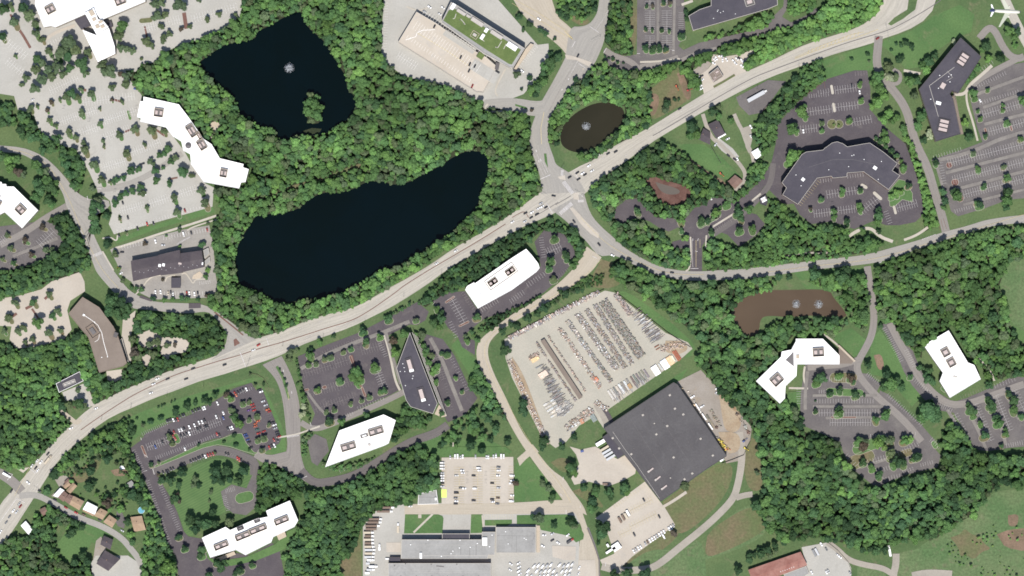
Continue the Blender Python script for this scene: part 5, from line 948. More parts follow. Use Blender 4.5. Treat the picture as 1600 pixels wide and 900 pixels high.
trees('along the yard road beside the storage yard', 'trees along the yard road', 'z22 30,240,24d 95,190,32d 195,130,36d 220,110,24d 160,160,26d 335,40,34d 300,20,20 405,20,22d 440,15,18 70,720,34d 60,760,28d 80,780,24 z23 205,50,36d 190,90,28d 310,85,28d 385,30,22d 390,50,20g 370,220,42b 385,250,36m 360,260,30 450,345,30b 525,355,30b 520,380,26m 605,375,34b 615,395,26 700,345,36b 715,370,32m 690,370,26 500,430,34d 495,480,34m 515,470,24 245,430,18g 190,320,26g 230,350,24g 255,400,24b 20,320,20r 265,580,24d 365,560,36d 390,590,24g 170,530,40g 130,530,20d 540,690,16d 1075,335,34g 1010,630,24r 560,590,55d 555,630,44b 590,600,34d z12 1540,270,30d 1590,230,22 1560,390,40d 1500,200,22', None, 'd')
trees('around the lower depot lawns', 'trees round the depot lawns', 'z13 1340,80,40d 1410,110,30d 1470,45,26d 1570,60,26 1080,290,46d 1030,300,40d 1060,330,34b 1170,70,24 1150,90,18', None, 'd')
trees('in the grey car park at top', 'trees in the upper-right grey car park', 'z20 840,40,14d 878,40,15r 945,20,18d 985,20,18r 835,185,14d 875,190,13d 935,190,15d 980,195,14d 835,300,24 880,310,26 920,305,24 960,310,22 1060,225,26d 1085,80,20 1095,120,20 630,370,14d 605,365,10d 660,390,12d 695,395,10d 580,355,10d', None, 'd')
trees('around the north street junctions', 'trees beside the north street', 'z20 45,110,24d 110,155,24d 70,190,14d 180,190,22d 210,215,22b 265,245,14d 290,360,30b 240,400,44b 200,420,34m 270,370,30d 160,550,36b 200,510,36m 120,560,34m 150,590,30 110,490,20d 30,470,30g 400,500,20d 410,540,22g 690,20,22d 125,690,14r 60,560,12 240,340,20', None, 'd')
trees('beside the dark winged office', 'trees beside the winged office', 'z30 570,525,20m 580,630,20m 200,700,40m 215,670,26 230,730,22 140,810,44m 160,790,30d 175,820,22m 335,770,18g 335,815,18m 505,755,22m 410,780,10y 440,785,10y z31 465,285,20m 460,315,18 330,345,20b 410,420,22m 410,460,20 575,290,20d 570,390,26m 575,415,20 265,405,16r 685,450,34b 680,490,30m 690,420,26d 800,310,26l 830,300,20l 875,260,24d 770,330,22l 690,550,18d px 1375,222,5b 1383,228,5b 1392,236,5d 1400,244,5b 1368,217,4b 1407,252,4m 1240,240,6l 1233,250,5m 1340,231,3 z31 840,150,26m 150,80,50l 130,110,34l 200,60,28l 620,610,40m 580,640,40m 650,630,40 340,640,20g 490,490,26d 590,545,22', None, 'm')
trees('in the right grey car park', 'trees in the right grey car park', 'z30 1465,660,16m 1465,690,16 1490,770,24m 1325,745,18m 1310,695,14m 1355,850,18d 1280,580,28m 1290,615,22 1370,565,16 1590,630,40m 1575,870,20 1225,770,30l 1250,860,36b z31 1280,60,20g 1310,160,22m 1470,145,18g 1490,215,26m 1345,265,22b 1175,330,40m 1160,300,28d 1485,350,45m 1490,300,35d 1480,400,26b 1320,380,30d 1300,370,20 1090,300,26b 1100,360,30d 1045,120,22d 1095,400,18', None, 'm')
trees('on lawns by the dark bent office', 'trees on the lawns of the dark bent office', 'z30 745,420,36g 740,480,30w 765,490,24w 795,480,22g 820,375,26d 860,270,24d 830,285,16d 800,275,12d 895,300,22d 770,315,12d 520,370,14d 620,340,14d 630,385,10g 980,440,34l 1000,390,36b 1040,355,26d 960,410,26 880,510,40m 920,510,34b 910,600,30g 950,730,38m 930,790,34 990,700,30b 1000,830,24w 1010,860,20w 1155,255,14w 1165,270,14w 970,880,26d 1360,290,34d 1340,310,24 1370,370,32l 1450,370,34d 1500,200,40m 1550,200,32d 1540,290,22l 1530,240,30 1270,470,30m 1300,430,26 1240,500,26 680,490,40m 660,520,36m 690,560,42m 720,600,42l 680,640,42l 650,670,30l 720,750,38l 750,710,32l 800,740,30m 770,760,26m 700,470,30 840,800,24m 850,830,24m 860,870,22l 720,830,26m 730,870,30', None, 'm')
trees('in the dark lots beside the reddish pool', 'trees in the dark lots by the reddish pool', 'z21 780,420,24b 790,440,18g 1055,480,30l 1070,450,22m 1080,590,26l 1060,545,18b 1270,430,34l 1260,450,26m 1180,485,28b 1220,480,22d 1300,400,16 1410,430,34b 1480,410,34m 1430,470,26b 1245,550,24d 1420,540,30b 1500,530,30m 1410,400,24d 1340,380,28m', None, 'm')
trees('beside the driveways south of the highway', 'trees by the wooded driveways', 'z20 1250,700,34d 1290,730,26m 1365,755,22m 1290,670,20g 1120,800,44d 1150,840,34m 1110,850,30m 965,650,26d 1015,625,14d 1040,625,12d 955,690,24g 650,850,30d 625,880,20 740,780,20b', None, 'd')
trees('in the eastern office car park', 'trees in the eastern office car park', 'z32 325,560,42b 300,590,30m 440,550,24m 515,560,30r 530,590,18 445,640,26b 385,660,22d 600,670,10d 545,670,28d 440,780,32m 440,760,26d 295,770,18d 295,705,8d 725,800,36m 670,820,30m 740,770,24b 735,540,36d 760,600,46m 800,580,34 620,480,30d 700,235,18d 885,555,20b 860,290,40d 880,330,40b 930,320,36d 840,300,26 1000,520,30b 990,560,40b 1020,580,30 950,500,26 1000,770,70b 960,800,46m 1040,800,46b 1000,720,40d 830,620,28 720,620,34', None, 'b')
trees('in the far right lower car park', 'trees in the far right car park', 'z32 1260,760,30b 1285,770,24 1280,800,22m 1370,695,24d 1390,730,34b 1400,760,24 1375,610,28b 1435,840,34m 1420,810,24 1500,660,26d 1530,700,30b 1530,760,32m 1580,800,22b 1325,850,22m 1480,880,16m 1250,730,18 z33 1350,20,34 1480,10,24m 1455,85,18 1240,160,26m', None, 'b')
trees('in the car park amid lower woods', 'trees in the woodland car park', 'z33 590,90,40r 600,60,30g 680,70,40l 700,40,30m 760,50,34g 850,50,34l 880,45,26l 760,130,34g 810,180,44d 840,190,34b 780,200,30m 925,150,34d 900,170,22 590,190,28b 650,230,24m 690,270,28b 640,210,18 560,60,30 725,95,20y', None, 'm')
trees('beside the red-roofed workshop and track', 'trees beside the workshop', 'px 1170,868,6d 1178,867,5d 1186,859,5d 1198,858,8d 1210,853,7d 1224,848,5d 1190,870,6g 1202,868,6g 1212,862,5g z23 1410,860,32d 1480,790,30d 1550,760,34d 640,890,40d 720,880,40d 830,890,50d 1530,255,18g z33 720,730,34d 670,740,36b 640,730,26', None, 'd')
trees('on the island in the fountain pond', 'trees on the pond island', 'z10 340,600,26g 385,610,24m 330,640,34m 370,660,40m 400,680,30m 330,700,36m 380,720,40m 350,750,34g 320,670,24 395,740,24m', None, 'm')
trees('beside the muddy pond and eastern drive', 'trees by the muddy pond', 'z31 65,830,26b 130,830,22d 290,820,46b 280,790,34d 450,830,50b 480,790,36d 520,870,50m z32 590,160,50b 560,190,36m 450,240,26g 400,245,26m 350,240,26b', None, 'b')
ALL.sort(key=lambda a: -a[2])
for a in ALL[:300]: tree(*a)
REST = ALL[300:]
# ---- woods: more crowns than one could list, set out by area
WOODS = []
def wood(label, polys, sp=7.0, rad=(4.4, 9.0), tones='mmmgbbdlm', cover=1.0): WOODS.append((label, [ext(pts(p)) for p in polys], sp, rad, tones, cover))
wood('dense green woodland around the two dark ponds', ['245,95 300,62 345,45 378,25 375,0 607,0 595,45 594,85 606,104 626,119 650,126 690,134 720,145 742,158 770,166 800,178 828,185 827,230 843,300 825,313 800,333 755,360 700,388 640,428 560,476 512,489 480,500 430,520 395,528 372,510 340,488 328,468 343,455 338,400 333,380 333,350 345,330 337,297 376,297 392,287 393,262 384,254 346,245 322,217 299,184 282,162 226,150 207,128 192,112 218,100', '472,60 520,70 545,160 600,170 640,240 520,260 440,240 400,250 350,230 340,200 330,180 320,160 300,140 290,120 310,105'], 6.4, (4.2, 8.6), 'mmlgbmllgmbm')
wood('wooded bank around the round brown pond', ['858,225 862,185 885,145 918,110 945,102 985,114 1000,112 1010,135 1015,150 1015,195 985,217 955,228 945,217 978,192 976,166 930,155 895,170 876,198 872,228', '902,240 930,234 948,225 955,230 925,250 905,250', '940,30 955,5 972,0 985,10 984,60 987,86 965,86 945,66 942,45'], 5.5, (4, 7), 'mlmlbdlmg')
wood('long wooded strip between the highway and the upper-right office', ['1060,92 1100,79 1150,62 1200,50 1225,44 1265,27 1290,12 1300,0 1408,0 1375,20 1335,42 1290,55 1245,70 1200,92 1178,102 1165,112 1162,100 1178,80 1150,82 1115,85 1105,95 1085,105 1075,115 1062,118', '1066,112 1092,113 1095,130 1090,140 1076,135', '990,88 1060,92 1050,110 1025,130 1000,138 985,120', '1228,0 1275,5 1268,16 1240,24 1228,12', '1100,60 1140,50 1200,22 1215,30 1195,45 1140,62 1105,72', '1392,32 1410,20 1430,5 1450,0 1425,15 1405,30'], 5.5, (4, 7.5), 'mllmlmll')
wood('woodland around the small reddish pool', ['922,298 935,283 970,264 1010,235 1035,226 1055,232 1080,255 1105,272 1125,290 1148,304 1162,296 1178,303 1155,322 1130,312 1112,308 1098,320 1074,326 1070,342 1055,346 1025,342 1010,326 995,309 976,311 961,322 958,340 970,353 985,344 1000,346 1020,362 1040,367 1050,388 1075,390 1078,416 1060,420 1030,412 1002,398 978,384 962,370 958,352 945,345 928,322'], 5.8, (4.2, 7.5), 'mbdmgmbl')
wood('broad woodland sweeping from the south road down past the muddy pond', ['963,404 992,418 1025,433 1075,443 1150,441 1195,436 1212,440 1205,454 1165,466 1145,488 1154,514 1170,528 1190,522 1215,500 1230,498 1290,500 1325,503 1312,518 1262,522 1240,524 1217,547 1182,585 1180,598 1215,632 1225,628 1250,650 1252,672 1290,690 1310,702 1318,720 1335,745 1355,765 1395,757 1440,745 1470,735 1477,710 1468,690 1480,660 1500,672 1515,695 1530,712 1560,712 1600,705 1600,756 1565,758 1545,768 1532,790 1515,808 1480,824 1465,840 1430,842 1400,846 1380,855 1355,862 1330,853 1300,843 1270,838 1225,842 1200,825 1180,790 1196,760 1190,730 1186,700 1178,670 1160,648 1130,622 1116,600 1098,576 1088,560 1097,542 1088,524 1062,502 1032,480 1002,460 977,447 962,436 952,420', '1282,668 1310,672 1325,690 1315,700 1290,690'], 6.8, (4.4, 9.2), 'mmbbdbmgdlbmm')
wood('deciduous wood right of the eastern drive', ['1368,425 1380,412 1415,399 1475,379 1520,364 1600,349 1600,392 1575,408 1560,450 1572,490 1590,540 1600,560 1600,590 1583,585 1545,597 1535,575 1512,555 1500,530 1490,507 1465,520 1442,533 1440,560 1430,550 1408,525 1395,503 1378,500 1369,470', '1262,440 1290,430 1350,428 1355,470 1350,520 1330,500 1318,478 1302,455'], 6.6, (4.4, 8.8), 'mmlmgmlbmmg')
wood('bright hedge of trees along the drive right of the winged office', ['1410,222 1424,222 1438,262 1448,300 1460,335 1464,352 1445,362 1442,340 1436,300 1425,262'], 5.2, (4, 6.2), 'lll')
wood('wooded belt between the driveways and the winged office car park', ['1200,172 1215,152 1240,124 1262,98 1280,96 1290,122 1262,146 1240,164 1215,192 1210,222 1197,240 1190,252 1203,268 1187,286 1172,292 1160,280 1178,258 1192,247 1187,230 1178,215 1182,195 1190,180'], 5.5, (4.2, 7.2), 'mmbdm')
wood('trees between the winged office and the south road', ['1200,310 1225,322 1245,345 1270,354 1300,354 1325,362 1330,374 1360,372 1380,378 1370,392 1330,398 1290,404 1240,410 1200,414 1160,419 1105,424 1101,392 1112,374 1140,386 1160,390 1187,372 1198,350 1203,330'], 5.8, (4.2, 7), 'mmblm')
wood('woodland at the left edge below the tan car park', ['0,552 20,537 30,547 62,543 102,532 128,515 140,525 150,560 158,586 172,608 150,632 142,615 128,580 90,598 95,625 105,640 112,660 85,690 60,714 30,732 0,722'], 5.8, (4.2, 7.5), 'mmlbdm')
wood('wooded ring around the small pale lots', ['200,490 222,492 290,495 335,500 352,520 350,545 330,555 300,568 262,580 230,600 205,615 175,625 160,625 165,595 195,580 205,562 215,520'], 5.8, (4.2, 7.2), 'mbdmb')
wood('woodland in the lower left corner beside the side street', ['0,905 0,860 20,838 45,842 55,805 75,800 90,815 85,850 95,875 112,890 130,875 148,872 145,890 160,901', '70,780 80,790 120,815 130,825 110,825 85,812'], 5.6, (4, 7), 'mbdmlg')
wood('tangle of trees between the old houses and the dark drive', ['170,682 205,692 215,730 238,790 255,830 275,880 288,901 215,901 220,870 232,830 234,800 218,785 195,775 188,760 215,755 200,720', '80,742 100,712 130,690 160,672 203,650 208,672 203,690 172,700 130,710 100,738'], 5.2, (3.2, 6.4), 'mbdlm', .75)
wood('dense woodland south of the dark drive down to the bottom edge', ['487,768 520,765 560,750 600,716 640,692 665,702 680,720 680,745 684,763 654,769 640,785 600,788 572,812 562,830 550,862 530,880 535,901 462,901 445,870 455,842 470,826 478,790 480,770', '400,735 420,722 440,727 460,737 474,760 470,775 455,780 420,793 400,800', '640,625 655,650 672,652 668,665 640,670 615,690 622,660', '750,545 760,575 775,610 800,650 795,660 770,640 745,610 735,600'], 5.8, (4.2, 7.4), 'mmbdbm')
wood('wooded belt along the left edge between office street and grey lot', ['75,345 105,335 120,355 140,400 140,418 120,430 80,440 30,460 0,480 0,432 60,410 100,387 92,365', '0,160 18,162 24,195 0,216', '28,172 50,178 52,195 75,215 100,228 118,240 134,268 122,305 112,280 95,240 65,222 35,214'], 5.6, (4.2, 7.2), 'bmbdm')
wood('leafy strip of trees between the highway and the long white office', ['700,424 740,400 775,381 800,369 822,357 862,343 880,352 900,372 915,390 905,412 888,395 862,362 845,362 822,380 800,396 740,438 725,448 680,470 665,480 655,474'], 4.8, (3, 5.6), 'bdbdm')
wood('row of trees below the long white office lot', ['745,520 760,500 800,482 845,462 850,472 800,494 768,516', '735,515 748,535 742,530'], 4.6, (2.6, 4.6), 'bmmd')
wood('scattered trees on the bank above the garage and traffic signals', ['855,0 933,0 930,18 912,32 890,34 870,20', '845,72 868,88 862,110 850,135 838,150 828,148 842,118 858,92'], 5.6, (3.4, 6), 'mbdl', .7)
wood('scattered trees on the lawn above the depot car park', ['690,668 730,642 747,622 772,648 778,680 770,698 740,696 700,700'], 6.5, (4, 7.5), 'mbmd', .35)
wood('brushy bank and garden bushes behind the old street houses', ['85,742 110,715 150,690 200,672 205,690 190,700 165,720 140,735 120,752 105,752', '118,762 150,770 185,765 205,770 215,790 190,800 170,790 150,780 125,775', '180,690 212,695 220,735 215,750 195,745 180,720'], 5.2, (1.8, 4.4), 'mgbl', .5)
wood('shrubs on the overgrown field in the lower right corner', ['1500,745 1540,780 1545,820 1600,820 1600,901 1500,901 1480,860 1470,855 1500,835'], 6.5, (1.2, 2.8), 'lyl', .24)
wood('hedges and shrubs between the dark lots in the middle', ['463,560 470,600 477,640 486,668 492,668 482,640 474,600 467,560', '605,508 640,490 652,474 646,472 600,496', '650,520 660,540 680,585 692,620 690,630 674,590 655,545', '500,725 515,735 545,735 590,720 590,713 545,728 515,725', '640,655 670,655 660,640 640,640', '477,680 488,672 484,700 474,720 470,690', '850,470 870,455 905,435 945,428 940,445 900,455 860,478'], 3.6, (1.6, 3.4), 'mbgm')
# ---- scatter the woods, keeping crowns off water, roofs and paving
MX, MY = 100, 100; GW, GH = 1600 + 2 * MX, 900 + 2 * MY
def fill(mask, pp):
    p = np.array(pp); x0, x1 = int(max(-MX, p[:, 0].min())) - 1, int(min(1600 + MX - 1, p[:, 0].max())) + 2; y0, y1 = int(max(-MY, p[:, 1].min())) - 1, int(min(900 + MY - 1, p[:, 1].max())) + 2
    x0 = max(x0, -MX); y0 = max(y0, -MY); x1 = min(x1, 1600 + MX); y1 = min(y1, 900 + MY)
    if x1 <= x0 or y1 <= y0: return
    X, Y = np.meshgrid(np.arange(x0, x1) + .5, np.arange(y0, y1) + .5); ins = np.zeros(X.shape, bool); n = len(p)
    for i in range(n):
        xa, ya = p[i]; xb, yb = p[(i + 1) % n]
        if ya == yb: continue
        c = ((ya > Y) != (yb > Y)) & (X < (xb - xa) * (Y - ya) / (yb - ya) + xa); ins ^= c
    mask[y0 + MY:y1 + MY, x0 + MX:x1 + MX] |= ins
block = np.zeros((GH, GW), bool)
for p in SHEETS + BLD: fill(block, p)
dist = np.zeros((GH, GW)); cur = block.copy()
for k in range(1, 10):
    e = cur.copy(); e[1:] |= cur[:-1]; e[:-1] |= cur[1:]; e[:, 1:] |= cur[:, :-1]; e[:, :-1] |= cur[:, 1:]
    if k % 2 == 0: e[1:, 1:] |= cur[:-1, :-1]; e[:-1, :-1] |= cur[1:, 1:]; e[1:, :-1] |= cur[:-1, 1:]; e[:-1, 1:] |= cur[1:, :-1]
    dist[e & ~cur] = k; cur = e
dist[~cur] = 10
occ = {}
for x, y, r in TREES:
    for i in range(int((x - r) // 8), int((x + r) // 8) + 1):
        for j in range(int((y - r) // 8), int((y + r) // 8) + 1): occ.setdefault((i, j), []).append((x, y, r))
PC = bpy.data.collections.new('crown_shapes')
for i in range(8):
    PC.objects.link(bpy.data.objects.new(f'crown_{i}', crown_mesh('woodland_crown', 300 + i, [8, 9, 11, 7, 10, 12, 9, 8][i], 640, 'leaf_wood', [.9, 1.1, 1, .8, 1.2, 1, .9, 1.1][i], .165)))
def gn_group():
    ng = bpy.data.node_groups.new('set_out_crowns', 'GeometryNodeTree')
    ng.interface.new_socket('Geometry', in_out='INPUT', socket_type='NodeSocketGeometry'); ng.interface.new_socket('Geometry', in_out='OUTPUT', socket_type='NodeSocketGeometry')
    N = ng.nodes; i = N.new('NodeGroupInput'); o = N.new('NodeGroupOutput'); ip = N.new('GeometryNodeInstanceOnPoints'); ci = N.new('GeometryNodeCollectionInfo')
    ci.inputs['Collection'].default_value = PC; ci.inputs['Separate Children'].default_value = True; ci.inputs['Reset Children'].default_value = True
    def attr(nm, ty):
        a = N.new('GeometryNodeInputNamedAttribute'); a.data_type = ty; a.inputs['Name'].default_value = nm; return next(s for s in a.outputs if s.enabled)
    ip.inputs['Pick Instance'].default_value = True
    L = ng.links; L.new(i.outputs[0], ip.inputs['Points']); L.new(ci.outputs[0], ip.inputs['Instance']); L.new(attr('shape', 'INT'), ip.inputs['Instance Index']); L.new(attr('rot', 'FLOAT_VECTOR'), ip.inputs['Rotation']); L.new(attr('size', 'FLOAT_VECTOR'), ip.inputs['Scale']); L.new(ip.outputs[0], o.inputs[0])
    return ng
GN = gn_group(); NW = 0
def scatter(name, label, cat, P):
    """P: (photo x, y, radius px, colour, lift)"""
    global NW
    me = bpy.data.meshes.new(name); co = []; siz = []; rot = []; tint = []; shp = []
    for x, y, r, b, lift in P:
        rm = r * S; w_ = W((x, y)); co.append((w_.x, w_.y, rm * 1.2 + .6 + lift)); siz.append((rm * rng.uniform(1.06, 1.22), rm * rng.uniform(1.06, 1.22), rm * rng.uniform(.66, .92)))
        rot.append((rng.uniform(-.06, .06), rng.uniform(-.06, .06), rng.uniform(0, 6.28))); tint.append((*b, 1)); shp.append(int(rng.integers(0, 8)))
    me.from_pydata(co, [], [])
    a = me.attributes.new('size', 'FLOAT_VECTOR', 'POINT'); a.data.foreach_set('vector', np.array(siz, 'f').ravel())
    a = me.attributes.new('rot', 'FLOAT_VECTOR', 'POINT'); a.data.foreach_set('vector', np.array(rot, 'f').ravel())
    a = me.attributes.new('tint', 'FLOAT_COLOR', 'POINT'); a.data.foreach_set('color', np.array(tint, 'f').ravel())
    a = me.attributes.new('shape', 'INT', 'POINT'); a.data.foreach_set('value', np.array(shp, 'i'))
    o = link(name, me); o['kind'] = 'stuff'; o['label'] = label; o['category'] = cat
    md = o.modifiers.new('crowns', 'NODES'); md.node_group = GN; NW += len(P)
def vary(tn, k0=.84, k1=1.16, j=.05):
    b = TONE[tn]; k = rng.uniform(k0, k1); h = rng.uniform(-j, j); return (b[0] * k * (1 + h), b[1] * k, b[2] * k * (1 - h))
scatter('planted_trees', 'smaller planted trees of the car parks and gardens', 'trees', [(x, y, r, vary(tn), 0) for x, y, r, tn, l, g_ in REST])
for label, polys, sp, rad, tones, cover in WOODS:
    m = np.zeros((GH, GW), bool)
    for p in polys: fill(m, p)
    ys, xs = np.nonzero(m); 
    if len(xs) == 0: continue
    n = int(len(xs) / (sp * sp) * 5); idx = rng.integers(0, len(xs), n); P = []; grid = {}
    for k in idx:
        x, y = xs[k] - MX + rng.random(), ys[k] - MY + rng.random(); r = rad[0] + (rad[1] - rad[0]) * rng.random() ** 1.4 * 1.15
        d = dist[min(GH - 1, int(y + MY)), min(GW - 1, int(x + MX))]
        if d < min(r * .62, 9): 
            if d >= 2: r = max(rad[0] * .6, d / .62)
            else: continue
        if d < r * .55: continue
        if cover < .6:
            if math.sin(x * .083 + y * .057 + 2 * math.sin(y * .061)) * math.cos(y * .097 - x * .041 + math.sin(x * .07)) < .9 - 2 * cover + rng.normal() * .2: continue
        elif rng.random() > cover and cover < 1: continue
        q = sp * (.62 + .38 * r / rad[1]); ok = True; gi, gj = int(x // 9), int(y // 9)
        for a in range(gi - 1, gi + 2):
            for b in range(gj - 1, gj + 2):
                for (u, v, s) in grid.get((a, b), ()):
                    if (u - x) ** 2 + (v - y) ** 2 < q * q: ok = False; break
                if not ok: break
            if not ok: break
        if ok:
            for (u, v, s) in occ.get((int(x // 8), int(y // 8)), ()):
                if (u - x) ** 2 + (v - y) ** 2 < (s * .75) ** 2: ok = False; break
        if ok: grid.setdefault((gi, gj), []).append((x, y, r)); P.append((x, y, r))
    Q = []
    for x, y, r in P:
        lf = math.sin(x * .019 + 1.3 + 1.7 * math.sin(y * .013)) * math.cos(y * .024 + x * .009); lf2 = math.sin(x * .061 + y * .043) * math.cos(y * .071 - x * .037)
        Q.append((x, y, r, vary(tones[rng.integers(0, len(tones))], .84 + .26 * lf + .16 * lf2, 1.16 + .26 * lf + .16 * lf2), (rng.uniform(2, 4.5) if r > rad[1] * .9 else rng.uniform(0, 2.2)) * min(1, r / 6)))
    scatter('woodland' if sp > 5 else 'shrubs', label, 'woodland' if sp > 5 else 'shrubs', Q)
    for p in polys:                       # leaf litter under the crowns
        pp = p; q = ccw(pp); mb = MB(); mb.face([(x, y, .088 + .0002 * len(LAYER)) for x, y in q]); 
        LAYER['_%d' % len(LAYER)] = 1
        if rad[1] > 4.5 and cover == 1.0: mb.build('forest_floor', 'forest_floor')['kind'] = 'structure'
print('woodland crowns', NW, 'trees', NT)
# ================================================================== VEHICLES
PAINT = {'w': (.78, .78, .77), 's': (.42, .43, .44), 'g': (.17, .175, .18), 'k': (.022, .022, .027), 'r': (.30, .025, .02), 'b': (.03, .06, .20), 'o': (.42, .10, .035), 't': (.42, .36, .27), 'n': (.12, .075, .05), 'p': (.12, .05, .20), 'e': (.03, .10, .075), 'y': (.55, .45, .05), 'l': (.55, .66, .12)}
PN = {'w': 'white', 's': 'silver', 'g': 'grey', 'k': 'dark', 'r': 'red', 'b': 'blue', 'o': 'orange-red', 't': 'tan', 'n': 'brown', 'p': 'purple', 'e': 'dark green', 'y': 'yellow', 'l': 'lime'}
def hull(sections, mb, mi=0):
    """skin between cross-sections (x, half width, z bottom, z top, top half width)"""
    P = []
    for x, hw, zb, zt, tw in sections: P.append([(x, -hw, zb), (x, -hw, zb + (zt - zb) * .62), (x, -tw, zt), (x, tw, zt), (x, hw, zb + (zt - zb) * .62), (x, hw, zb)])
    for a, b in zip(P, P[1:]):
        for i in range(5): mb.face([a[i], b[i], b[i + 1], a[i + 1]], mi)
    mb.face(P[0], mi); mb.face(P[-1][::-1], mi)
def wheels(mb, xs, y, r, mi):
    for x in xs:
        for s in (-1, 1): mb.tube((x, s * (y - .12), r), (x, s * (y + .1), r), r, 8, mi=mi)
def car_meshes(kind):
    b = MB(); gl = MB()
    if kind == 'sedan':
        hull([(-2.3, .78, .35, .80, .68), (-2.1, .9, .25, .98, .78), (-1.0, .93, .22, 1.0, .82), (.8, .93, .22, 1.0, .82), (1.9, .9, .25, .86, .74), (2.3, .74, .35, .68, .6)], b)
        hull([(-1.15, .68, 1.38, 1.45, .6), (.25, .68, 1.38, 1.46, .6)], b); L = [(-1.95, .72, .97, 1.0, .7), (-1.2, .70, .97, 1.40, .6), (.3, .70, .97, 1.41, .6), (1.15, .74, .97, 1.0, .7)]
    elif kind == 'suv':
        hull([(-2.35, .85, .4, 1.0, .8), (-2.2, .95, .3, 1.1, .86), (1.0, .95, .28, 1.1, .86), (2.1, .92, .3, .98, .78), (2.4, .8, .4, .8, .66)], b)
        hull([(-2.0, .76, 1.68, 1.76, .68), (.2, .76, 1.68, 1.77, .68)], b); L = [(-2.25, .84, 1.08, 1.12, .8), (-2.02, .8, 1.08, 1.7, .7), (.25, .8, 1.08, 1.71, .7), (1.1, .82, 1.08, 1.1, .78)]
    elif kind == 'pickup':
        hull([(-2.8, .93, .5, 1.0, .92), (-.6, .95, .4, 1.05, .93), (1.5, .95, .4, 1.1, .86), (2.5, .9, .45, 1.0, .8), (2.75, .8, .5, .85, .7)], b)
        hull([(-.6, .78, 1.72, 1.8, .7), (.6, .78, 1.72, 1.8, .7)], b); L = [(-.75, .82, 1.06, 1.08, .8), (-.62, .8, 1.06, 1.73, .7), (.65, .8, 1.06, 1.73, .7), (1.35, .84, 1.06, 1.1, .8)]
    elif kind == 'van':
        hull([(-2.7, .95, .35, 2.1, .86), (1.3, .97, .35, 2.15, .86), (1.75, .97, .35, 1.5, .88), (2.6, .9, .4, 1.05, .78), (2.75, .8, .45, .9, .7)], b); L = [(1.25, .86, 1.3, 2.0, .8), (1.42, .87, 1.2, 1.98, .78), (1.95, .84, 1.1, 1.42, .78)]
    hull(L, gl)
    xs = (-1.4, 1.4) if kind != 'pickup' else (-1.7, 1.7); wheels(b, xs, .84, .33, 1)
    return b.mesh(kind, 'car_paint', 'tyre'), gl.mesh('windows', 'glass')
CARM = {k: car_meshes(k) for k in ('sedan', 'suv', 'pickup', 'van')}
CARS = []
def car(x, y, col, ang, where, group, kind=None, z=.66, moving=False):
    """ang: heading in degrees, clockwise on the photo from 'to the right'"""
    kind = kind or random.choice(['sedan', 'sedan', 'suv'] if col not in 'w' else ['sedan', 'suv', 'suv'])
    CARS.append((x, y, col, ang, where, group, kind, z, moving))
def put_cars():
    cnt = {}
    for c in sorted(CARS, key=lambda c: c[0]): cnt.setdefault((c[4], c[2], c[6]), []).append(c)
    for (where, col, kind), L in cnt.items():
        for i, (x, y, cl, ang, wh, gr, kd, z, mv) in enumerate(L):
            word = {'sedan': 'car', 'suv': 'tall car', 'pickup': 'pickup truck', 'van': 'van'}[kd]; 
            lab = f'{PN[cl]} {word} {wh}' + (f', {nth(i + 1)} from left' if len(L) > 1 else '')
            bm, gm = CARM[kd]; o = link({'sedan': 'car', 'suv': 'car', 'pickup': 'pickup_truck', 'van': 'van'}[kd], bm, None, W((x, y), z)); o.rotation_euler = (0, 0, R(-ang + random.uniform(-2, 2)))
            p = PAINT[cl]; k = random.uniform(.8, 1.2); o.color = tuple(min(.8, v * k) for v in p) + (1,); tag(o, lab, {'sedan': 'car', 'suv': 'car', 'pickup': 'pickup truck', 'van': 'van'}[kd], gr)
            gw = link('windows', gm, o); s = random.uniform(.94, 1.06); o.scale = (s * 1.04, 1.06, 1)
def row(data, ang, where, group, kind=None, z=.66, moving=False):
    for q in data.split():
        kd = kind
        if q[-1].isupper(): kd = {'V': 'van', 'P': 'pickup', 'S': 'suv'}[q[-1]]; q = q[:-1]
        c = q[-1]; a = [float(v) for v in q[:-1].split(',')]
        car(a[0], a[1], c, a[2] if len(a) > 2 else ang, where, group, kd, z, moving)
HWY = 'cars on the highway'
row('302,576k 246,592w 262,592k 240,600w 236,614w 291,592k 351,570k 150,638w,  396,547w 111,669w'.replace(',  ', ' '), -22, 'on the highway past the brown office', HWY, moving=True)
row('404,539r 712,392w 682,412w 800.5,347w 821,333k 820,346s 831,332w 830,340k 839,335k 841,326w 845,318s 847,323w 853,324k', -32, 'on the highway west of the big junction', HWY, moving=True)
row('865,306,5k', 0, 'alone in the middle of the big junction', HWY, moving=True)
row('890,277k 902,270k 904,280k 910,271w 914,273k 920,259w 925,267w 934,243w 962,237k 950,240k 1062,170k 1371,60r', -33, 'on the highway east of the big junction', HWY, moving=True)
row('897,346,55k 936,382,50k 957,399,25w 1050,426,5k', 0, 'on the south road', 'cars on the side roads', moving=True); row('903,87,-60k 842,30,35w', 0, 'on the streets above the north junction', 'cars on the side roads', moving=True)
row('79,697k 75,709k 58,720w 64,722w 50,728w 56,731k 59,735w', -52, 'above the lower left crossing', HWY, moving=True); row('44,754,40w 18,767,-60k 62,767,30k', 0, 'inside the lower left crossing', HWY, moving=True)
row('32,791r 30,787s 21,798w 15,807g 10,816g 26,800s 1,831w', -52, 'below the lower left crossing', HWY, moving=True)
row('86,781k 103,793r 119,801r 131,804n 156,812k 191,829s', 30, 'along the kerb of the old side street', 'cars parked on the old side street'); row('166,700,-35w', 0, 'on the grass above the old street gardens', 'cars parked on the old side street')
BUSY = 'cars in the busy lower-left car park'
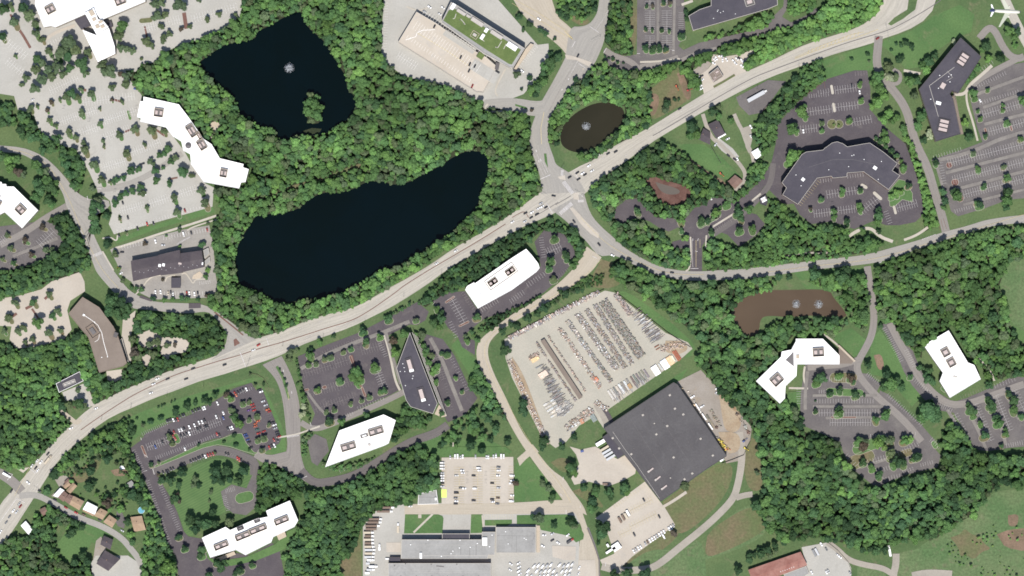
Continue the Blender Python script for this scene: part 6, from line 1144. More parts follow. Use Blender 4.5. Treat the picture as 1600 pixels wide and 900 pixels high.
row('261,658k 264,657k 267,656k 271,656w 275,656k 278,655r 281,651k 285,649k 288,648k 301,643k 305,641k 309,640k 312,639k 317,638w 320,637w 340,630w', 68, 'in the top row of the busy car park', BUSY)
row('349,645w 338,651w 349,653b 311,660w 316,659w 320,657k 304,664w 296,667w 309,671k 313,669k 321,667k 324,666k 280,672w 284,671w 288,670k 265,674k 272,675r 260,681k 274,685r 271,681r 283,681k 288,680k 292,678k 296,677w', 68, 'in the middle row of the busy car park', BUSY)
row('243,698b 254,691k 289,701w 339,678r 343,680k', 68, 'in the lower rows of the busy car park', BUSY)
row('255,738k 260,737k 263,736k 267,733k 271,732k 282,728k 289,725k 298,721k 302,719k 306,718k 310,716k 313,715k 317,713k 321,713w 325,711r 329,710r 333,709r 337,706k 353,709,75k 357,710,78k 371,716,85r 374,718,85r 377,719,85k', 65, 'along the curved drive above the striped lawn', 'cars along the curved drive')
row('369,617,65o 367,614,65r 372,613,65k 376,611,65k 380,609,65k 385,608,65w 405,609k 408,612w 411,627s 415,633s 418,640o 421,643r 426,660k 429,664w 430,669s 433,675k 434,679k 436,682r', -20, 'along the outer edge of the busy east lot', BUSY)
row('394,632r 396,636r 389,641p 397,641r 399,662o 403,658o 399,666o 402,671e 404,677r 412,674r', -20, 'in the middle of the busy east lot', BUSY); row('428,687,65r 434,688,65k 421,699,65r 425,697,65k 429,696,65w 383,679b 385,682b 387,687b 389,691k 392,699k 356,670,65k 360,669,65s 363,668,65w', -20, 'at the lower end of the busy east lot', BUSY)
DEP = 'cars in the depot car park'
row('703.5,714s 711,713wV 715,713wV 719.5,714s 723,713w 743,713s 760,714s 763,714w 771,713s 775,712w 783,713wV 787,713wV', 90, 'in the top row of the tan depot car park', DEP); row('691,723wV 691,727.5wV 691,732wV 691,739s 691,743w 691,747w 691,751w 691,755k 691,760s', 0, 'in the left column of the tan depot car park', DEP)
row('722,735w 723,739w 713,743w 748,731wV 749,735w 740,743k 779,730g 779,735w 778,743w 720,762g 725,763w 742,763wV 769,755k 779,762s 713,770kV 712,778g 713,783w 712,787k 740,782k 769,780k 770,784w 778,778n 777,787g', 0, 'in the middle rows of the tan depot car park', DEP); row('800,743wV 800,751w 798,755w 800,774w 799,783wV', 0, 'at the right edge of the tan depot car park', DEP); row('641,791w', 0, 'in front of the pale shed', DEP)
row('850,836w,'.strip(',') + ' 863,834,-30s 863,844,-30k 872,848,30w 887,836,-40w 848,853,30w 606,873,0wV', 0, 'beside the right depot hall', DEP)
VANS = 'white vans in the bottom depot yard'
for j, y in enumerate((883, 891.5, 899)):
    for i in range(11):
        if (i * 7 + j * 5) % 6 == 0: continue
        car(828 + i * 6.6 - j * 2.5, y + ((i * 13) % 5) * .5 - i * .15, 'w' if (i + j) % 4 else 's', -52, f'in the {["top", "middle", "bottom"][j]} rank of the bottom depot yard', VANS, 'van')
row('798,881,35w 797,890,35w 810,880w 811,886w 811,892wV 812,897w 905,887,-60w 904,896,-60w', -35, 'at the edges of the bottom depot yard', VANS)
SE = 'vehicles in the lower tan car park'
row('1006,781k 1030,807k 991,835k', 62, 'alone in the bays of the lower tan car park', SE); row(' '.join(f'{990 + i * 3.65:.1f},{861 - i * 2.35:.1f}{"wswwwsnwwwswwws wswwsw"[i % 22].strip() or "w"}' for i in (0, 1, 2, 3, 5, 6, 7, 8, 9, 10, 11, 12, 13, 15, 16, 17)), 62, 'in the white row below the tan car park', SE); row('1037,838.5wV 1049,824w 1046,826w', 62, 'at the right end of the tan car park row', SE)
GS = 'cars crowded round the roadside filling station'
row('1086,120w 1091,121w 1096,119k 1097,125w 1092,131w 1094,135w 1095.5,139w', -30, 'left of the roadside filling station', GS); row('1116,93,60w 1119,91,60w 1125,88,0w 1129,88,70s 1129,94,90w 1135,93,60w 1115,99,30w', 0, 'behind the roadside filling station', GS); row('1146,95w 1149,99w 1151,92w 1155,91k 1159,94w 1161,97w 1164,100k 1159,103w 1165,103k', 40, 'right of the roadside filling station', GS); row('1183,81s 1187,83w 1190,88w 1188,78k 1180,85w', 70, 'among the trees up the road from the filling station', GS)
HO = 'cars round the hotel'
row('243,377w 324,359r 299,364k 287,366wV', 75, 'behind the hotel', HO); row('255,383s 189,427,-35w 186,419,20y 191,394k', 0, 'at the west end of the hotel', HO); row('243,456w 251,456w 263,458t 267,457k 270.5,459w 292,458r 296,458w 304,459w 309,458k 322,459k', 85, 'in the front row of the hotel', HO)
LP = 'cars in the pale north-west car parks'
row('200,340k 215,357k 230,350r 240,349k 186,368k 269,306w 289,329r 227,302w 192,317k', 72, 'in the lower pale car park', LP); row('223,256k 212,139,10b 51,156w', -20, 'in the upper pale car park', LP)
GA = 'cars at the parking deck'
row('720,90k 734,101k 742,104k 733,111k 738,135r 679,42k', -65, 'on the tan parking deck', GA, z=7.1); row('671,11w 692,12w 687,22w 663,18s 816,111w 827,126s', 35, 'beside the parking deck', GA)
row('1118,226,-50s 1137,217,-25w 1138,243,40k 1152,248,65w 1173,198w 1173,213w 1148,249,30k', 60, 'beside the wooded driveways', 'cars by the driveways'); row('1120,613,-30w 1120,607,-30w 1122,615,-30s 1082,620,-32wP 1097,635,-32wP 1128,719,-30wV', 0, 'in the gravel yard by the warehouse', 'vehicles in the gravel yard'); row('1110,309,60wV', 0, 'at the bend of the dark lot by the reddish pool', 'cars in the eastern lots'); row('1531,157,60w 1331,134,80k 1343,144,80w 1255,205,80w', 0, 'in the eastern office lots', 'cars in the eastern lots')
row('1291,858g 1312,870,40w 1309,867,40w 1268,894,60w 1291,894,60w 1294,892,60s 1328,895,60s 1283,850w', 60, 'in the yard of the red-roofed workshop', 'cars in the workshop yard')
put_cars()
# ---- trucks and trailers
def box_truck(x, y, L, ang, col, cab, label, group, cat='truck', wd=2.5, h=3.6, name='box_truck', z=.55):
    """cargo box with a cab in front (or a bare trailer when cab is None); x, y is the middle of the cargo box"""
    t = thing(name, label, cat, W((x, y), z), R(-ang), group)
    b = MB(); b.box(0, 0, .95, L, wd, h - .95); o = b.build('cargo_box', 'truck_paint', t); o.color = PAINT[col] + (1,)
    b = MB(); b.box(0, 0, .6, L, .9, .34); b.build('chassis', 'unit_dark', t); b = MB(); wheels(b, (-L / 2 + 1, -L / 2 + 2.1), wd / 2 - .2, .48, 0); b.build('wheels', 'tyre', t)
    if cab:
        x0 = L / 2 + .5; b = MB(); hull([(x0, 1.15, .5, 2.6, 1.05), (x0 + 1.6, 1.15, .5, 2.6, 1.05), (x0 + 2.0, 1.15, .5, 1.75, 1.1), (x0 + 3.0, 1.05, .5, 1.55, .95)], b); wheels(b, (x0 + 2.1,), 1.0, .48, 1); o = b.build('cab', ['truck_paint', 'tyre'], t); o.color = PAINT[cab] + (1,)
        b = MB(); hull([(x0 + 1.5, 1.0, 1.8, 2.5, .95), (x0 + 2.05, 1.0, 1.8, 1.85, .95)], b); b.build('windscreen', 'glass', o)
    return t
TR = 'trailer trucks along the west edge of the depot'
TRL = [(600, 793, 22, 'n', 'w'), (599, 799, 20, 'n', 'w'), (584, 811, 17, 'n', 'w'), (583, 816, 17, 'n', 'w'), (580, 821.5, 18, 'n', 'w'), (580, 826.5, 17, 'n', None), (574, 832, 11, 't', 'w'), (575, 837.5, 10, 'n', 'w'), (574, 843, 11, 't', 'w'), (575, 848.5, 10, 'n', 'w'), (575, 854, 11, 't', 'w'), (576, 859, 12, 's', 'w'), (576, 864.5, 11, 't', 'w'), (575, 870, 11, 's', 'w'), (577, 875, 7, 'w', 'w'), (575, 880, 6, 's', None), (581, 885, 9, 'w', 'w'), (577, 890, 8, 's', 'w'), (574, 895, 7, 'w', None)]
for i, (x, y, L, c, cb) in enumerate(TRL):
    box_truck(x, y, L * S, 0, c, cb, f'{PN[c]} trailer {"with a white cab" if cb else "without a cab"} at the depot edge, {nth(i + 1)} from the top', TR, 'trailer', name='trailer_truck')
box_truck(622, 827, 8, -90, 't', 'w', 'lone truck with a white cab and pale flat bed in the depot yard', None); box_truck(593, 857, 4, -90, 'w', 'w', 'small white truck beside the row of depot trailers', None)
for i, (x, y, c) in enumerate(((968.5, 812.5, 'n'), (973.5, 808.5, 'o'), (978, 806, 't'), (981, 801.5, 'w'))): box_truck(x, y, 7.4, 60, ['n', 'n', 't', 'w'][i], None, f'{["dark brown", "rust brown", "tan", "white"][i]} box trailer standing in the lower tan car park', 'box trailers in the lower tan car park', 'trailer', name='box_trailer', h=2.6)
for i, (x, y, c, L) in enumerate(((940, 690.5, 'w', 15), (946, 699.5, 't', 14), (949.5, 704, 's', 15), (952.5, 708.5, 's', 15), (956, 713.5, 's', 15))): box_truck(x, y, L, -31, c, None, f'{["wide bright white", "tan", "pale grey", "pale grey", "pale grey"][i]} semi-trailer backed to the warehouse annex, {nth(i + 1)} from the top', 'semi-trailers at the warehouse annex', 'trailer', wd=4.2 if i == 0 else 2.7, name='semi_trailer')
for i, (x, y, L) in enumerate(((954, 859.5, 13), (960.5, 851, 10), (962.5, 854, 10), (965, 857, 10), (949.5, 852, 4))): box_truck(x, y, L, -33 if i < 4 else 60, 'w', None, f'white storage container beside the round tree in the lower tan lot, {["longest, lowest left", "upper of three", "middle of three", "lowest of three", "short one standing apart"][i]}', 'white containers in the lower tan lot', 'container', name='storage_container')
box_truck(1181, 151, 22, -29, 's', 'w', 'long pale semi-trailer with white cab on the lot south of the highway', None, 'trailer', name='semi_trailer', wd=4.4, h=4); box_truck(1390, 863, 9, -100, 'w', 'w', 'white bus-like truck parked at the end of the gravel track', None); box_truck(74, 720, 9, -52, 't', 't', 'long tan truck waiting above the lower left crossing', None); box_truck(9, 741, 7, 30, 'w', 'w', 'white box truck waiting on the dark street at the left edge', None); box_truck(889, 846.5, 6, -35, 'k', 'r', 'dark truck at the edge of the depot lawn', None); box_truck(931, 782 - 0, 5, 0, 'n', None, 'brown skip in the loading yard near the warehouse', None, 'skip', name='skip', h=2) if False else None
box_truck(946, 756, 7, 0, 'n', None, 'brown open skip beside the tree row in the loading yard', None, 'skip', name='skip', h=1.8); box_truck(909.5, 705, 3.6, -15, 'b', None, 'dark blue tank skip at the loading yard entrance', None, 'skip', name='skip', h=1.6)
box_truck(1272, 864, 9, 62, 'g', None, 'grey flat trailer, left of a pair, behind the red-roofed workshop', 'grey trailers behind the workshop', 'trailer', name='flat_trailer', h=2.2); box_truck(1276, 862, 9, 62, 's', None, 'lighter grey flat trailer, right of a pair, behind the red-roofed workshop', 'grey trailers behind the workshop', 'trailer', name='flat_trailer', h=2.2)
# machines in the gravel yard
def digger(x, y, ang, col, label, group=None):
    t = thing('digger', label, 'digger', W((x, y), .5), R(-ang), group); b = MB(); b.box(0, -1, 0, 3.4, .6, .9); b.box(0, 1, 0, 3.4, .6, .9); b.build('tracks', 'tyre', t)
    b = MB(); hull([(-1.6, 1.1, .9, 2.0, .9), (.6, 1.1, .9, 2.0, .9), (1.2, .9, .9, 1.5, .8)], b); o = b.build('body', 'truck_paint', t); o.color = PAINT[col] + (1,); b = MB(); b.box(.5, .5, 1.9, 1.2, 1, 1); b.build('cab', 'glass', t)
    b = MB(); b.tube((1, -.3, 1.6), (3, -.3, 3.2), .25); b.tube((3, -.3, 3.2), (4.6, -.3, 1.2), .2); b.box(4.7, -.3, .5, .9, 1, .8); o = b.build('arm', 'truck_paint', t); o.color = PAINT[col] + (1,)
for i, (x, y, a, c) in enumerate(((1124, 687, 20, 'y'), (1128, 691, 60, 'y'), (1132, 697, 130, 'y'), (1135, 701, 10, 'o'), (1127, 697, 200, 'y'))): digger(x, y, a, c, f'{PN[c]} digger beside the warehouse corner, {nth(i + 1)} of the cluster from the top left', 'diggers at the warehouse corner')
for i, (x, y, a, c) in enumerate(((1140, 631, -30, 'k'), (1162, 689, -40, 'b'), (1164, 700, 30, 'y'), (1151, 647, -40, 'n'))): digger(x, y, a, c, f'{PN[c]} machine along the outer fence of the gravel yard, {nth(i + 1)} from the top', 'machines along the gravel yard fence')
digger(1075, 141, -20, 'r', 'red tractor on the bare ground left of the filling station'); digger(1126, 271, 40, 'o', 'orange digger on the bare bank below the green lawn'); digger(1057, 135, 60, 'o', 'orange machine on the grass left of the filling station')
# ================================================================== STORAGE YARD
def stack_meshes():
    out = {}
    def st(kind, n):
        L = []
        for s in range(n):
            r = random.Random(s * 31 + len(kind)); b = MB()
            if kind == 'pipe_bundle':
                for k in range(6): b.tube((-2.6 + r.uniform(-.25, .25), -1.0 + k * .4, .4), (2.6 + r.uniform(-.25, .25), -1.0 + k * .4, .4), .19, 6)
                for k in range(5): b.tube((-2.6 + r.uniform(-.4, .2), -.8 + k * .4, .75), (2.6 + r.uniform(-.4, .2), -.8 + k * .4, .75), .19, 6)
            elif kind == 'pallet_stack':
                for k in range(r.randint(3, 5)): b.box(r.uniform(-.5, .5), r.uniform(-.35, .35), k * .32, r.uniform(1.3, 2.4), r.uniform(1.0, 1.8), .24, r.uniform(-.2, .2))
                b.box(r.uniform(-.8, .8), r.uniform(-.7, .7), 0, r.uniform(.6, 1.4), r.uniform(.5, 1.2), r.uniform(.8, 2.2), r.uniform(0, 1.5))
            elif kind == 'crate_heap':
                for k in range(7): b.box(r.uniform(-1.5, 1.5), r.uniform(-1.2, 1.2), 0, r.uniform(.5, 1.4), r.uniform(.4, 1.2), r.uniform(.5, 2.1), r.uniform(0, 1.5))
            elif kind == 'sheet_stack':
                for k in range(4): b.box(r.uniform(-.08, .08), r.uniform(-.08, .08), k * .5, 4.2 - k * .1, 2.6, .42, 0)
            elif kind == 'long_pipes':
                for k in range(5): b.tube((-6, -1 + k * .5, .5), (6 + r.uniform(-1, 1), -1 + k * .5, .5), .24, 6)
                for k in range(4): b.tube((-6, -.75 + k * .5, .95), (6 + r.uniform(-1, 1), -.75 + k * .5, .95), .24, 6)
            L.append(b.mesh(kind, 'goods'))
        return L
    for k in ('pipe_bundle', 'pallet_stack', 'crate_heap', 'sheet_stack', 'long_pipes'): out[k] = st(k, 5)
    return out
STK = stack_meshes(); NSTK = {}
def stack(x, y, kind, ang, col, label, group, s=1.0, sz=1.0):
    o = link(kind, random.choice(STK[kind]), None, W((x, y), .5)); o.rotation_euler = (0, 0, R(-ang)); o.scale = (s, s, sz); k = random.uniform(.75, 1.25); h = random.uniform(-.08, .08)
    o.color = (min(.85, col[0] * k * (1 + h)), min(.85, col[1] * k), min(.85, col[2] * k * (1 - h)), 1); tag(o, label, {'pipe_bundle': 'pipe bundle', 'pallet_stack': 'pallet stack', 'crate_heap': 'goods heap', 'sheet_stack': 'sheet stack', 'long_pipes': 'pipe stack'}[kind], group); return o
GREY, GRN, BRN, PNK, WHT, PUR = (.29, .275, .25), (.205, .21, .175), (.28, .22, .175), (.42, .32, .27), (.60, .58, .54), (.23, .195, .195)
def stack_row(t0, t1, n, kinds, cols, where, lanes=(0,), ang=None, s=1.0, cw=None):
    a, b = Vector(t0), Vector(t1); d = (b - a).normalized(); nn = Vector((-d.y, d.x)); an = math.degrees(math.atan2(d.y, d.x)) if ang is None else ang
    for li, l in enumerate(lanes):
        for i in range(n):
            p = a.lerp(b, (i + .5) / n) + nn * (l + random.uniform(-.3, .3)); kd = random.choice(kinds); cn = random.choice(cols); cc, cname = cn
            nm = {'pipe_bundle': 'pipe bundle', 'pallet_stack': 'pallet stack', 'crate_heap': 'goods heap', 'sheet_stack': 'sheet stack', 'long_pipes': 'pipe stack'}[kd]
            lane = '' if len(lanes) == 1 else f', {["upper", "lower", "outer"][li]} file'
            stack(p.x, p.y, kd, an + random.uniform(-4, 4) * (.3 if kd == 'long_pipes' else 1) + (90 if kd == 'pallet_stack' and random.random() < .5 else 0), cc, f'{cname} {nm} {where}{lane}, {nth(i + 1)} from top', f'stacks {where}', s * random.uniform(.9, 1.12))
G_, N_, B_, P_, W_, U_ = (GREY, 'grey'), (GRN, 'grey-green'), (BRN, 'brown'), (PNK, 'pinkish'), (WHT, 'white'), (PUR, 'dark')
stack_row((943, 471), (1001, 556), 16, ['pipe_bundle', 'crate_heap'], [N_, N_, G_, B_], 'in the broad dark row of the yard', (-3.8, 0, 3.8), s=1.0)
stack_row((930, 477), (987, 567), 17, ['crate_heap', 'pallet_stack', 'pipe_bundle'], [G_, B_, N_, U_], 'in the second yard row from right', (-1.7, 1.7), s=.85)
stack_row((917, 485), (976, 573), 17, ['crate_heap', 'pallet_stack'], [B_, G_, U_], 'in the third yard row from right', (0,), s=1.0)
stack_row((903, 492), (962, 575), 17, ['crate_heap', 'pallet_stack', 'pipe_bundle'], [U_, G_, P_, N_], 'in the fourth yard row from right', (-2, 2), s=.9)
stack_row((887, 502), (952, 594), 18, ['crate_heap', 'pallet_stack'], [G_, B_, N_, W_], 'in the fifth yard row from right', (-1.2,), s=1.05)
stack_row((875, 514), (936, 602), 17, ['crate_heap', 'pallet_stack'], [G_, P_, B_], 'in the sixth yard row from right', (0,), s=.9)
stack_row((857, 526), (914, 611), 15, ['crate_heap'], [P_, B_, G_], 'in the thin row right of the long brown rack', (0,), s=.5)
stack_row((838, 534), (900, 627), 18, ['crate_heap'], [B_, G_], 'in the thin row left of the long brown rack', (0,), s=.55)
stack_row((854, 592), (876, 630), 9, ['long_pipes'], [G_, U_, G_], 'in the pipe field left of the long brown rack', (0,), ang=-32, s=.6); stack_row((858, 625), (872, 648), 5, ['pipe_bundle'], [(WHT, 'pale')], 'below the left pipe field', (-4, 4, 9), ang=-32, s=.9)
stack_row((992, 482), (1018, 532), 10, ['long_pipes'], [G_, (WHT, 'pale'), G_, U_], 'in the right pipe field beside the fence', (-4,), ang=-32, s=.5); stack_row((1003, 494), (1026, 524), 8, ['long_pipes'], [G_, (WHT, 'pale'), G_], 'in the inner pipe field near the fence', (-4,), ang=-32, s=.5); stack_row((962, 459), (990, 494), 10, ['crate_heap'], [U_, P_, G_], 'at the upper corner against the right fence', (0,), s=.8)
stack_row((952, 618), (985, 598), 8, ['long_pipes'], [G_, (WHT, 'pale')], 'in the pipe field above the grass verge', (0,), ang=58, s=.95); stack_row((987, 596), (1012, 582), 6, ['long_pipes'], [G_, U_, N_], 'in the darker pipe field above the grass verge', (0,), ang=58, s=.95)
stack_row((797, 526), (935, 457), 30, ['sheet_stack', 'crate_heap', 'pipe_bundle'], [P_, W_, U_, P_, G_], 'along the upper fence of the yard', (0,), ang=62, s=.62)
stack_row((796, 560), (856, 694), 26, ['crate_heap', 'pallet_stack'], [P_, W_, B_], 'along the left fence of the yard', (-2, 4), s=.55)
stack_row((886, 668), (925, 640), 9, ['crate_heap', 'sheet_stack'], [P_, B_, G_, W_], 'in the lower corner of the yard', (-4, 4), ang=58, s=.75); stack_row((1032, 545), (1065, 535), 7, ['crate_heap'], [P_, B_], 'on the bare right corner of the yard', (-4, 2), s=.6)
for x, y, kd, an, c, l, s in ((835, 562, 'sheet_stack', -30, (.62, .44, .24), 'honey-coloured timber stack at the left of the yard', 1.9), (839, 560, 'sheet_stack', -30, (.66, .48, .27), 'second honey-coloured timber stack, right of its pair', 1.2), (849, 585, 'sheet_stack', -33, (.70, .52, .40), 'large pale pink sheet stack in the left pipe field', 2.6), (842, 573, 'long_pipes', -28, GREY, 'grey pipe stack between the timber and the pink sheets', .7),
    (1024.5, 578.5, 'sheet_stack', 57, (.72, .66, .60), 'cream sheet stack above the grass verge', 2.9), (1039, 569, 'sheet_stack', 57, (.84, .84, .83), 'bright white sheet stack above the grass verge', 2.9), (1032, 573, 'long_pipes', 57, WHT, 'thin pale pipes between cream and white sheet stacks', .75), (1047, 563, 'sheet_stack', 57, (.58, .42, .26), 'tan timber stack right of the white sheets', 2.6), (1050, 561, 'sheet_stack', 57, (.70, .62, .45), 'cream timber stack beside the tan timber', 2.0), (1056, 556, 'long_pipes', 57, (.40, .15, .09), 'rust red pipe stack at the right end of the verge row', 1.1), (1059, 554, 'long_pipes', 57, (.36, .14, .09), 'darker rust red pipe stack at the right end of the verge row', 1.0),
    (1026, 541, 'long_pipes', -30, (.38, .17, .11), 'rust-coloured pipes lying below the right pipe field', .5), (1028, 545, 'long_pipes', -30, (.36, .2, .14), 'shorter rust pipes below the first rust ones', .45), (932, 592, 'sheet_stack', 50, (.50, .17, .09), 'orange-red crate stack near the lower end of the fifth row', 1.2), (909, 658, 'sheet_stack', 62, (.42, .22, .14), 'rusty sheet stack in the lower corner of the yard', 1.5), (927, 653, 'sheet_stack', 58, (.20, .23, .22), 'dark grey-green sheet stack beside the ramp', 2.2), (984, 603, 'sheet_stack', 57, (.30, .20, .11), 'brown timber stack splitting the verge pipe fields', 1.6),
    (1108, 655, 'long_pipes', 60, (.22, .20, .15), 'dark pipes lying on the gravel beside the warehouse', 1.0), (1112, 661, 'long_pipes', 60, (.26, .23, .18), 'second run of pipes on the gravel beside the warehouse', 1.0), (1120, 668, 'crate_heap', 20, (.16, .10, .08), 'dark scrap heap beside the warehouse wall', 1.2), (1170, 676, 'crate_heap', 20, (.17, .10, .08), 'rusty scrap heap by the gravel yard fence', 1.4), (1165, 668, 'crate_heap', 70, (.35, .38, .36), 'grey-green scrap pile near the yard fence', 1.5), (1148, 640, 'crate_heap', 10, (.30, .20, .1), 'brown timber pile by the gravel yard fence', 1.1), (1065, 607, 'sheet_stack', 20, (.62, .5, .34), 'small tan crate at the top of the warehouse yard', .8), (1084, 633, 'sheet_stack', 20, (.6, .48, .34), 'small tan crate on the warehouse edge', .8)):
    stack(x, y, kd, an, c, l, 'single stacks of goods', s, 1.0)
# ================================================================== FENCES, POLES, FOUNTAINS
def fence(label, t, mat='unit_dark', h=2.2, group=None):
    pl = pts(t); o0 = W(pl[0]); f = thing('fence', label, 'fence', o0, 0, group); b = MB()
    for p, q in zip(pl, pl[1:]):
        a, c = W(p) - o0, W(q) - o0; d = c - a; b.box((a.x + c.x) / 2, (a.y + c.y) / 2, .3, d.length, .12, h, math.atan2(d.y, d.x)); n = max(1, int(d.length / 12))
        for k in range(n + 1):
            e = a.lerp(c, k / n); m = MB(); m.cyl(e.x, e.y, .1, .09, h + .5, 6); m.build('post', 'steel', f)
    b.build('mesh_panel', mat, f)
fence('dark fence along the right side of the storage yard', '960,455 1000,486 1042,519 1079,543', 'wall_brown'); fence('low fence along the upper side of the storage yard', '790,527 870,487 944,452', 'wall_brown'); fence('low fence down the left side of the storage yard', '788,532 792,562 820,620 858,698', 'wall_brown', 1.6); fence('curved fence at the right end of the gravel yard', '1175,668 1172,690 1162,711 1145,718 1128,724', 'unit_dark', 2); fence('fence curving round the red-roofed workshop yard', '1294,848 1309,860 1325,878 1331,895', 'unit_dark', 1.5); fence('dark timber fence across the green lawn south of the highway', '1111,229 1118,241 1126,255', 'unit_dark', 1.6); fence('wall beside the lower depot street', '917,826 928,852 936,878 939,910', 'wall_brown', 1.5); fence('brick wall at the lot west of the driveways', '1188,178 1200,163 1207,155', 'wall_brick', 1.4); fence('stone retaining wall curving at the busy lot entrance', '391,583 402,585 412,591 418,600 420,606', 'wall_brick', .8)
pole0 = None; PL_ = [(318, 603), (261, 619), (205, 636), (159, 655), (442, 540), (505, 527), (570, 505), (631, 463), (690, 427), (752, 400), (1129, 172), (1183, 140), (1248, 104), (1012, 243), (955, 272), (113, 706)]
def util_pole(x, y, i):
    t = thing('utility_pole', f'wooden utility pole on the highway verge, {nth(i + 1)} from the left', 'utility pole', W((x, y)), R(20), 'utility poles along the highway verge'); b = MB(); b.tube((0, 0, 0), (0, 0, 10.5), .2, 8, .13); b.build('pole', 'wood_pole', t); b = MB(); b.box(0, 0, 9.6, .14, 2.6, .14); b.build('crossarm', 'wood_pole', t)
    for s in (-1.1, 0, 1.1): b = MB(); b.cyl(0, s, 9.74, .07, .22, 6); b.build('insulator', 'unit_white', t)
for i, (x, y) in enumerate(sorted(PL_)): util_pole(x, y, i)
def signal(x, y, a, L, label):
    t = thing('traffic_signal', label, 'traffic signal', W((x, y), .4), R(-a), 'traffic signals at the junctions'); b = MB(); b.tube((0, 0, 0), (0, 0, 7), .16, 8, .12); b.tube((0, 0, 6.6), (L, 0, 7.1), .12, 6, .07); b.build('mast_arm', 'steel', t)
    for k in (.5, .75, .98): b = MB(); b.box(L * k, 0, 6.0, .35, .35, 1.1); b.build('signal_head', 'unit_dark', t)
for x, y, a, L, l in ((843, 300, 35, 12, 'traffic signal mast at the west corner of the big junction'), (881, 258, 120, 10, 'traffic signal mast at the north corner of the big junction'), (912, 308, -150, 12, 'traffic signal mast at the east corner of the big junction'), (868, 338, -60, 11, 'traffic signal mast at the south corner of the big junction'), (938, 58, 150, 12, 'traffic signal mast at the upper street junction'), (1384, 40, 80, 20, 'signal gantry arm over the upper right highway'), (385, 577, -70, 14, 'signal mast where the office street meets the highway'), (68, 772, -150, 13, 'signal mast at the lower left crossing')): signal(x, y, a, L, l)
lamps = [(213, 170), (140, 190), (180, 300), (100, 170), (730, 742), (759, 742), (730, 754), (759, 754), (560, 545), (520, 575), (530, 610), (1480, 270), (1550, 250), (1300, 320), (1330, 600), (1030, 40), (1270, 160)]
for i, (x, y) in enumerate(sorted(lamps)):
    t = thing('car_park_lamp', f'slim steel lamp post in a car park, {nth(i + 1)} from the left of the photo', 'lamp post', W((x, y), .2), 0, 'lamp posts in the car parks'); b = MB(); b.tube((0, 0, 0), (0, 0, 8), .1, 6, .07); b.build('post', 'steel', t)
    for s in (-1, 1): b = MB(); b.box(s * .8, 0, 7.9, 1.0, .4, .18); b.build('lamp_head', 'unit_dark', t)
def fountain(x, y, r, label, big=False):
    t = thing('fountain', label, 'fountain', W((x, y), .14)); f = MB(); f.cyl(0, 0, 0, .9, .3, 12); f.build('float', 'unit_dark', t); rr = random.Random(int(x)); b = MB()
    n = 170 if big else 110
    for i in range(n):
        a = rr.uniform(0, 6.28); rad = (r * rr.uniform(.35, 1.1) if big else r * rr.choice([rr.uniform(.72, .95), rr.uniform(.1, .4), rr.uniform(.3, .9)])); hgt = rr.uniform(2, 5.5) if big else rr.uniform(.8, 2.2); w_ = .12 if big else .085; P = []
        for k in range(6):
            u = k / 5; P.append((rad * u * math.cos(a), rad * u * math.sin(a), .3 + hgt * 4 * u * (1 - u) * (1 if u < .5 else 1)))
        nx, ny = -math.sin(a) * w_, math.cos(a) * w_
        for p, q in zip(P, P[1:]): b.face([(p[0] - nx, p[1] - ny, p[2]), (q[0] - nx, q[1] - ny, q[2]), (q[0] + nx, q[1] + ny, q[2]), (p[0] + nx, p[1] + ny, p[2])])
    b.build('spray', 'spray', t); b = MB()
    for i in range(200 if big else 110):
        a = rr.uniform(0, 6.28); rad = r * (rr.uniform(0, 1.15) if big else rr.gauss(.86, .09)); s = rr.uniform(.1, .26); cx, cy = rad * math.cos(a), rad * math.sin(a); b.face([(cx + s, cy, .05), (cx, cy + s, .05), (cx - s, cy, .05), (cx, cy - s * 1.2, .05)])
    b.build('foam', 'spray', t)
fountain(452, 106, 5.6, 'splashing white fountain in the dark upper pond', True); fountain(916, 197, 5.0, 'ring-shaped fountain in the round brown pond'); fountain(1244, 475, 5.0, 'left of two ring-shaped fountains in the muddy pond'); fountain(1279, 475.5, 5.2, 'right of two ring-shaped fountains in the muddy pond')
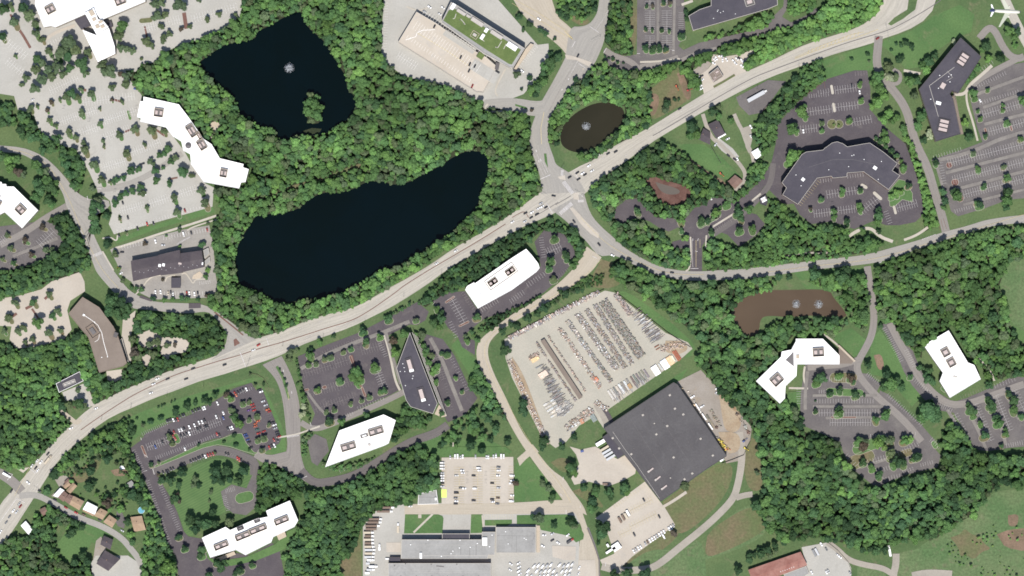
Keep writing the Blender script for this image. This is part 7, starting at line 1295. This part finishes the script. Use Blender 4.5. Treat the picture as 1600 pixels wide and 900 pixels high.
# ================================================================== AIRLINER
def airliner():
    ALT = 320.0; k = (H - ALT) / H; p0 = W((1572, 17.8)) * k
    t = thing('airliner', 'white airliner with dark blue tail flying over the top right corner', 'airliner', (p0.x, p0.y, ALT), R(-3)); b = MB(); n = 14; L = 46 * S * k
    prof = [(-.5, .3, .9), (-.47, .7, .7), (-.36, 1.5, .25), (-.22, 1.95, 0), (.30, 1.95, 0), (.40, 1.75, -.05), (.46, 1.2, -.2), (.49, .6, -.35), (.5, .12, -.4)]; rings = [[(x * L, r * math.cos(6.2832 * i / n), dz + r * math.sin(6.2832 * i / n)) for i in range(n)] for x, r, dz in prof]
    for a, c in zip(rings, rings[1:]):
        for i in range(n): b.face([a[i], c[i], c[(i + 1) % n], a[(i + 1) % n]])
    b.face(rings[0]); b.face(rings[-1][::-1]); b.build('fuselage', 'plane_cream', t)
    def wing(name, pr, z, th, mat, tipz=0):
        b = MB(); r0, r1, t1, t0 = [Vector(v) for v in pr]; zs = (z, z, z + tipz, z + tipz); up = [(v.x, v.y, zz + th * (1 if i < 2 else .4)) for i, (v, zz) in enumerate(zip((r0, r1, t1, t0), zs))]; dn = [(v.x, v.y, zz - th * .5) for v, zz in zip((r0, r1, t1, t0), zs)]
        b.face(up); b.face(dn[::-1]); 
        for i in range(4): j = (i + 1) % 4; b.face([up[i], dn[i], dn[j], up[j]])
        return b.build(name, mat, t)
    for s in (-1, 1):
        wing('wing', [(-1.0, s * 1.5), (5.0, s * 1.5), (-5.6, s * 17.2), (-7.4, s * 17.2)] if s < 0 else [(5.0, s * 1.5), (-1.0, s * 1.5), (-7.4, s * 17.2), (-5.6, s * 17.2)], -.7, .35, 'plane_wing', 1.2)
        wing('tailplane', [(-15.2, s * .5), (-12.6, s * .5), (-15.6, s * 6.6), (-17.0, s * 6.6)] if s < 0 else [(-12.6, s * .5), (-15.2, s * .5), (-17.0, s * 6.6), (-15.6, s * 6.6)], .6, .2, 'unit_white', .5)
        b = MB(); b.tube((-.2, s * 5.4, -1.9), (4.2, s * 5.4, -1.9), .85, 12, 1.0); b.build('engine', 'plane_cream', t)
    b = MB()
    for y in (-.16, .16): b.face([(-16.6, y, 1.2), (-11.0, y, 1.2), (-15.0, y * .6, 6.6), (-17.4, y * .6, 6.6)][::1 if y > 0 else -1])
    b.face([(-11.0, -.16, 1.2), (-11.0, .16, 1.2), (-15.0, .1, 6.6), (-15.0, -.1, 6.6)]); b.face([(-15.0, -.1, 6.6), (-15.0, .1, 6.6), (-17.4, .1, 6.6), (-17.4, -.1, 6.6)]); b.build('tail_fin', 'dark_blue', t); b = MB(); b.box(15.1, 0, .55, .9, 1.6, .35); b.build('cockpit_window', 'glass', t)
    b = MB(); b.box(-15.0, 0, .85, 5.0, 2.6, .8); b.build('tail_livery', 'dark_blue', t)
plain('dark_blue', (.02, .035, .12)); airliner()
# ---- the small goods of the yard that nobody could pick apart: one mesh, real boxes and pipes, coloured piece by piece
def goods_mat():
    m, t, b = nodes('small_goods'); a = t.nodes.new('ShaderNodeAttribute'); a.attribute_name = 'tone'
    t.links.new(a.outputs['Color'], b.inputs['Base Color']); b.inputs['Roughness'].default_value = .8
goods_mat()
GB = MB(); GT = []
def bit(x, y, ang, sx, sy, sz, col, z=.5):
    v = W((x, y)); n0 = len(GB.v); GB.box(v.x, v.y, z, sx, sy, sz, R(-ang)); k = random.uniform(.65, 1.3); h = random.uniform(-.1, .1)
    GT.extend([(min(.85, col[0] * k * (1 + h)), min(.85, col[1] * k), min(.85, col[2] * k * (1 - h)), 1)] * (len(GB.v) - n0))
def goods_row(t0, t1, wd, cols, dens, ang=None, sz=(.6, 2.2), L=(.6, 2.2)):
    a, b = Vector(t0), Vector(t1); d = b - a; n = int(d.length * wd * dens); an = math.degrees(math.atan2(d.y, d.x)) if ang is None else ang; d.normalize(); nn = Vector((-d.y, d.x)); D = (b - a).length
    for i in range(n):
        p = a + d * random.uniform(0, D) + nn * random.uniform(-wd / 2, wd / 2); bit(p.x, p.y, an + random.choice((0, 0, 90)) + random.uniform(-8, 8), random.uniform(*L), random.uniform(.4, 1.1), random.uniform(*sz), random.choice(cols))
def pipe_field(quad, ang, cols, step=.9, L=9):
    pp = pts(quad); m = np.zeros((GH, GW), bool); fill(m, pp); x0, x1 = min(p[0] for p in pp), max(p[0] for p in pp); y0, y1 = min(p[1] for p in pp), max(p[1] for p in pp); c = Vector(((x0 + x1) / 2, (y0 + y1) / 2)); u = Vector((math.cos(R(ang)), math.sin(R(ang)))); v = Vector((-u.y, u.x)); D = (x1 - x0 + y1 - y0) / 2
    k = -D
    while k < D:
        s = -D + random.uniform(0, L)
        while s < D:
            l = L * random.uniform(.7, 1.1); p = c + u * (s + l / 2) + v * k
            e0, e1 = p - u * l * .45, p + u * l * .45
            if all(m[min(GH - 1, max(0, int(e.y + MY))), min(GW - 1, max(0, int(e.x + MX)))] for e in (e0, e1)) and random.random() < .93: bit(p.x, p.y, ang + random.uniform(-1, 1), l * S * .96, random.uniform(.25, .5), random.uniform(.3, 1.5), random.choice(cols))
            s += l
        k += step * random.uniform(.8, 1.2)
MIXG = [GREY, GRN, BRN, GREY, PUR, (.45, .43, .42)]
goods_row((942, 470), (1002, 558), 15, [GRN, GRN, GREY, BRN, PUR], .62, None, (.8, 2.6), (.8, 2.6)); goods_row((929, 476), (988, 569), 8, MIXG, .6); goods_row((916, 484), (977, 575), 8, MIXG + [BRN], .55); goods_row((902, 491), (963, 577), 9.5, MIXG + [WHT], .6); goods_row((886, 501), (955, 597), 7.5, MIXG, .5); goods_row((874, 513), (937, 604), 7, [GREY, PNK, BRN, WHT], .35)
goods_row((856, 525), (915, 612), 2.5, [PNK, BRN, GREY], .4); goods_row((837, 534), (900, 627), 3, [BRN, GREY, PUR], .6); goods_row((962, 459), (985, 492), 9, [PUR, PNK, GREY], .5); goods_row((955, 561), (966, 577), 8, MIXG, .5); goods_row((794, 529), (936, 456), 6, [PNK, PUR, WHT, PUR, GREY], .5, 62, (.6, 2), (1.5, 4)); goods_row((795, 562), (856, 694), 8, [PNK, WHT, BRN, PNK], .3)
goods_row((884, 670), (926, 640), 11, [PNK, WHT, BRN, GREY], .3, 58); goods_row((1030, 546), (1072, 538), 9, [PNK, BRN, (.5, .42, .36)], .3); goods_row((826, 560), (842, 553), 6, [BRN, PNK], .5); goods_row((925, 588), (938, 606), 6, [BRN, PNK, (.5, .2, .12)], .5); goods_row((930, 628), (950, 640), 8, [PNK, BRN, WHT], .35)
goods_row((1110, 640), (1126, 668), 5, [BRN, (.25, .24, .18)], .3, 60); goods_row((1140, 625), (1172, 680), 5, [BRN, GREY, (.2, .13, .1)], .18); goods_row((1120, 683), (1138, 705), 6, [(.55, .42, .06), BRN, GREY], .35); goods_row((1075, 610), (1100, 655), 2, [WHT, BRN], .25)
pipe_field('842,573 853,566 868,590 856,598', -30, [GREY, PUR, GREY], .9, 8); pipe_field('845,592 862,582 874,600 888,625 870,637 858,622', -30, [GREY, (.19, .185, .17), PUR, (.42, .42, .42)], .85, 9); pipe_field('862,640 888,622 898,635 880,652 870,652', -32, [(.40, .39, .37), (.32, .31, .30), WHT], .9, 5)
pipe_field('966,466 990,482 1040,520 1036,530 1014,538 1000,515 985,492', -31, [(.40, .385, .38), (.46, .45, .445), PUR, WHT, GREY], 1.0, 9); pipe_field('950,616 980,593 988,603 990,612 965,632 955,630', 57, [(.40, .39, .38), (.44, .43, .42), WHT, GREY, PUR], 1.0, 9); pipe_field('984,594 1004,580 1016,594 1010,600 996,608', 57, [GREY, PUR, (.40, .40, .40), GREY], .9, 9)
gm_ = GB.mesh('stored_goods', 'small_goods'); at_ = gm_.color_attributes.new('tone', 'FLOAT_COLOR', 'POINT'); at_.data.foreach_set('color', np.array(GT, 'f').ravel()); o = link('stored_goods', gm_); o['kind'] = 'stuff'; o['label'] = 'small stored goods and pipes between the yard stacks'; o['category'] = 'goods'
